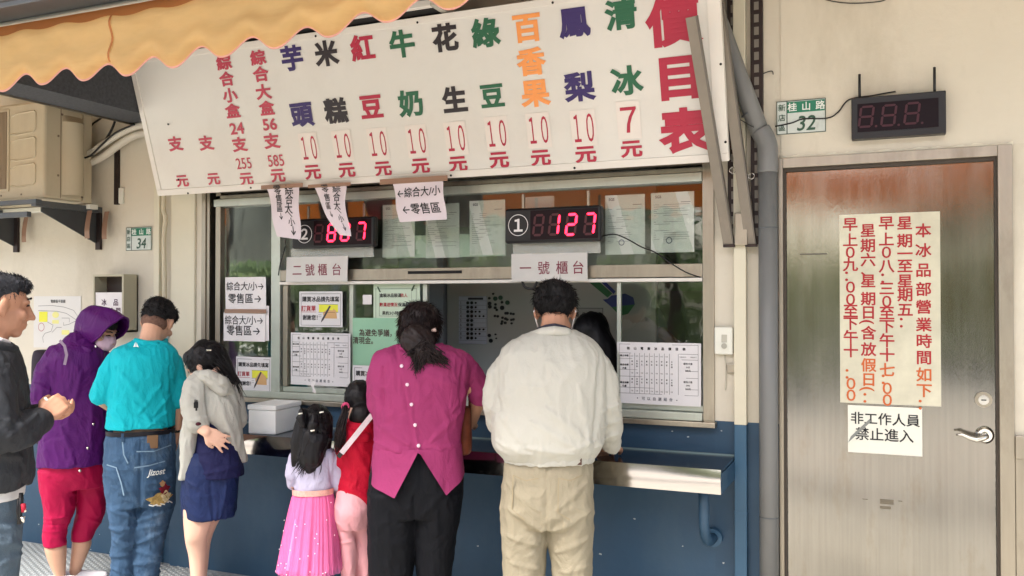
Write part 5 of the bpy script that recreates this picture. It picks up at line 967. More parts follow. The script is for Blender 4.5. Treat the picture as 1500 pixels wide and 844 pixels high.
for c_ in ((0.0963, 0, 1.302), (0.094, 0, 1.1146), (0.0851, 0, 0.8867), (0.0589, 0, 0.7615), (0.0226, 0, 0.6453)): b_ = on_ring(tor[4], c_[0], .006); p.mesh('snap_button', MB().tube([(c_[0], b_+.012, c_[2]), (c_[0], b_-.004, c_[2])], .007, 10), CHROME, jk)
p.mesh('shoulder_strap', strip(((-0.0779, 0, 1.3391), (-0.0546, 0, 1.309), (-0.0444, 0, 1.2607), (-0.054, 0, 1.2091)), .014, tor[3], .022), M('grey strap', (150,132,152), .6), jk)
MK = M('pink mask', (222,190,206), .8, var=.04, bump=.1, bs=200)
C_ = Parts(); C_.ball(L(0,.066,-.042), (.060,.052,.050), hm); C_.ball(L(0,.09,-.02), (.03,.03,.026), hm)
mk = p.cloth('face_mask', C_, MK, .005, 3, noise=((.002,(6,6,60)),))
for sg in (-1, 1): p.mesh('ear_loop', MB().tube([L(sg*.05,.08,-.01), L(sg*.07,.03,.01), L(sg*.08,-.002,.02)], .002, 6).tube([L(sg*.05,.07,-.07), L(sg*.07,.03,-.05), L(sg*.08,-.002,-.03)], .002, 6), PAPER, mk)
m_ = MB(); 
for sg in (-1, 1): m_.tube([L(sg*.018,.096,.014), L(sg*.030,.096,.018), L(sg*.046,.086,.012)], [.002,.004,.002], 6)
p.mesh('eyes', m_, M('dark eyes', (40,26,24), .3))
m_ = MB()
for sg in (-1, 1): m_.tube([L(sg*.014,.096,.034), L(sg*.032,.095,.040), L(sg*.050,.082,.032)], [.003,.0045,.002], 6)
p.mesh('eyebrows', m_, HAIRB)
C_ = Parts(); C_.ball(L(0,-.005,.058), (.076,.088,.056), hm); C_.limb([L(.068,.03,.04), L(.076,.01,-.02)], [.010,.008]); C_.limb([L(-.068,.03,.04), L(-.076,.01,-.02)], [.010,.008]); p.cloth('hair', C_, HAIRB, .006, 2, noise=((.003,(50,50,50)),))
LEG = M('crimson leggings', (172,12,66), .6, wr=.25, var=.05, bump=.15, bs=240)
C_ = Parts(); C_.loft([(-0.012, 0, 0.6904, 0.1597, 0.12), (-0.0079, 0.01, 0.5977, 0.1667, 0.125), (-0.0061, 0.02, 0.5292, 0.1587, 0.11)]); C_.loft([(-0.0875, 0, 0.6365, 0.0935, 0.1), (-0.0853, 0, 0.5448, 0.0886, 0.095), (-0.0749, 0, 0.4221, 0.0756, 0.082), (-0.0893, 0, 0.3422, 0.0639, 0.072), (-0.0972, 0, 0.2878, 0.0589, 0.068), (-0.0952, 0, 0.2291, 0.0573, 0.063)]); C_.loft([(0.0745, 0.04, 0.6155, 0.0885, 0.1), (0.0787, 0.06, 0.4988, 0.082, 0.09), (0.0809, 0.06, 0.393, 0.0735, 0.078), (0.0659, 0.055, 0.3319, 0.0715, 0.07), (0.0456, 0.05, 0.2782, 0.061, 0.063), (0.0357, 0.05, 0.2297, 0.0507, 0.06)])
p.cloth('leggings', C_, LEG, .006, 4, noise=((.003,(9,9,9)),), folds=[(((-0.1503, 0, 0.3856), (-0.0324, 0, 0.3951)), .005, .006), (((-0.1501, 0, 0.3564), (-0.0454, 0, 0.3523)), .005, -.005), (((-0.1499, 0, 0.3199), (-0.0584, 0, 0.3169)), .005, .005), (((0.0074, 0, 0.3909), (0.1361, 0, 0.3174)), .006, .005), (((-0.1322, 0, 0.5958), (0.0001, 0, 0.5027)), .012, .006)])
C_ = Parts(); shoe(C_, ((-0.0698, 0, 0.0392)[0],-.02,0), (1,-.3,0), .95); shoe(C_, ((0.003, 0, 0.0291)[0],.05,0), (1,-.2,0), .95); p.cloth('shoes', C_, M('white sneakers', (222,220,224), .6), .006, 3, post=floor_cut)
bag = thing('backpack', 'dark backpack edge behind the purple jacket shoulder', 'backpack', (p.x-.2, p.y+.12, 1.1)); C_ = Parts(); C_.loft([(-0.1675, 0.17, 1.2747, 0.0401, 0.07), (-0.1467, 0.17, 1.211, 0.0738, 0.09), (-0.145, 0.17, 0.948, 0.0738, 0.1), (-0.1338, 0.17, 0.7589, 0.0638, 0.08)]); me_ = remesh(C_, .01, 3); bo = p.put('pack', me_, M('dark backpack cloth', (46,40,50), .7, var=.3, vs=20), bag)

# --- girl in the grey hoodie
p = Person('girl in a light grey hoodie and navy shorts with a hand on her hip', (-3.0457, -0.62, 0.7334))
B = Parts(); L, hm = head(B, (-0.03, 0.05, 1.229), (-.72,.40,-.55), (0.0115, 0.02, 1.1503), .95)
B.loft([(0.0151, 0, 1.1212, 0.0755, 0.08), (0.0178, 0, 0.9243, 0.0896, 0.08), (0.014, 0, 0.7279, 0.0942, 0.09)])
B.limb([(-0.0473, -0.05, 1.119), (-0.0674, -0.1, 0.9637), (-0.0274, -0.13, 0.9338)], [.034,.033,.026]); hand(B, (-0.0274, -0.13, 0.9338), (.85,.05,-.62), (.1,1,-.1), -1, .84, curl=(.08,.1,.12,.15), spread=.2)
B.limb([(0.0847, 0.02, 1.098), (0.0935, 0.1, 0.9028), (0.064, 0.3, 0.8058)], [.034,.033,.026]); hand(B, (0.064, 0.3, 0.8058), (-.5,.8,0), (0,0,-1), 1, .9)
B.loft([(-0.059, 0, 0.5841, 0.073, 0.085), (-0.0617, -0.005, 0.5037, 0.0697, 0.08), (-0.0706, -0.015, 0.4274, 0.054, 0.068), (-0.0707, 0, 0.3775, 0.048, 0.064), (-0.0644, 0.01, 0.3182, 0.0419, 0.064), (-0.0609, 0.01, 0.2224, 0.0357, 0.056), (-0.0574, 0.01, 0.1197, 0.0264, 0.042), (-0.0571, 0.01, 0.0604, 0.0233, 0.036)]); B.loft([(0.0276, 0.14, 0.547, 0.0616, 0.085), (-0.038, 0.15, 0.3826, 0.0434, 0.06), (-0.0535, 0.16, 0.2252, 0.037, 0.05), (-0.0577, 0.16, 0.0892, 0.0257, 0.038), (-0.0576, 0.16, 0.0554, 0.0257, 0.036)])
p.cloth('body', B, SKINP, .006, 3)
HG = M('light grey sweatshirt', (178,178,170), .85, wr=.45, var=.05, bump=.4, bs=260)
C_ = Parts(); C_.loft([(-0.001, 0.05, 1.1999, 0.0666, 0.08), (0.0011, 0.04, 1.1649, 0.0966, 0.1), (0.0031, 0.03, 1.1133, 0.1106, 0.115), (0.0129, 0.01, 1.0392, 0.1103, 0.12), (0.0492, 0.01, 0.9542, 0.0839, 0.11), (0.0905, 0.01, 0.8682, 0.0557, 0.085), (0.1194, 0.01, 0.7994, 0.04, 0.06), (0.1387, 0.01, 0.7576, 0.0273, 0.045)])
C_.limb([(-0.063, -0.04, 1.1381), (-0.0835, -0.07, 1.0574), (-0.0646, -0.09, 0.9815)], [.062,.066,.058]); C_.limb([(0.0847, 0.02, 1.108), (0.1086, 0.06, 0.9582)], [.055,.06])
C_.loft([(-0.0811, -0.02, 1.0274, 0.0463, 0.06), (-0.1065, -0.03, 0.8993, 0.0353, 0.045), (-0.1152, -0.03, 0.7958, 0.0321, 0.035), (-0.13, -0.03, 0.6957, 0.0229, 0.022)])
hj = p.cloth('hoodie', C_, HG, .006, 4, noise=((.006,(8,8,7)),(-.0035,(14,14,9),4)), folds=[(((-0.0356, 0, 1.1534), (-0.0097, 0, 0.961)), .008, -.012), (((0.0211, 0, 1.102), (0.1077, 0, 0.8328)), .012, .008), (((0.0435, 0, 1.0184), (0.1303, 0, 0.7816)), .010, .007), (((-0.128, 0, 1.0251), (-0.0843, 0, 0.9413)), .010, .007), (((-0.1181, 0, 0.8938), (-0.1387, 0, 0.6988)), .008, .006), (((-0.0969, 0, 0.9845), (-0.0099, 0, 1.0007)), .008, .007)])
C_ = Parts(); C_.limb([(-0.0664, -0.03, 1.1831), (-0.0196, -0.1, 1.1907), (0.0389, -0.1, 1.1567), (0.071, -0.04, 1.1142), (0.0847, 0.03, 1.1472), (0.0532, 0.08, 1.1911)], [.028,.032,.036,.034,.030,.026]); C_.limb([(-0.0073, -0.085, 1.1665), (0.0453, -0.1, 1.1208)], [.03,.028]); p.cloth('hood', C_, HG, .006, 4, noise=((.004,(14,14,14)),), folds=[(((-0.0482, 0, 1.1933), (0.0588, 0, 1.1307)), .007, -.010)], parent=hj)
C_ = Parts(); C_.limb([(-0.0946, -0.1, 0.9681), (-0.0636, -0.15, 0.9733), (-0.0278, -0.1, 0.9716)], .009); p.cloth('cuff', C_, M('dark cuff', (70,30,40), .7), .004, 2, parent=hj)
c_ = (-0.0732, -0.14, 1.0616); m_ = MB(); m_.box(c_[0]-.010, c_[0]+.010, c_[1]-.003, c_[1]+.01, c_[2]-.016, c_[2]+.012, .003).box(c_[0]-.006, c_[0]-.002, c_[1]-.003, c_[1]+.01, c_[2]+.012, c_[2]+.024).box(c_[0]+.002, c_[0]+.006, c_[1]-.003, c_[1]+.01, c_[2]+.012, c_[2]+.022).box(c_[0]-.002, c_[0]+.006, c_[1]-.003, c_[1]+.01, c_[2]-.028, c_[2]-.016); p.mesh('sleeve_emblem', m_, BLACKM, hj, smooth=False)
NAVY = M('navy cotton', (26,28,66), .75, **WOVEN)
C_ = Parts(); C_.loft([(0.0157, 0.02, 1.0204, 0.0821, 0.1), (0.0149, 0.01, 0.8906, 0.0992, 0.105), (0.0266, 0, 0.7774, 0.1133, 0.125), (0.0379, 0, 0.701, 0.1087, 0.132)]); p.cloth('navy_shirt', C_, NAVY, .006, 4, noise=((.004,(9,9,14)),), folds=[(((-0.0652, 0, 0.8255), (0.1077, 0, 0.8494)), .007, .006), (((-0.0585, 0, 0.7265), (0.124, 0, 0.762)), .008, .006)])
C_ = Parts(); C_.loft([(0.0045, 0.02, 0.8249, 0.1197, 0.11), (0.0005, 0.02, 0.7273, 0.1306, 0.13), (-0.0038, 0.03, 0.6273, 0.1324, 0.14), (-0.0067, 0.03, 0.5616, 0.1291, 0.14), (-0.0082, 0.03, 0.5088, 0.1244, 0.138)]); p.cloth('shorts', C_, M('navy shorts cloth', (26,40,80), .6, **WOVEN), .006, 4, noise=((.010,(13,13,3)),(-.003,(10,10,20),3)), folds=[(((-0.0085, 0, 0.6905), (0.008, 0, 0.5015)), .007, -.012), (((-0.111, 0, 0.697), (-0.0176, 0, 0.6417)), .008, .006), (((0.0608, 0, 0.6695), (0.0362, 0, 0.5158)), .009, .007)])
C_ = Parts(); C_.ball(L(0,-.02,.03), (.085,.098,.088), hm); C_.limb([L(.03,-.07,.02), (0.0589, 0.02, 1.1889), (0.107, 0.02, 1.1307), (0.1227, 0, 1.0753)], [.05,.045,.03,.012]); C_.limb([L(-.02,.04,.075), L(.0,-.04,.09)], [.035,.04]); p.cloth('hair', C_, HAIRB, .005, 3, noise=((.003,(40,40,8)),))
m_ = MB(); strands(m_, (0.0266, -0.03, 1.253), (0.1225, -0.01, 1.063), 60, .018, .014, mid=(0.0932, -0.02, 1.1746)); p.mesh('hair_strands', m_, HAIRB); c_ = (-0.0173, -0.05, 1.3108); p.mesh('hair_clip', MB().box(c_[0]-.012, c_[0]+.012, c_[1]-.012, c_[1]-.004, c_[2]-.003, c_[2]+.004, .002), CHROME, smooth=False)
C_ = Parts(); shoe(C_, ((-0.0554, 0, 0.038)[0],.0,0), (-.1,1,0), .9); shoe(C_, ((-0.0555, 0, 0.0708)[0],.16,0), (0,1,0), .9); p.cloth('shoes', C_, M('black school shoes', (36,36,40), .5), .007, 3, post=floor_cut)

fuzz(p, L, hm, 2200, [((0,-.02,.03), (.085,.098,.088))], .05, mat=HAIRB, down=.97, seed=5)

# --- small girl in the pink tulle skirt
p = Person('small girl with long black hair in a lilac top and pink tulle skirt', (-2.465, -0.62, 0.6301))
B = Parts(); L, hm = head(B, (0.0235, 0.02, 0.9636), (.25,.9,-.25), (0.0115, 0, 0.8542), .84, nr=.045)
B.loft([(0.0148, 0, 0.8471, 0.0643, 0.055), (0.0091, 0, 0.6917, 0.0642, 0.055), (0.0093, 0, 0.6298, 0.0703, 0.07)]); B.limb([(-0.0676, 0, 0.826), (-0.0798, 0.02, 0.7106), (-0.0351, 0.16, 0.6579)], [.03,.026,.02]); B.limb([(0.1007, 0, 0.8195), (0.1257, 0, 0.7053), (0.114, 0.14, 0.6324)], [.03,.026,.02]); hand(B, (-0.0351, 0.16, 0.6579), (.3,.9,.2), (0,0,-1), 1, .62); hand(B, (0.1143, 0.15, 0.6302), (0,1,.1), (0,0,-1), -1, .62)
p.cloth('body', B, SKINP, .005, 3)
C_ = Parts(); C_.loft([(0.0238, 0, 0.8745, 0.0551, 0.045), (0.0211, 0, 0.8572, 0.0888, 0.062), (0.0197, 0, 0.8171, 0.0964, 0.07), (0.0152, 0, 0.7547, 0.0887, 0.068), (0.0078, 0, 0.6834, 0.084, 0.068)]); C_.limb([(-0.0646, 0, 0.8322), (-0.0825, 0, 0.7551), (-0.0799, 0.03, 0.7023)], [.036,.034,.028]); C_.limb([(0.1006, 0, 0.8257), (0.1163, 0, 0.7466), (0.1257, 0, 0.699), (0.1162, 0.1, 0.6407)], [.036,.034,.032,.026])
p.cloth('top', C_, M('lilac grey jersey', (186,182,206), .8, **WOVEN), .005, 4, noise=((.003,(14,14,10)),), folds=[(((0.0791, 0, 0.8203), (0.0917, 0, 0.6943)), .005, -.006)])
C_ = Parts(); C_.loft([(-0.0121, 0, 0.6141, 0.0457, 0.06), (-0.0207, 0, 0.4276, 0.0365, 0.045), (-0.0234, 0, 0.3097, 0.0335, 0.04), (-0.0228, 0, 0.1012, 0.0243, 0.03)]); C_.loft([(0.0337, 0, 0.6118, 0.046, 0.06), (0.0358, 0, 0.4243, 0.0383, 0.045), (0.0376, 0, 0.3054, 0.0306, 0.04), (0.0382, 0, 0.0964, 0.0245, 0.03)]); C_.limb([(-0.0228, 0, 0.0993), (-0.0227, 0, 0.0527)], .03); p.cloth('tights', C_, M('pink tights', (232,140,168), .7), .006, 3)
wb = (0.0078, 0, 0.6773, 0.0871, 0.07); p.mesh('waistband', belt(MB(), (wb[0], wb[1], wb[2]-.012, wb[3], wb[4]), .026), M('gold pink band', (226,172,160), .45, var=.2, vs=60))
TUL = M('pink tulle', (250,128,188), .85, var=.08, vs=30, bump=.4, bs=200, st=(3,3,.5), alpha=.42); TUL2 = M('pink skirt lining', (250,140,190), .8, var=.05, bump=.3, bs=60, st=(4,4,.6))
t0 = (0.0078, 0, 0.6711, 0.0871, 0.07); t1 = (-0.0056, 0, 0.3157, 0.1417, 0.15)
for li, (mt, k0, nf, am) in enumerate(((TUL2, .90, 15, .010), (TUL, .97, 23, .011), (TUL, 1.0, 29, .009))):
    def f(u, v, k0=k0, nf=nf, am=am, li=li):
        t = u*2*math.pi; e = v**.72; ra = (t0[3]+(t1[3]-t0[3])*e)*k0; rb = (t0[4]+(t1[4]-t0[4])*e)*k0; w = am*(.25+.8*v)*((math.sin(nf*t+2.2*math.sin(3*t+li)+v*.8)*(.5+.5*math.sin(5*t+li*2+1))+.35*math.sin(nf*1.7*t+v*3)+.5*math.sin(7*t+li+v)))
        return (t0[0]+(t1[0]-t0[0])*v+(ra+w)*math.cos(t), (rb+w)*math.sin(t), t0[2]+(t1[2]-t0[2])*v*(1-.04*(2-li))+.006*math.sin(nf*t)*v)
    p.mesh('skirt' if li == 0 else 'tulle_layer', MB().grid(f, 240, 14), mt)
m_ = MB(); rn = random.Random(2)
for _ in range(34): t = -rn.random()*math.pi; v = rn.random()**.6; ra = t0[3]+(t1[3]-t0[3])*v**.72+.012; rb = t0[4]+(t1[4]-t0[4])*v**.72+.012; m_.box(*(lambda x, y, z: (x-.0018, x+.0018, y-.0018, y+.0018, z-.0018, z+.0018))(t0[0]+(t1[0]-t0[0])*v+ra*math.cos(t), rb*math.sin(t), t0[2]+(t1[2]-t0[2])*v))
p.mesh('sequins', m_, M('sequin', (250,240,250), .2), smooth=False, kind='stuff')
C_ = Parts(); C_.ball(L(0,-.015,.03), (.084*.86,.1*.86,.092*.86), hm); C_.ball((0.0172, -0.03, 0.9459), (.072,.062,.07)); C_.limb([(0.0172, -0.04, 0.9288), (-0.0037, -0.055, 0.8454), (-0.0036, -0.06, 0.797)], [.068,.062,.03]); C_.limb([(-0.0285, -0.03, 1.0218), (-0.0553, -0.03, 0.8988), (-0.0761, -0.03, 0.8069)], [.035,.04,.016]); C_.limb([(0.066, -0.02, 0.971), (0.0724, -0.02, 0.8771)], [.03,.02])
p.cloth('hair', C_, HAIRB, .005, 2, noise=((.004,(34,34,6)),(.0025,(70,70,10))), folds=[(((-0.0228, 0, 1.0741), (-0.0042, 0, 0.9798)), .006, -.010), (((-0.0042, 0, 0.9798), (0.0726, 0, 0.946)), .006, -.008), (((0.0414, 0, 1.0787), (0.0602, 0, 0.9684)), .006, -.006)])
m_ = MB(); rn = random.Random(5)
for k in range(11): strands(m_, (0.0171, -0.07, 0.9333), ((-0.0784, -0.06, 0.7756)[0]+.0145*k, -.07+.004*k, (-0.0796, 0, 0.7705)[2]-.0035*k*(1 if k < 8 else -2)), 16, .022, .010, rn=rn, r=.002)
p.mesh('hair_strands', m_, HAIRB)
fuzz(p, L, hm, 2200, [((0,-.015,.03), (.0722,.086,.079))], .055, mat=HAIRB, down=.97, seed=7)
C_ = Parts(); C_.limb([(-0.0432, -0.075, 1.0525), (-0.0491, -0.08, 1.0226), (-0.037, -0.08, 0.9917)], [.012,.018,.014]); C_.limb([(0.0167, -0.09, 1.0281), (0.0108, -0.1, 0.9991), (0.0079, -0.095, 0.9679)], [.018,.024,.018]); p.cloth('hair_twist', C_, HAIRB, .004, 2, noise=((.002,(60,60,60)),))
for c_ in ((-0.049, -0.09, 1.0422), (0.0434, -0.115, 1.0489), (0.0049, -0.115, 0.9678)): p.mesh('hair_tie', MB().tube([(c_[0]-.009, c_[1], c_[2]-.001), (c_[0]+.009, c_[1]-.002, c_[2]+.002)], .0035, 8), WHITEP)
C_ = Parts(); shoe(C_, ((-0.0227, 0, 0.0527)[0],0,0), (0,1,0), .65); shoe(C_, ((0.0383, 0, 0.0478)[0],0,0), (0,1,0), .65); p.cloth('shoes', C_, M('pink shoes', (226,140,170), .5), .006, 3, post=floor_cut)

# --- girl in the red jacket
p = Person('girl with a ponytail in a red jacket and light pink leggings', (-2.3108, -0.5, 0.5835))
B = Parts(); L, hm = head(B, (0.0298, 0.05, 1.0614), (.5,.8,-.5), (0.0141, 0.02, 0.9697), .88, nr=.045)
B.loft([(0.0221, 0, 0.9168, 0.0579, 0.06), (0.018, 0, 0.6647, 0.0625, 0.07)]); B.limb([(-0.0295, 0, 0.9167), (-0.0358, 0.05, 0.7496), (0.002, 0.2, 0.7696)], [.035,.03,.022]); B.limb([(0.0768, 0, 0.9138), (0.0908, 0.05, 0.7453), (0.0676, 0.2, 0.7676)], [.035,.03,.022]); hand(B, (0.002, 0.2, 0.7696), (.2,1,0), (0,0,-1), 1, .7)
p.cloth('body', B, SKINP, .006, 3)
RJ = M('crimson jacket cloth', (186,16,48), .7, **WOVEN)
C_ = Parts(); C_.loft([(0.0235, 0.02, 1.0024, 0.0471, 0.055), (0.0236, 0.01, 0.9725, 0.0658, 0.075), (0.0207, 0, 0.9017, 0.0813, 0.09), (0.021, 0, 0.7913, 0.0813, 0.09), (0.0134, 0, 0.6974, 0.089, 0.1), (0.0167, 0, 0.6405, 0.0859, 0.105), (0.0339, 0, 0.5982, 0.0688, 0.1)]); C_.limb([(-0.0356, -0.02, 0.9198), (-0.0508, -0.02, 0.8104), (-0.0297, 0.08, 0.7373)], [.044,.042,.034]); C_.limb([(0.08, 0, 0.9137), (0.0971, 0.05, 0.7772)], [.042,.038])
p.cloth('jacket', C_, RJ, .006, 4, noise=((.005,(10,10,9)),(-.003,(15,15,12),2)), folds=[(((-0.0418, 0, 0.8696), (-0.0104, 0, 0.7582)), .008, -.009), (((-0.0601, 0, 0.7283), (0.0649, 0, 0.6448)), .009, .007), (((-0.0139, 0, 0.9162), (0.0804, 0, 0.7234)), .010, .006), (((-0.054, 0, 0.7596), (0.0177, 0, 0.7193)), .007, .006)])
C_ = Parts(); C_.limb([(-0.0231, -0.04, 0.9538), (0.0016, -0.08, 0.9279), (0.0507, -0.08, 0.9266)], [.022,.026,.024]); p.cloth('hood', C_, RJ, .005, 3)
C_ = Parts(); C_.loft([(0.0148, 0, 0.7283, 0.075, 0.09), (0.0011, -0.01, 0.6369, 0.0856, 0.105), (-0.0081, -0.015, 0.5757, 0.0854, 0.108), (-0.0064, 0, 0.5027, 0.0779, 0.09)]); C_.loft([(-0.0361, -0.005, 0.5261, 0.0512, 0.075), (-0.0267, 0, 0.4391, 0.042, 0.06), (-0.0248, 0.01, 0.2724, 0.0374, 0.05), (-0.0259, 0.01, 0.0796, 0.0233, 0.035), (-0.0259, 0.01, 0.0576, 0.0233, 0.035)]); C_.loft([(0.0295, 0.03, 0.5147, 0.0519, 0.075), (0.0424, 0.04, 0.3997, 0.0395, 0.06), (0.0459, 0.05, 0.256, 0.0301, 0.05), (0.0448, 0.05, 0.0611, 0.0221, 0.035), (0.0448, 0.05, 0.0388, 0.0221, 0.035)])
p.cloth('leggings', C_, M('light pink leggings', (230,168,176), .7, wr=.25, var=.04, bump=.15, bs=240), .006, 4, noise=((.003,(12,12,12)),), folds=[(((-0.0656, 0, 0.439), (0.0028, 0, 0.4547)), .005, .005), (((-0.0223, 0, 0.5378), (0.0341, 0, 0.409)), .007, -.006)])
C_ = Parts(); C_.ball(L(0,-.018,.03), (.084*.9,.1*.9,.092*.9), hm); C_.limb([(0.0324, -0.03, 1.0265), (0.0139, -0.02, 1.0067)], [.05,.04]); p.cloth('hair', C_, HAIRB, .005, 3, noise=((.003,(40,40,8)),))
m_ = MB(); rn = random.Random(8); strands(m_, (-0.0387, -0.05, 1.0587), (-0.0715, -0.08, 0.868), 110, .007, .013, mid=(-0.0597, -0.07, 0.9746), rn=rn); p.mesh('ponytail', m_, HAIRD); fuzz(p, L, hm, 1800, [((0,-.018,.03), (.0756,.09,.083))], .045, mat=HAIRB, down=.97, seed=6)
C_ = Parts(); c_ = np.array((-0.0418, -0.05, 1.0619)); C_.limb([c_+np.array((.013*math.cos(t), .004*math.sin(2*t), .016*math.sin(t))) for t in [k*math.pi/5 for k in range(11)]], .007); p.cloth('scrunchie', C_, M('pink scrunchie', (232,92,138), .7, bump=.5, bs=60), .004, 2)
C_ = Parts(); shoe(C_, ((-0.0272, 0, 0.0032)[0],0,0), (0,1,0), .75); shoe(C_, ((0.0413, 0, -0.0012)[0],.05,0), (0,1,0), .75); p.cloth('shoes', C_, M('grey shoes', (120,110,120), .5), .006, 3, post=floor_cut)
a, b = Vector((0.0773, -0.13, 1.0319)), Vector((-0.0588, -0.11, 0.8604)); st_ = MB().beam(a, b, .024, .004, (0,1,0)); p.mesh('bag_strap', st_, M('white printed strap', (222,208,214), .6, var=.15, vs=30), smooth=False); p.mesh('strap_buckle', MB().beam(b, b+(b-a).normalized()*.022, .020, .008, (0,1,0)), BLACK, smooth=False)

# --- woman in the magenta blouse
p = Person('woman in a magenta blouse buttoned down the back and black trousers', (-1.9126, -0.62, 0.5149))
B = Parts(); L, hm = head(B, (0.0123, 0.06, 1.4111), (.12,.8,-.45), (0.0123, 0.02, 1.3051), .96)
B.loft([(0.0201, 0, 1.2391, 0.1107, 0.08), (0.0057, 0, 1.0772, 0.1401, 0.1), (0.0018, 0, 0.7829, 0.1502, 0.11)])
B.limb([(-0.1434, 0, 1.2307), (-0.1679, 0.03, 1.1036), (-0.112, 0.26, 0.9979)], [.030,.034,.027]); B.limb([(0.1993, 0, 1.2276), (0.2736, 0.08, 1.1047), (0.2534, 0.3, 0.9713)], [.030,.034,.027]); hand(B, (-0.112, 0.26, 0.9979), (.5,.9,-.1), (0,0,-1), 1, .95); hand(B, (0.2534, 0.3, 0.9648), (-.4,.9,-.2), (0,0,-1), -1, .95)
B.limb([(-0.1042, 0, 0.6053), (-0.1091, 0, 0.1064)], [.07,.045]); B.limb([(0.087, 0, 0.6004), (0.0788, 0, 0.0989)], [.07,.045])
p.cloth('body', B, SKIN, .007, 3)
MAG = M('magenta linen', (150,54,102), .75, wr=.45, var=.08, vs=4, bump=.45, bs=170, st=(1,1,2.5))
tor = [(0.0125, 0.03, 1.3558, 0.0982, 0.075), (0.0129, 0.02, 1.3388, 0.1573, 0.1), (0.0163, 0.01, 1.3189, 0.1984, 0.115), (0.018, 0, 1.2695, 0.2171, 0.13), (0.0107, 0, 1.1958, 0.2125, 0.135), (0.0063, 0, 1.0779, 0.1991, 0.135), (0.0034, 0, 0.9601, 0.1872, 0.137), (0.0035, 0, 0.913, 0.1901, 0.14)]
C_ = Parts(); C_.loft(tor); C_.limb([(-0.1494, 0, 1.272), (-0.1697, 0, 1.2073), (-0.1674, 0.02, 1.0988)], [.050,.052,.050]); C_.limb([(-0.1645, 0.02, 1.1047), (-0.1252, 0.18, 1.0396)], [.05,.046]); C_.limb([(0.2052, 0, 1.2693), (0.249, 0.03, 1.2187), (0.2752, 0.06, 1.1311)], [.050,.050,.050])
bl = p.cloth('blouse', C_, MAG, .006, 4, noise=((.006,(7,7,5)),(-.003,(12,12,7),9)), folds=[(((-0.0821, 0, 1.3484), (-0.0406, 0, 1.1647), (0.0069, 0, 0.9215)), .006, .007), (((-0.0909, 0, 1.3485), (-0.0494, 0, 1.1648), (-0.0049, 0, 0.9217)), .005, -.006), (((-0.1435, 0, 1.269), (-0.1403, 0, 1.1067)), .008, -.010), (((0.1933, 0, 1.2664), (0.1815, 0, 1.1028)), .008, -.009), (((-0.1606, 0, 1.0333), (-0.0314, 0, 0.9428)), .013, .010), (((-0.1779, 0, 0.9541), (-0.0608, 0, 0.9138)), .010, .009), (((0.1815, 0, 1.073), (0.057, 0, 0.9561)), .012, .009), (((0.1757, 0, 0.9393), (0.063, 0, 0.9116)), .009, .008), (((0.0419, 0, 1.2379), (0.1606, 0, 1.1923)), .012, .006), (((0.2351, 0, 1.1915), (0.1458, 0, 1.0735)), .010, .008), (((-0.1492, 0, 1.1953), (-0.0316, 0, 1.0758)), .014, .005), (((-0.193, 0, 1.1604), (-0.1491, 0, 1.1363)), .008, .007)])
def hemz(a):
    pts = (((-0.2359, 0, 0.8141)), ((-0.2067, 0, 0.7782)), ((-0.0868, 0, 0.7256)), ((0.0069, 0, 0.9215)), ((0.1165, 0, 0.7299)), ((0.2056, 0, 0.8051)), ((0.2354, 0, 0.8342))); pts = [(q[0], q[2]) for q in pts]
    for (x0, z0), (x1, z1) in zip(pts, pts[1:]):
        if x0 <= a <= x1: return z0+(z1-z0)*(a-x0)/(x1-x0)
    return pts[0][1] if a < pts[0][0] else pts[-1][1]
def hem(u, v, off=0):
    t = u*2*math.pi; c, s_ = math.cos(t), math.sin(t); r0 = tor[-1]; k = v
    zt = r0[2]+.012; a0 = r0[0]+(r0[3]+.001)*math.copysign(abs(c)**(2/2.3), c); zb = hemz(a0) if s_ < 0 else r0[2]-.10
    fl = 1+.06*k+.012*k*math.sin(9*t); return (r0[0]+(a0-r0[0])*fl, (r0[4]+.002-off)*math.copysign(abs(s_)**(2/2.3), s_)*fl-.012*k*(s_ < 0), zt+(min(zb, zt-.002)-zt)*k)
p.mesh('blouse_tails', MB().grid(hem, 160, 10), MAG, bl)
C_ = Parts(); C_.limb([(-0.0818, -0.01, 1.3371), (-0.0548, -0.055, 1.3424), (0.0033, -0.075, 1.3315), (0.0733, -0.055, 1.3387), (0.104, 0, 1.3474)], [.018,.022,.023,.022,.018]); p.cloth('collar', C_, MAG, .005, 3, parent=bl)
for i, c_ in enumerate(((-0.0643, 0, 1.2743), (-0.0407, 0, 1.1972), (-0.0229, 0, 1.1142), (-0.008, 0, 1.0282), (0.0069, 0, 0.9422))): rg = tor[min(7, 3+i)]; b_ = on_ring(rg, c_[0], .004); p.mesh('button', MB().tube([(c_[0], b_+.008, c_[2]), (c_[0], b_-.006, c_[2])], .0075, 14), M('pearl button', (236,206,222), .3), bl)
TRO = M('black trousers', (6,8,15), .75, wr=.45, var=.12, bump=.15, bs=200)
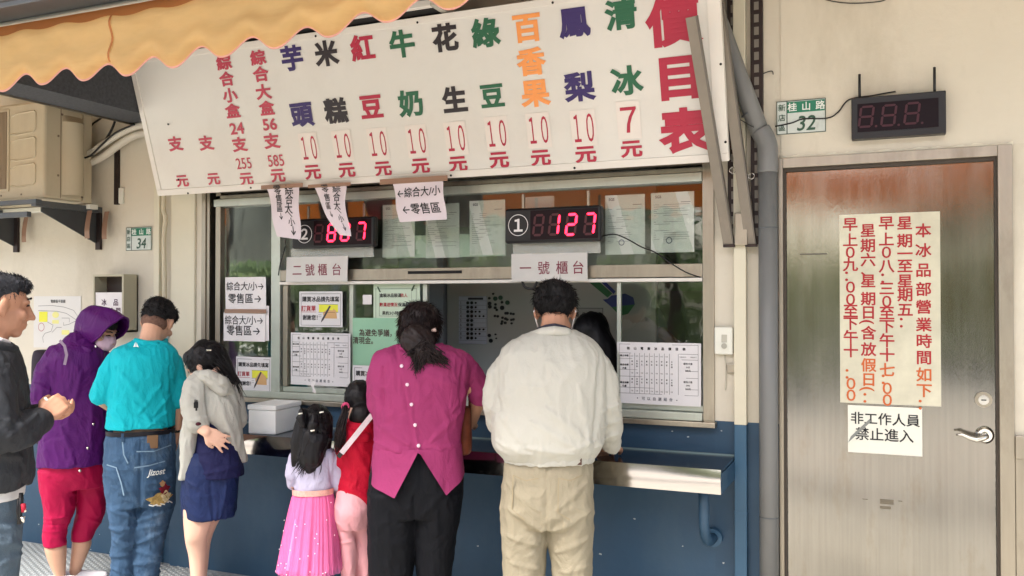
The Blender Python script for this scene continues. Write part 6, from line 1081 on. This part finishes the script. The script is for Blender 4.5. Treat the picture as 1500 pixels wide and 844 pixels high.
C_ = Parts(); C_.loft([(0.0047, 0, 0.945, 0.1651, 0.11), (-0.001, 0, 0.8718, 0.1826, 0.125), (-0.0021, 0, 0.7841, 0.2017, 0.135), (-0.0063, 0, 0.6814, 0.2031, 0.13), (-0.0078, 0, 0.6226, 0.1957, 0.115)]); C_.loft([(-0.1085, 0, 0.7255, 0.1039, 0.12), (-0.1069, 0, 0.6228, 0.1024, 0.108), (-0.1081, 0, 0.4907, 0.098, 0.095), (-0.1108, 0, 0.3617, 0.0921, 0.085), (-0.1106, 0, 0.1974, 0.0803, 0.075), (-0.1089, 0, 0.0566, 0.0701, 0.072)]); C_.loft([(0.0917, 0, 0.721, 0.108, 0.12), (0.0873, 0, 0.6178, 0.1035, 0.108), (0.0815, 0, 0.4849, 0.0887, 0.095), (0.0786, 0, 0.355, 0.0768, 0.085), (0.0758, 0, 0.1899, 0.0649, 0.075), (0.0745, 0, 0.0485, 0.0575, 0.072)])
p.cloth('trousers', C_, TRO, .007, 4, noise=((.005,(9,9,4)),), folds=[(((-0.1189, 0, 0.6645), (-0.1125, 0, 0.3588)), .012, .006), (((0.087, 0, 0.6595), (0.0814, 0, 0.3524)), .012, .006), (((-0.0134, 0, 0.7357), (-0.0103, 0, 0.6029)), .008, -.010), (((-0.1484, 0, 0.7829), (-0.031, 0, 0.6477)), .012, .006), (((0.1313, 0, 0.7621), (0.022, 0, 0.6463)), .012, .006)], post=floor_cut)
C_ = Parts(); C_.ball(L(0,-.02,.035), (.092,.106,.094), hm); C_.ball(L(0,-.05,-.03), (.084,.07,.07), hm); C_.limb([(0.0032, -0.06, 1.3744), (0.0205, -0.1, 1.3328), (0.0552, -0.1, 1.2892)], [.075,.055,.03])
p.cloth('hair', C_, HAIRD, .005, 2, noise=((.005,(22,22,12)),(.003,(60,60,14))), folds=[(((-0.0616, 0, 1.4016), (0.0506, 0, 1.3358)), .007, -.008), (((-0.0381, 0, 1.446), (0.0624, 0, 1.3565)), .006, .006), (((-0.0146, 0, 1.4845), (0.0861, 0, 1.3861)), .006, -.005)])
m_ = MB(); rn = random.Random(11)
for tp, nn in (((0.0034, -0.145, 1.247), 60), ((-0.0137, -0.145, 1.27), 40), ((0.0317, -0.145, 1.2754), 50), ((0.0659, -0.145, 1.298), 50), ((0.1058, -0.145, 1.3091), 55), ((0.1288, -0.145, 1.2803), 45), ((0.083, -0.145, 1.2807), 40), ((-0.0393, -0.145, 1.3215), 30)): strands(m_, (0.0204, -0.11, 1.3622), tp, nn, .016, .010, rn=rn, r=.0024, wav=.012)
p.mesh('hair_strands', m_, HAIRD)
fuzz(p, L, hm, 4200, [((0,-.02,.035), (.092,.106,.094)), ((0,-.05,-.03), (.084,.07,.07))], .06, mat=HAIRD, down=.97, r=.0014, seed=8)
c_ = (0.0707, -0.03, 1.4199); p.mesh('hair_clip', MB().tube([(c_[0]-.008, c_[1]-.03, c_[2]), (c_[0]+.010, c_[1]-.035, c_[2]+.004)], [.006,.009], 10), M('pearly clip', (196,170,160), .2))
C_ = Parts(); shoe(C_, ((-0.109, 0, 0.0537)[0],0,0), (0,1,0)); shoe(C_, ((0.0759, 0, 0.046)[0],0,0), (0,1,0)); p.cloth('shoes', C_, M('black flats', (28,28,30), .5), .007, 3, post=floor_cut)
hb = thing('handbag', 'brown leather handbag under the right arm of the woman in the magenta blouse', 'handbag', (p.x+.2, p.y+.1, .9)); C_ = Parts(); C_.loft([(0.2122, 0.1, 1.073, 0.0291, 0.05), (0.2092, 0.1, 0.9847, 0.0352, 0.09), (0.2062, 0.1, 0.8933, 0.0382, 0.1), (0.2078, 0.1, 0.8688, 0.0275, 0.09)]); bo = p.put('bag', remesh(C_, .007, 3), M('brown leather', (112,58,38), .5, var=.25, vs=20, bump=.3), hb)
p.mesh('bag_handle', MB().tube(curve([(0.1899, 0.05, 1.0728), (0.2019, 0.05, 1.1571), (0.2278, 0.08, 1.1843), (0.2363, 0.12, 1.0638)]), .006, 8), MC['brown leather'], hb)

# --- man in the white jacket
p = Person('man in an off white jacket and khaki trousers leaning on the counter', (-1.2751, -0.62, 0.3607))
B = Parts(); L, hm = head(B, (0.0028, 0.07, 1.4989), (.05,.80,-.55), (-0.0029, 0.02, 1.3964), 1.0)
B.loft([(0.001, 0, 1.286, 0.1177, 0.09), (-0.0173, 0, 1.1055, 0.1551, 0.12), (-0.016, 0, 0.8564, 0.1425, 0.12)])
B.limb([(-0.1584, 0, 1.2581), (-0.2348, 0.02, 1.1306), (-0.2145, 0.26, 0.9782)], [.034,.036,.03]); B.limb([(0.1463, 0, 1.2593), (0.2057, 0.03, 1.1263), (0.2495, 0.24, 0.9169)], [.034,.036,.029]); hand(B, (0.2495, 0.24, 0.9139), (-.25,1,-.30), (.1,-.25,-1), -1, 1.0, curl=(.25,.3,.35,.4)); hand(B, (-0.2091, 0.27, 0.9709), (.5,.8,-.1), (0,0,-1), 1)
B.limb([(-0.1224, 0, 0.6357), (-0.1225, 0, 0.1123)], [.07,.05]); B.limb([(0.0629, 0, 0.6379), (0.0706, 0, 0.116)], [.07,.05])
p.cloth('body', B, SKINT, .006, 3)
WJ = M('off white windbreaker', (182,181,172), .6, wr=.3, var=.05, vs=3, bump=.2, bs=130)
tor = [(-0.0002, 0.03, 1.4266, 0.0838, 0.078), (-0.0073, 0.025, 1.4099, 0.127, 0.1), (-0.0089, 0.02, 1.3877, 0.17, 0.12), (-0.0105, 0.01, 1.3434, 0.2098, 0.14), (-0.0106, 0, 1.2578, 0.223, 0.155), (-0.019, 0, 1.1328, 0.2312, 0.165), (-0.0259, -0.01, 1.0233, 0.2292, 0.17), (-0.0287, -0.01, 0.9625, 0.2208, 0.165), (-0.0258, 0, 0.9278, 0.1965, 0.15), (-0.023, 0, 0.9059, 0.1716, 0.138)]
C_ = Parts(); C_.loft(tor); C_.limb([(-0.1723, 0, 1.308), (-0.223, 0.01, 1.2264), (-0.237, 0.01, 1.1262), (-0.2283, 0.05, 1.0484), (-0.2171, 0.2, 0.9988)], [.056,.060,.060,.052,.042]); C_.limb([(0.1546, 0, 1.3091), (0.1991, 0.01, 1.2282), (0.21, 0.01, 1.1286), (0.2224, 0.08, 1.0247), (0.2434, 0.19, 0.9396)], [.056,.060,.060,.056,.044])
fl = [(((-0.2503, 0, 1.3272), (-0.214, 0, 1.1053)), .010, -.010), (((0.1822, 0, 1.3285), (0.1542, 0, 0.9971)), .009, -.013), (((-0.089, 0, 1.0783), (0.077, 0, 0.9827)), .014, .009), (((-0.0335, 0, 1.134), (0.1322, 0, 0.9969)), .012, .009), (((-0.1168, 0, 0.9812), (0.0769, 0, 0.9551)), .010, .008), (((-0.2279, 0, 0.9943), (-0.089, 0, 0.9538)), .010, .008), (((-0.214, 0, 1.1053), (-0.1168, 0, 0.9951)), .012, .007), (((-0.1389, 0, 1.2166), (-0.0335, 0, 1.2115)), .006, .004), (((0.091, 0, 1.2176), (0.1377, 0, 0.9969)), .012, .008), (((0.1105, 0, 1.3283), (0.0219, 0, 1.2173)), .014, .005), (((-0.1946, 0, 1.258), (-0.1723, 0, 1.0778)), .014, .006), (((0.1874, 0, 1.1076), (0.2562, 0, 1.1356)), .009, .008), (((0.1928, 0, 1.047), (0.2644, 0, 1.0667)), .009, .009), (((0.1983, 0, 0.9974), (0.2588, 0, 1.0088)), .008, .009), (((0.1652, 0, 0.9696), (0.2148, 0, 0.9975)), .008, .008), (((-0.2837, 0, 1.1326), (-0.2335, 0, 1.1052)), .008, .007), (((0.0632, 0, 0.9688), (0.1597, 0, 0.9971)), .009, .008)]
wj = p.cloth('jacket', C_, WJ, .006, 4, noise=((.007,(6,6,5)),(-.004,(10,10,8),6)), folds=fl)
C_ = Parts(); C_.limb([(-0.0801, -0.02, 1.4117), (-0.0465, -0.06, 1.4215), (-0.0001, -0.075, 1.4276), (0.0462, -0.06, 1.4217), (0.0799, -0.01, 1.4089)], [.017,.020,.021,.020,.017]); p.cloth('collar', C_, WJ, .005, 3, parent=wj)
C_ = Parts(); C_.limb([(-0.0634, -0.03, 1.4314), (-0.0329, -0.055, 1.4432), (-0.0001, -0.065, 1.449), (0.0381, -0.05, 1.4404), (0.0661, -0.01, 1.4254)], .010); p.cloth('inner_collar', C_, M('dark inner collar', (50,50,62), .7), .004, 2, parent=wj)
C_ = Parts(); rb_ = (-0.023, 0, 0.9279, 0.1826, 0.142); C_.loft([(rb_[0], 0, rb_[2]-.028, rb_[3], rb_[4]), (rb_[0], 0, rb_[2]+.012, rb_[3]*1.02, rb_[4]*1.02)]); p.cloth('waistband', C_, WJ, .005, 2, noise=((.0035,(70,70,2)),), parent=wj)
KH = M('khaki cotton', (148,140,120), .8, wr=.45, var=.08, vs=3, bump=.4, bs=180)
kr = [(-0.023, 0, 0.9225, 0.1716, 0.122), (-0.0272, 0, 0.8559, 0.1812, 0.135), (-0.03, -0.01, 0.7281, 0.1889, 0.145), (-0.0287, 0, 0.6484, 0.1852, 0.13)]
C_ = Parts(); C_.loft(kr); C_.loft([(-0.1225, 0, 0.7313, 0.097, 0.13), (-0.1211, 0, 0.6208, 0.0928, 0.115), (-0.1225, 0, 0.5242, 0.0859, 0.1), (-0.1225, 0, 0.4304, 0.0831, 0.09), (-0.1253, 0, 0.2211, 0.0692, 0.08), (-0.1239, 0, 0.0561, 0.0622, 0.078)]); C_.loft([(0.0614, 0, 0.7333, 0.098, 0.13), (0.0613, 0, 0.623, 0.0952, 0.115), (0.0682, 0, 0.5268, 0.0855, 0.1), (0.0736, 0, 0.4333, 0.0799, 0.09), (0.0734, 0, 0.2245, 0.0688, 0.08), (0.0733, 0, 0.0599, 0.0633, 0.078)])
kt = p.cloth('trousers', C_, KH, .0065, 3, noise=((.005,(8,8,6)),(-.0035,(14,14,12),8)), folds=[(((-0.0309, 0, 0.9073), (-0.031, 0, 0.6368)), .006, -.010), (((-0.1862, 0, 0.8285), (-0.0614, 0, 0.733)), .012, .009), (((-0.1779, 0, 0.7318), (-0.0476, 0, 0.6504)), .012, .010), (((-0.1862, 0, 0.6211), (-0.0615, 0, 0.5813)), .010, .008), (((0.1265, 0, 0.8314), (0.0077, 0, 0.7338)), .012, .009), (((0.1373, 0, 0.7214), (-0.0117, 0, 0.6426)), .012, .010), (((0.1317, 0, 0.6113), (0.0076, 0, 0.5546)), .010, .008), (((-0.1779, 0, 0.5108), (-0.0615, 0, 0.4848)), .010, .006), (((0.1371, 0, 0.5014), (0.0158, 0, 0.4722)), .010, .006), (((-0.1668, 0, 0.8701), (-0.139, 0, 0.7736)), .008, .006)], post=floor_cut)
for ps in (((-0.1612, 0, 0.8647), (-0.1113, 0, 0.8485), (-0.0614, 0, 0.86)), ((-0.1612, 0, 0.8647), (-0.1668, 0, 0.7319), (-0.1168, 0, 0.6965)), ((0.0161, 0, 0.8607), (0.0603, 0, 0.8501), (0.11, 0, 0.8671)), ((0.0161, 0, 0.8607), (0.0132, 0, 0.7283), (0.0602, 0, 0.6985))): p.mesh('pocket_seam', strip(ps, .004, kr[2], .010), M('khaki seam', (150,138,112), .8), kt, smooth=False)
x = (0.0755, 0, 0.9189, 0.0317, 0.1); p.mesh('leather_tab', MB().box(x[0]-x[3], x[0]+x[3], on_ring(kr[0], x[0], .012), on_ring(kr[0], x[0], .006), x[2]-.015, x[2]+.012, .002), M('brown tab', (92,66,58), .6), kt, smooth=False)
C_ = Parts(); C_.ball(L(0,-.022,.045), (.090,.104,.082), hm); C_.ball(L(0,.03,.07), (.082,.08,.058), hm); C_.ball(L(0,-.055,.0), (.074,.06,.052), hm)
p.cloth('hair', C_, HAIRS, .005, 2, noise=((.003,(24,24,24)),(.0015,(80,80,80))))
fuzz(p, L, hm, 3800, [((0,-.022,.045), (.090,.104,.082)), ((0,.03,.07), (.082,.08,.058)), ((0,-.055,.0), (.074,.06,.052))], .030, down=.8, seed=3)
for sg in (-1, 1): p.mesh('mask_loop', MB().tube([L(sg*.08,-.012,.02), L(sg*.086,-.02,-.005), L(sg*.078,.0,-.035), L(sg*.066,.05,-.06)], .0028, 6), PAPER)
C_ = Parts(); C_.ball(L(0,.068,-.045), (.056,.052,.05), hm); p.cloth('face_mask', C_, PAPER, .006, 3)
C_ = Parts(); shoe(C_, ((-0.1253, 0, 0.071)[0],0,0), (0,1,0)); shoe(C_, ((0.0706, 0, 0.0748)[0],0,0), (.1,1,0)); p.cloth('shoes', C_, M('brown shoes', (64,50,42), .5), .007, 3, post=floor_cut)

# --- man in the charcoal jacket at the left edge
p = Person('man with greying hair in a charcoal jacket holding a pen and slip', (-2.9937, -1.77, 0.9306))
B = Parts(); L, hm = head(B, (-0.0017, 0, 1.5274), (.97,.16,-.16), (-0.0328, 0, 1.3766), .99, nr=.056)
B.loft([(-0.0333, 0, 1.3058, 0.0853, 0.12), (-0.0251, 0, 0.9161, 0.0907, 0.12)]); B.limb([(-0.0595, -0.16, 1.326), (-0.0209, -0.2, 1.0908), (0.1305, -0.13, 1.1289)], [.036,.036,.03]); B.limb([(-0.0471, 0.16, 1.3052), (-0.0008, 0.18, 1.0553), (0.1358, 0.02, 1.1266)], [.036,.036,.03])
hand(B, (0.1352, -0.12, 1.1299), (.75,.4,.62), (.1,.9,-.4), 1, .98, curl=(.75,.8,.8,.85), thumb=1.2); hand(B, (0.1358, 0.02, 1.1266), (.9,-.35,-.05), (0,-.3,1), 1, .95, curl=(.5,.6,.6,.7))
B.limb([(-0.0195, -0.08, 0.7756), (-0.0245, -0.08, 0.2954)], [.07,.05]); B.limb([(-0.0205, 0.1, 0.7375), (-0.0257, 0.1, 0.2336)], [.07,.05])
p.cloth('body', B, SKINT, .006, 2)
C_ = Parts(); C_.ball(L(0,-.026,.050), (.078,.092,.076), hm); C_.ball(L(0,.030,.084), (.062,.056,.036), hm); C_.ball(L(0,-.068,.0), (.064,.045,.060), hm); C_.limb([L(.07,-.035,.03), L(.074,-.03,-.012)], [.016,.010]); C_.limb([L(-.07,-.035,.03), L(-.074,-.03,-.012)], [.016,.010])
p.cloth('hair', C_, HAIRG, .005, 2, noise=((.002,(30,30,30)),(.001,(85,85,85))))
fuzz(p, L, hm, 3200, [((0,-.026,.050), (.078,.092,.076)), ((0,.030,.084), (.062,.056,.036)), ((0,-.068,.0), (.064,.045,.060))], .016, mat=HAIRG, seed=4)
m_ = MB()
for sg in (-1, 1): m_.tube([L(sg*.016,.091,.040), L(sg*.034,.088,.045), L(sg*.050,.074,.038)], [.002,.0035,.002], 6)
p.mesh('eyebrows', m_, HAIRS)
m_ = MB()
for sg in (-1, 1): m_.tube([L(sg*.022,.085,.014), L(sg*.033,.084,.016), L(sg*.045,.076,.013)], [.002,.004,.002], 8)
p.mesh('eyes', m_, M('dark eyes', (40,26,24), .3))
CH = M('charcoal jacket', (46,48,52), .65, wr=.45, var=.1, vs=4, bump=.25, bs=150)
tor = [(-0.024, 0, 1.3925, 0.0513, 0.1), (-0.0297, 0, 1.3738, 0.079, 0.15), (-0.033, 0, 1.3307, 0.1002, 0.185), (-0.032, 0, 1.2585, 0.1173, 0.2), (-0.0308, 0, 1.1377, 0.1258, 0.205), (-0.0275, 0, 1.0171, 0.1322, 0.205), (-0.0237, 0, 0.9323, 0.1334, 0.2), (-0.0247, 0, 0.8809, 0.1259, 0.19)]
C_ = Parts(); C_.loft(tor); C_.limb([(-0.0555, -0.15, 1.3228), (-0.0297, -0.2, 1.1988), (-0.0087, -0.22, 1.0971), (0.0612, -0.19, 1.0975), (0.1214, -0.145, 1.1166)], [.078,.078,.074,.062,.046]); C_.limb([(-0.0468, 0.14, 1.3039), (-0.001, 0.18, 1.0813), (0.1185, 0.04, 1.1153)], [.07,.065,.045])
cj = p.cloth('jacket', C_, CH, .007, 4, noise=((.008,(6,6,5)),(-.005,(9,9,8),4)), folds=[(((-0.0127, 0, 1.2522), (0.0421, 0, 1.1498)), .014, .010), (((0.0208, 0, 1.0889), (0.1082, 0, 1.1457)), .012, .010), (((0.0319, 0, 1.0383), (0.1198, 0, 1.0693)), .010, .010), (((-0.0003, 0, 1.0161), (0.065, 0, 0.9982)), .010, .009), (((0.0651, 0, 0.9731), (0.0833, 0, 0.8838)), .006, -.008), (((0.0191, 0, 1.3254), (0.0636, 0, 1.1985)), .012, .008), (((-0.0013, 0, 1.1524), (0.0752, 0, 1.1101)), .010, .009)])
C_ = Parts(); C_.limb([(-0.0652, -0.09, 1.3865), (-0.0194, -0.12, 1.3843), (0.0226, -0.09, 1.3769), (0.0425, -0.02, 1.3706), (0.0367, 0.05, 1.3699)], [.026,.026,.022,.018,.016]); p.cloth('collar', C_, CH, .006, 3, parent=cj)
C_ = Parts(); C_.limb([(-0.0448, -0.075, 1.4046), (-0.0029, -0.075, 1.4085), (0.0228, -0.03, 1.3963)], .010); p.cloth('shirt_collar', C_, PAPER, .005, 2)
C_ = Parts(); C_.loft([(-0.0295, 0, 0.8897, 0.1129, 0.17), (-0.0282, 0, 0.8433, 0.1098, 0.168)]); p.cloth('shirt_hem', C_, M('white undershirt', (206,206,206), .8), .007, 2)
C_ = Parts(); C_.loft([(-0.0286, 0, 0.8569, 0.1012, 0.155), (-0.027, 0, 0.7715, 0.098, 0.16), (-0.0224, 0, 0.6974, 0.0918, 0.15)]); C_.loft([(-0.0172, -0.08, 0.7619, 0.0847, 0.09), (-0.0099, -0.08, 0.5833, 0.0744, 0.08), (-0.0136, -0.08, 0.3044, 0.0564, 0.065), (-0.0145, -0.08, 0.1128, 0.0501, 0.06)]); C_.loft([(-0.0235, 0.09, 0.7258, 0.0874, 0.09), (-0.0159, 0.09, 0.5389, 0.0766, 0.08), (-0.0208, 0.09, 0.2473, 0.0568, 0.065), (-0.0177, 0.09, 0.0958, 0.0502, 0.06)])
p.cloth('jeans', C_, M('grey blue denim', (78,92,104), .85, wr=.45, var=.2, vs=8, bump=.5, bs=180), .007, 3, noise=((.005,(9,9,9)),(-.004,(12,12,18))), folds=[(((0.0016, 0, 0.7313), (0.0628, 0, 0.6737)), .012, .009), (((0.0066, 0, 0.6318), (0.0629, 0, 0.6487)), .012, .008)], post=floor_cut)
C_ = Parts(); shoe(C_, ((-0.0159, 0, 0.1679)[0],-.08,0), (1,.1,0)); shoe(C_, ((-0.0159, 0, 0.1679)[0],.10,0), (1,.1,0)); p.cloth('shoes', C_, MC['dark shoes'], .008, 3, post=floor_cut)
ky = thing('key_ring', 'bunch of keys on a black strap hanging from the belt of the man in charcoal', 'keys', (p.x+.1, p.y-.1, .7))
p.mesh('strap', MB().beam((0.0651, -0.17, 0.875), (0.0595, -0.17, 0.766), .014, .006, (0,1,0)).tube([(0.0595, -0.17, 0.766), (0.0574, -0.17, 0.7806), (0.053, -0.17, 0.8097), (0.0568, -0.17, 0.8569)], .004, 6), BLACK, ky)
p.mesh('key', MB().tube([(0.0696, -0.18, 0.7931), (0.0719, -0.18, 0.7714)], [.010,.004], 8).tube([(0.0735, -0.18, 0.8379), (0.0758, -0.18, 0.809)], [.004,.008], 8), CHROME, ky); p.mesh('tag', MB().tube([(0.0714, -0.18, 0.8381), (0.0737, -0.18, 0.8093)], .008, 8), M('red tag', (176,40,60), .5), ky)
a, b = Vector((0.1399, -0.1, 1.1964)), Vector((0.1864, -0.06, 1.1297))
pn = thing('pen', 'white pen in the hands of the man in charcoal', 'pen', (p.x, p.y, 1.1)); p.mesh('barrel', MB().tube([a, b], .0045, 10), WHITEP, pn)
sp = thing('paper_slip', 'small folded white order slip in the hands of the man in charcoal', 'paper', (p.x, p.y, 1.1)); p.mesh('slip', MB().grid(lambda u, v: tuple(Vector((0.1913, -0.05, 1.1384)).lerp(Vector((0.2259, -0.04, 1.1402)), u)+Vector((0, .01*math.sin(u*3), -.022*v*(1-u*.6)))), 6, 3), PAPER, sp)

# --- staff inside the kiosk
p = Person('kiosk worker with long black hair bending behind the counter', (-1.4097, 0.42, 0.3087))
B = Parts(); L, hm = head(B, (-0.0428, 0, 1.358), (-.5,-.4,-.75), (0.0173, 0.05, 1.2272), 1.0); B.loft([(0.008, 0.05, 1.1904, 0.1159, 0.1), (0.0161, 0.05, 0.6171, 0.1246, 0.12), (0.0065, 0.05, 0.0457, 0.1155, 0.1)]); B.limb([(-0.0714, 0, 1.1236), (-0.1221, -0.1, 0.8546)], [.05,.035]); hand(B, (-0.1221, -0.1, 0.8476), (-.4,-.8,-.2), (0,0,-1), 1, .95); p.cloth('body', B, SKIN, .008, 3)
C_ = Parts(); C_.loft([(0.0137, 0.05, 1.2555, 0.0571, 0.08), (0.0081, 0.05, 1.2084, 0.1159, 0.12), (0.0129, 0.05, 0.9034, 0.1282, 0.13), (0.0123, 0.05, 0.4026, 0.1209, 0.12)]); p.cloth('black_top', C_, M('black shirt', (24,24,28), .8), .008, 3)
C_ = Parts(); C_.ball(L(0,-.02,.03), (.09,.105,.095), hm); C_.limb([(-0.0425, -0.02, 1.3906), (0.0066, -0.04, 1.3036), (0.0447, -0.05, 1.1817), (0.076, -0.04, 1.041)], [.08,.078,.06,.03]); p.cloth('hair', C_, HAIRB, .007, 3, noise=((.004,(40,40,6)),))
p = Person('kiosk worker in a pale shirt standing deep inside behind the right pane', (-1.4689, 1.45, 0.2633))
B = Parts(); L, hm = head(B, (0.017, 0, 1.6141), (-.4,-.85,-.3), (0.0083, 0.02, 1.5066), 1.0); B.limb([(-0.0642, 0, 1.455), (-0.0424, -0.1, 1.3386), (0.0607, -0.2, 1.3017)], [.05,.04,.03]); B.limb([(0.0633, 0, 1.4554), (0.117, -0.05, 1.3588), (0.1828, -0.2, 1.3025)], [.05,.04,.03]); hand(B, (0.1828, -0.2, 1.3025), (.6,-.4,-.3), (0,0,-1), 1); p.cloth('body', B, SKIN, .008, 3)
C_ = Parts(); C_.loft([(0.0104, 0.02, 1.5195, 0.0405, 0.06), (-0.0005, 0.02, 1.4849, 0.0853, 0.1), (0.0034, 0.02, 1.2906, 0.0895, 0.12), (0.0066, 0.02, 0.7737, 0.0851, 0.12)]); C_.limb([(-0.0642, 0, 1.4636), (-0.0467, -0.08, 1.359)], [.06,.055]); C_.limb([(0.0676, 0, 1.4639), (0.1089, -0.04, 1.3711)], [.06,.055]); p.cloth('shirt', C_, M('pale shirt', (214,214,220), .8), .008, 3, noise=((.006,(9,9,9)),))
C_ = Parts(); C_.ball(L(0,-.02,.04), (.085,.1,.08), hm); p.cloth('hair', C_, HAIRS, .007, 3); C_ = Parts(); C_.loft([(0.0067, 0.02, 0.7952, 0.0851, 0.12), (0.0012, 0.02, 0.1721, 0.0808, 0.12)]); p.cloth('apron_skirt', C_, DARKI, .01, 2)
bpy.data.scenes.remove(TMPS)

# ------------------------------------------------------------------ the street behind the camera (seen in glass and steel)
def awning_far():
    OF = M('deep orange canvas', (248,142,62), .7, var=.08, trans=.35)
    t = thing('far_awning', 'orange awning over the street side opposite the counter', 'awning', (-1, -5.2, 2.4))
    MB().grid(lambda u, v: (-7+14*u, -5.2-.01*math.cos(2*math.pi*u*14/.25), 2.50+.40*v+.03*(1-v)*math.cos(2*math.pi*u*14/.25)), 400, 3).build('valance', OF, t, smooth=True)
    MB().grid(lambda u, v: (-7+14*u, -5.2-.7*v, 2.92+.2*v), 40, 4).build('roof_canvas', OF, t, smooth=True)
    for x in (-6.8, 0, 6.8): MB().tube([(x,-5.85,0),(x,-5.85,3.1)], .04, 10).build('post', ALU, t, smooth=True)
awning_far()
LEAFM = [M('tree foliage %s' % n, c, .6, var=.35, vs=.8, trans=.3) for n, c in (('mid', (112,134,94)), ('light', (142,158,112)), ('dark', (84,104,74)))]
BARK = M('bark', (92,80,66), .85, var=.25, bump=.6, bs=12, st=(4,4,.6))
def tree(x, y, h, rad, label, seed):
    rn = np.random.RandomState(seed); t = thing('street_tree', label, 'tree', (x, y, 0), 'trees along the street')
    mb = MB(); mb.tube([(x,y,0),(x+.05,y,h*.25),(x-.08,y+.05,h*.5),(x,y,h*.8)], [.2,.15,.12,.04], 12)
    for k in range(7): a = rn.rand()*6.28; z = h*(.4+.3*rn.rand()); mb.tube([(x-.04,y,z),(x+rad*.4*math.cos(a),y+rad*.4*math.sin(a),z+h*.12),(x+rad*.8*math.cos(a),y+rad*.8*math.sin(a),z+h*.22)], [.06,.04,.015], 6)
    mb.build('trunk', BARK, t, smooth=True)
    n = 3500; cl = rn.randn(26, 3); cl /= np.linalg.norm(cl, axis=1)[:,None]; cl *= rad*(.45+.5*rn.rand(26, 1)); cl[:,2] *= .75
    c = cl[rn.randint(0, 26, n)]+rn.randn(n, 3)*rad*.2+np.array([x, y, h*.72]); s_ = .10+.08*rn.rand(n)
    a = rn.randn(n, 3); a /= np.linalg.norm(a, axis=1)[:,None]; b = np.cross(a, rn.randn(n, 3)); b /= np.linalg.norm(b, axis=1)[:,None]
    v = np.stack([c-a*s_[:,None], c+b*s_[:,None]*.5, c+a*s_[:,None], c-b*s_[:,None]*.5], 1).reshape(-1, 3)
    me = bpy.data.meshes.new('crown'); me.from_pydata(v.tolist(), [], np.arange(n*4).reshape(-1, 4).tolist())
    for m_ in LEAFM: me.materials.append(m_)
    me.polygons.foreach_set('material_index', rn.randint(0, 3, n).astype(np.int32)); finish('crown', me, LEAFM[0], t)
for i, (x, y, h, r) in enumerate(((-9,-13,6.5,2.6), (-4.5,-15,7.5,3), (1.5,-16,6,2.3), (7,-15,6.5,2.6))): tree(x, y, h, r, ('street tree %s' % ('far left of the row','second tree of the row','third tree of the row','last tree at the right end of the row')[i])+' opposite the shop', i+1)
hg = MB(); rn = np.random.RandomState(5); n = 9000
v0 = np.stack([rn.rand(n)*50-25, -17+rn.randn(n)*.5, rn.rand(n)*2.6], 1); a = rn.randn(n, 3)*.13; b = rn.randn(n, 3)*.09
v = np.stack([v0-a, v0+b, v0+a, v0-b], 1).reshape(-1, 3); me = bpy.data.meshes.new('hedge'); me.from_pydata(v.tolist(), [], np.arange(n*4).reshape(-1, 4).tolist())
finish('hedge', me, LEAFM[1], None, label='long leafy hedge running along the far side of the street', cat='hedge')
MB().grid(lambda u, v: (-60+120*u, -40-10*v, -1+(9+5*math.sin(u*9)+2*math.sin(u*23))*v), 60, 8).build('hills', M('hillside green', (158,150,126), .9, var=.3, vs=.2), smooth=True, kind='structure')
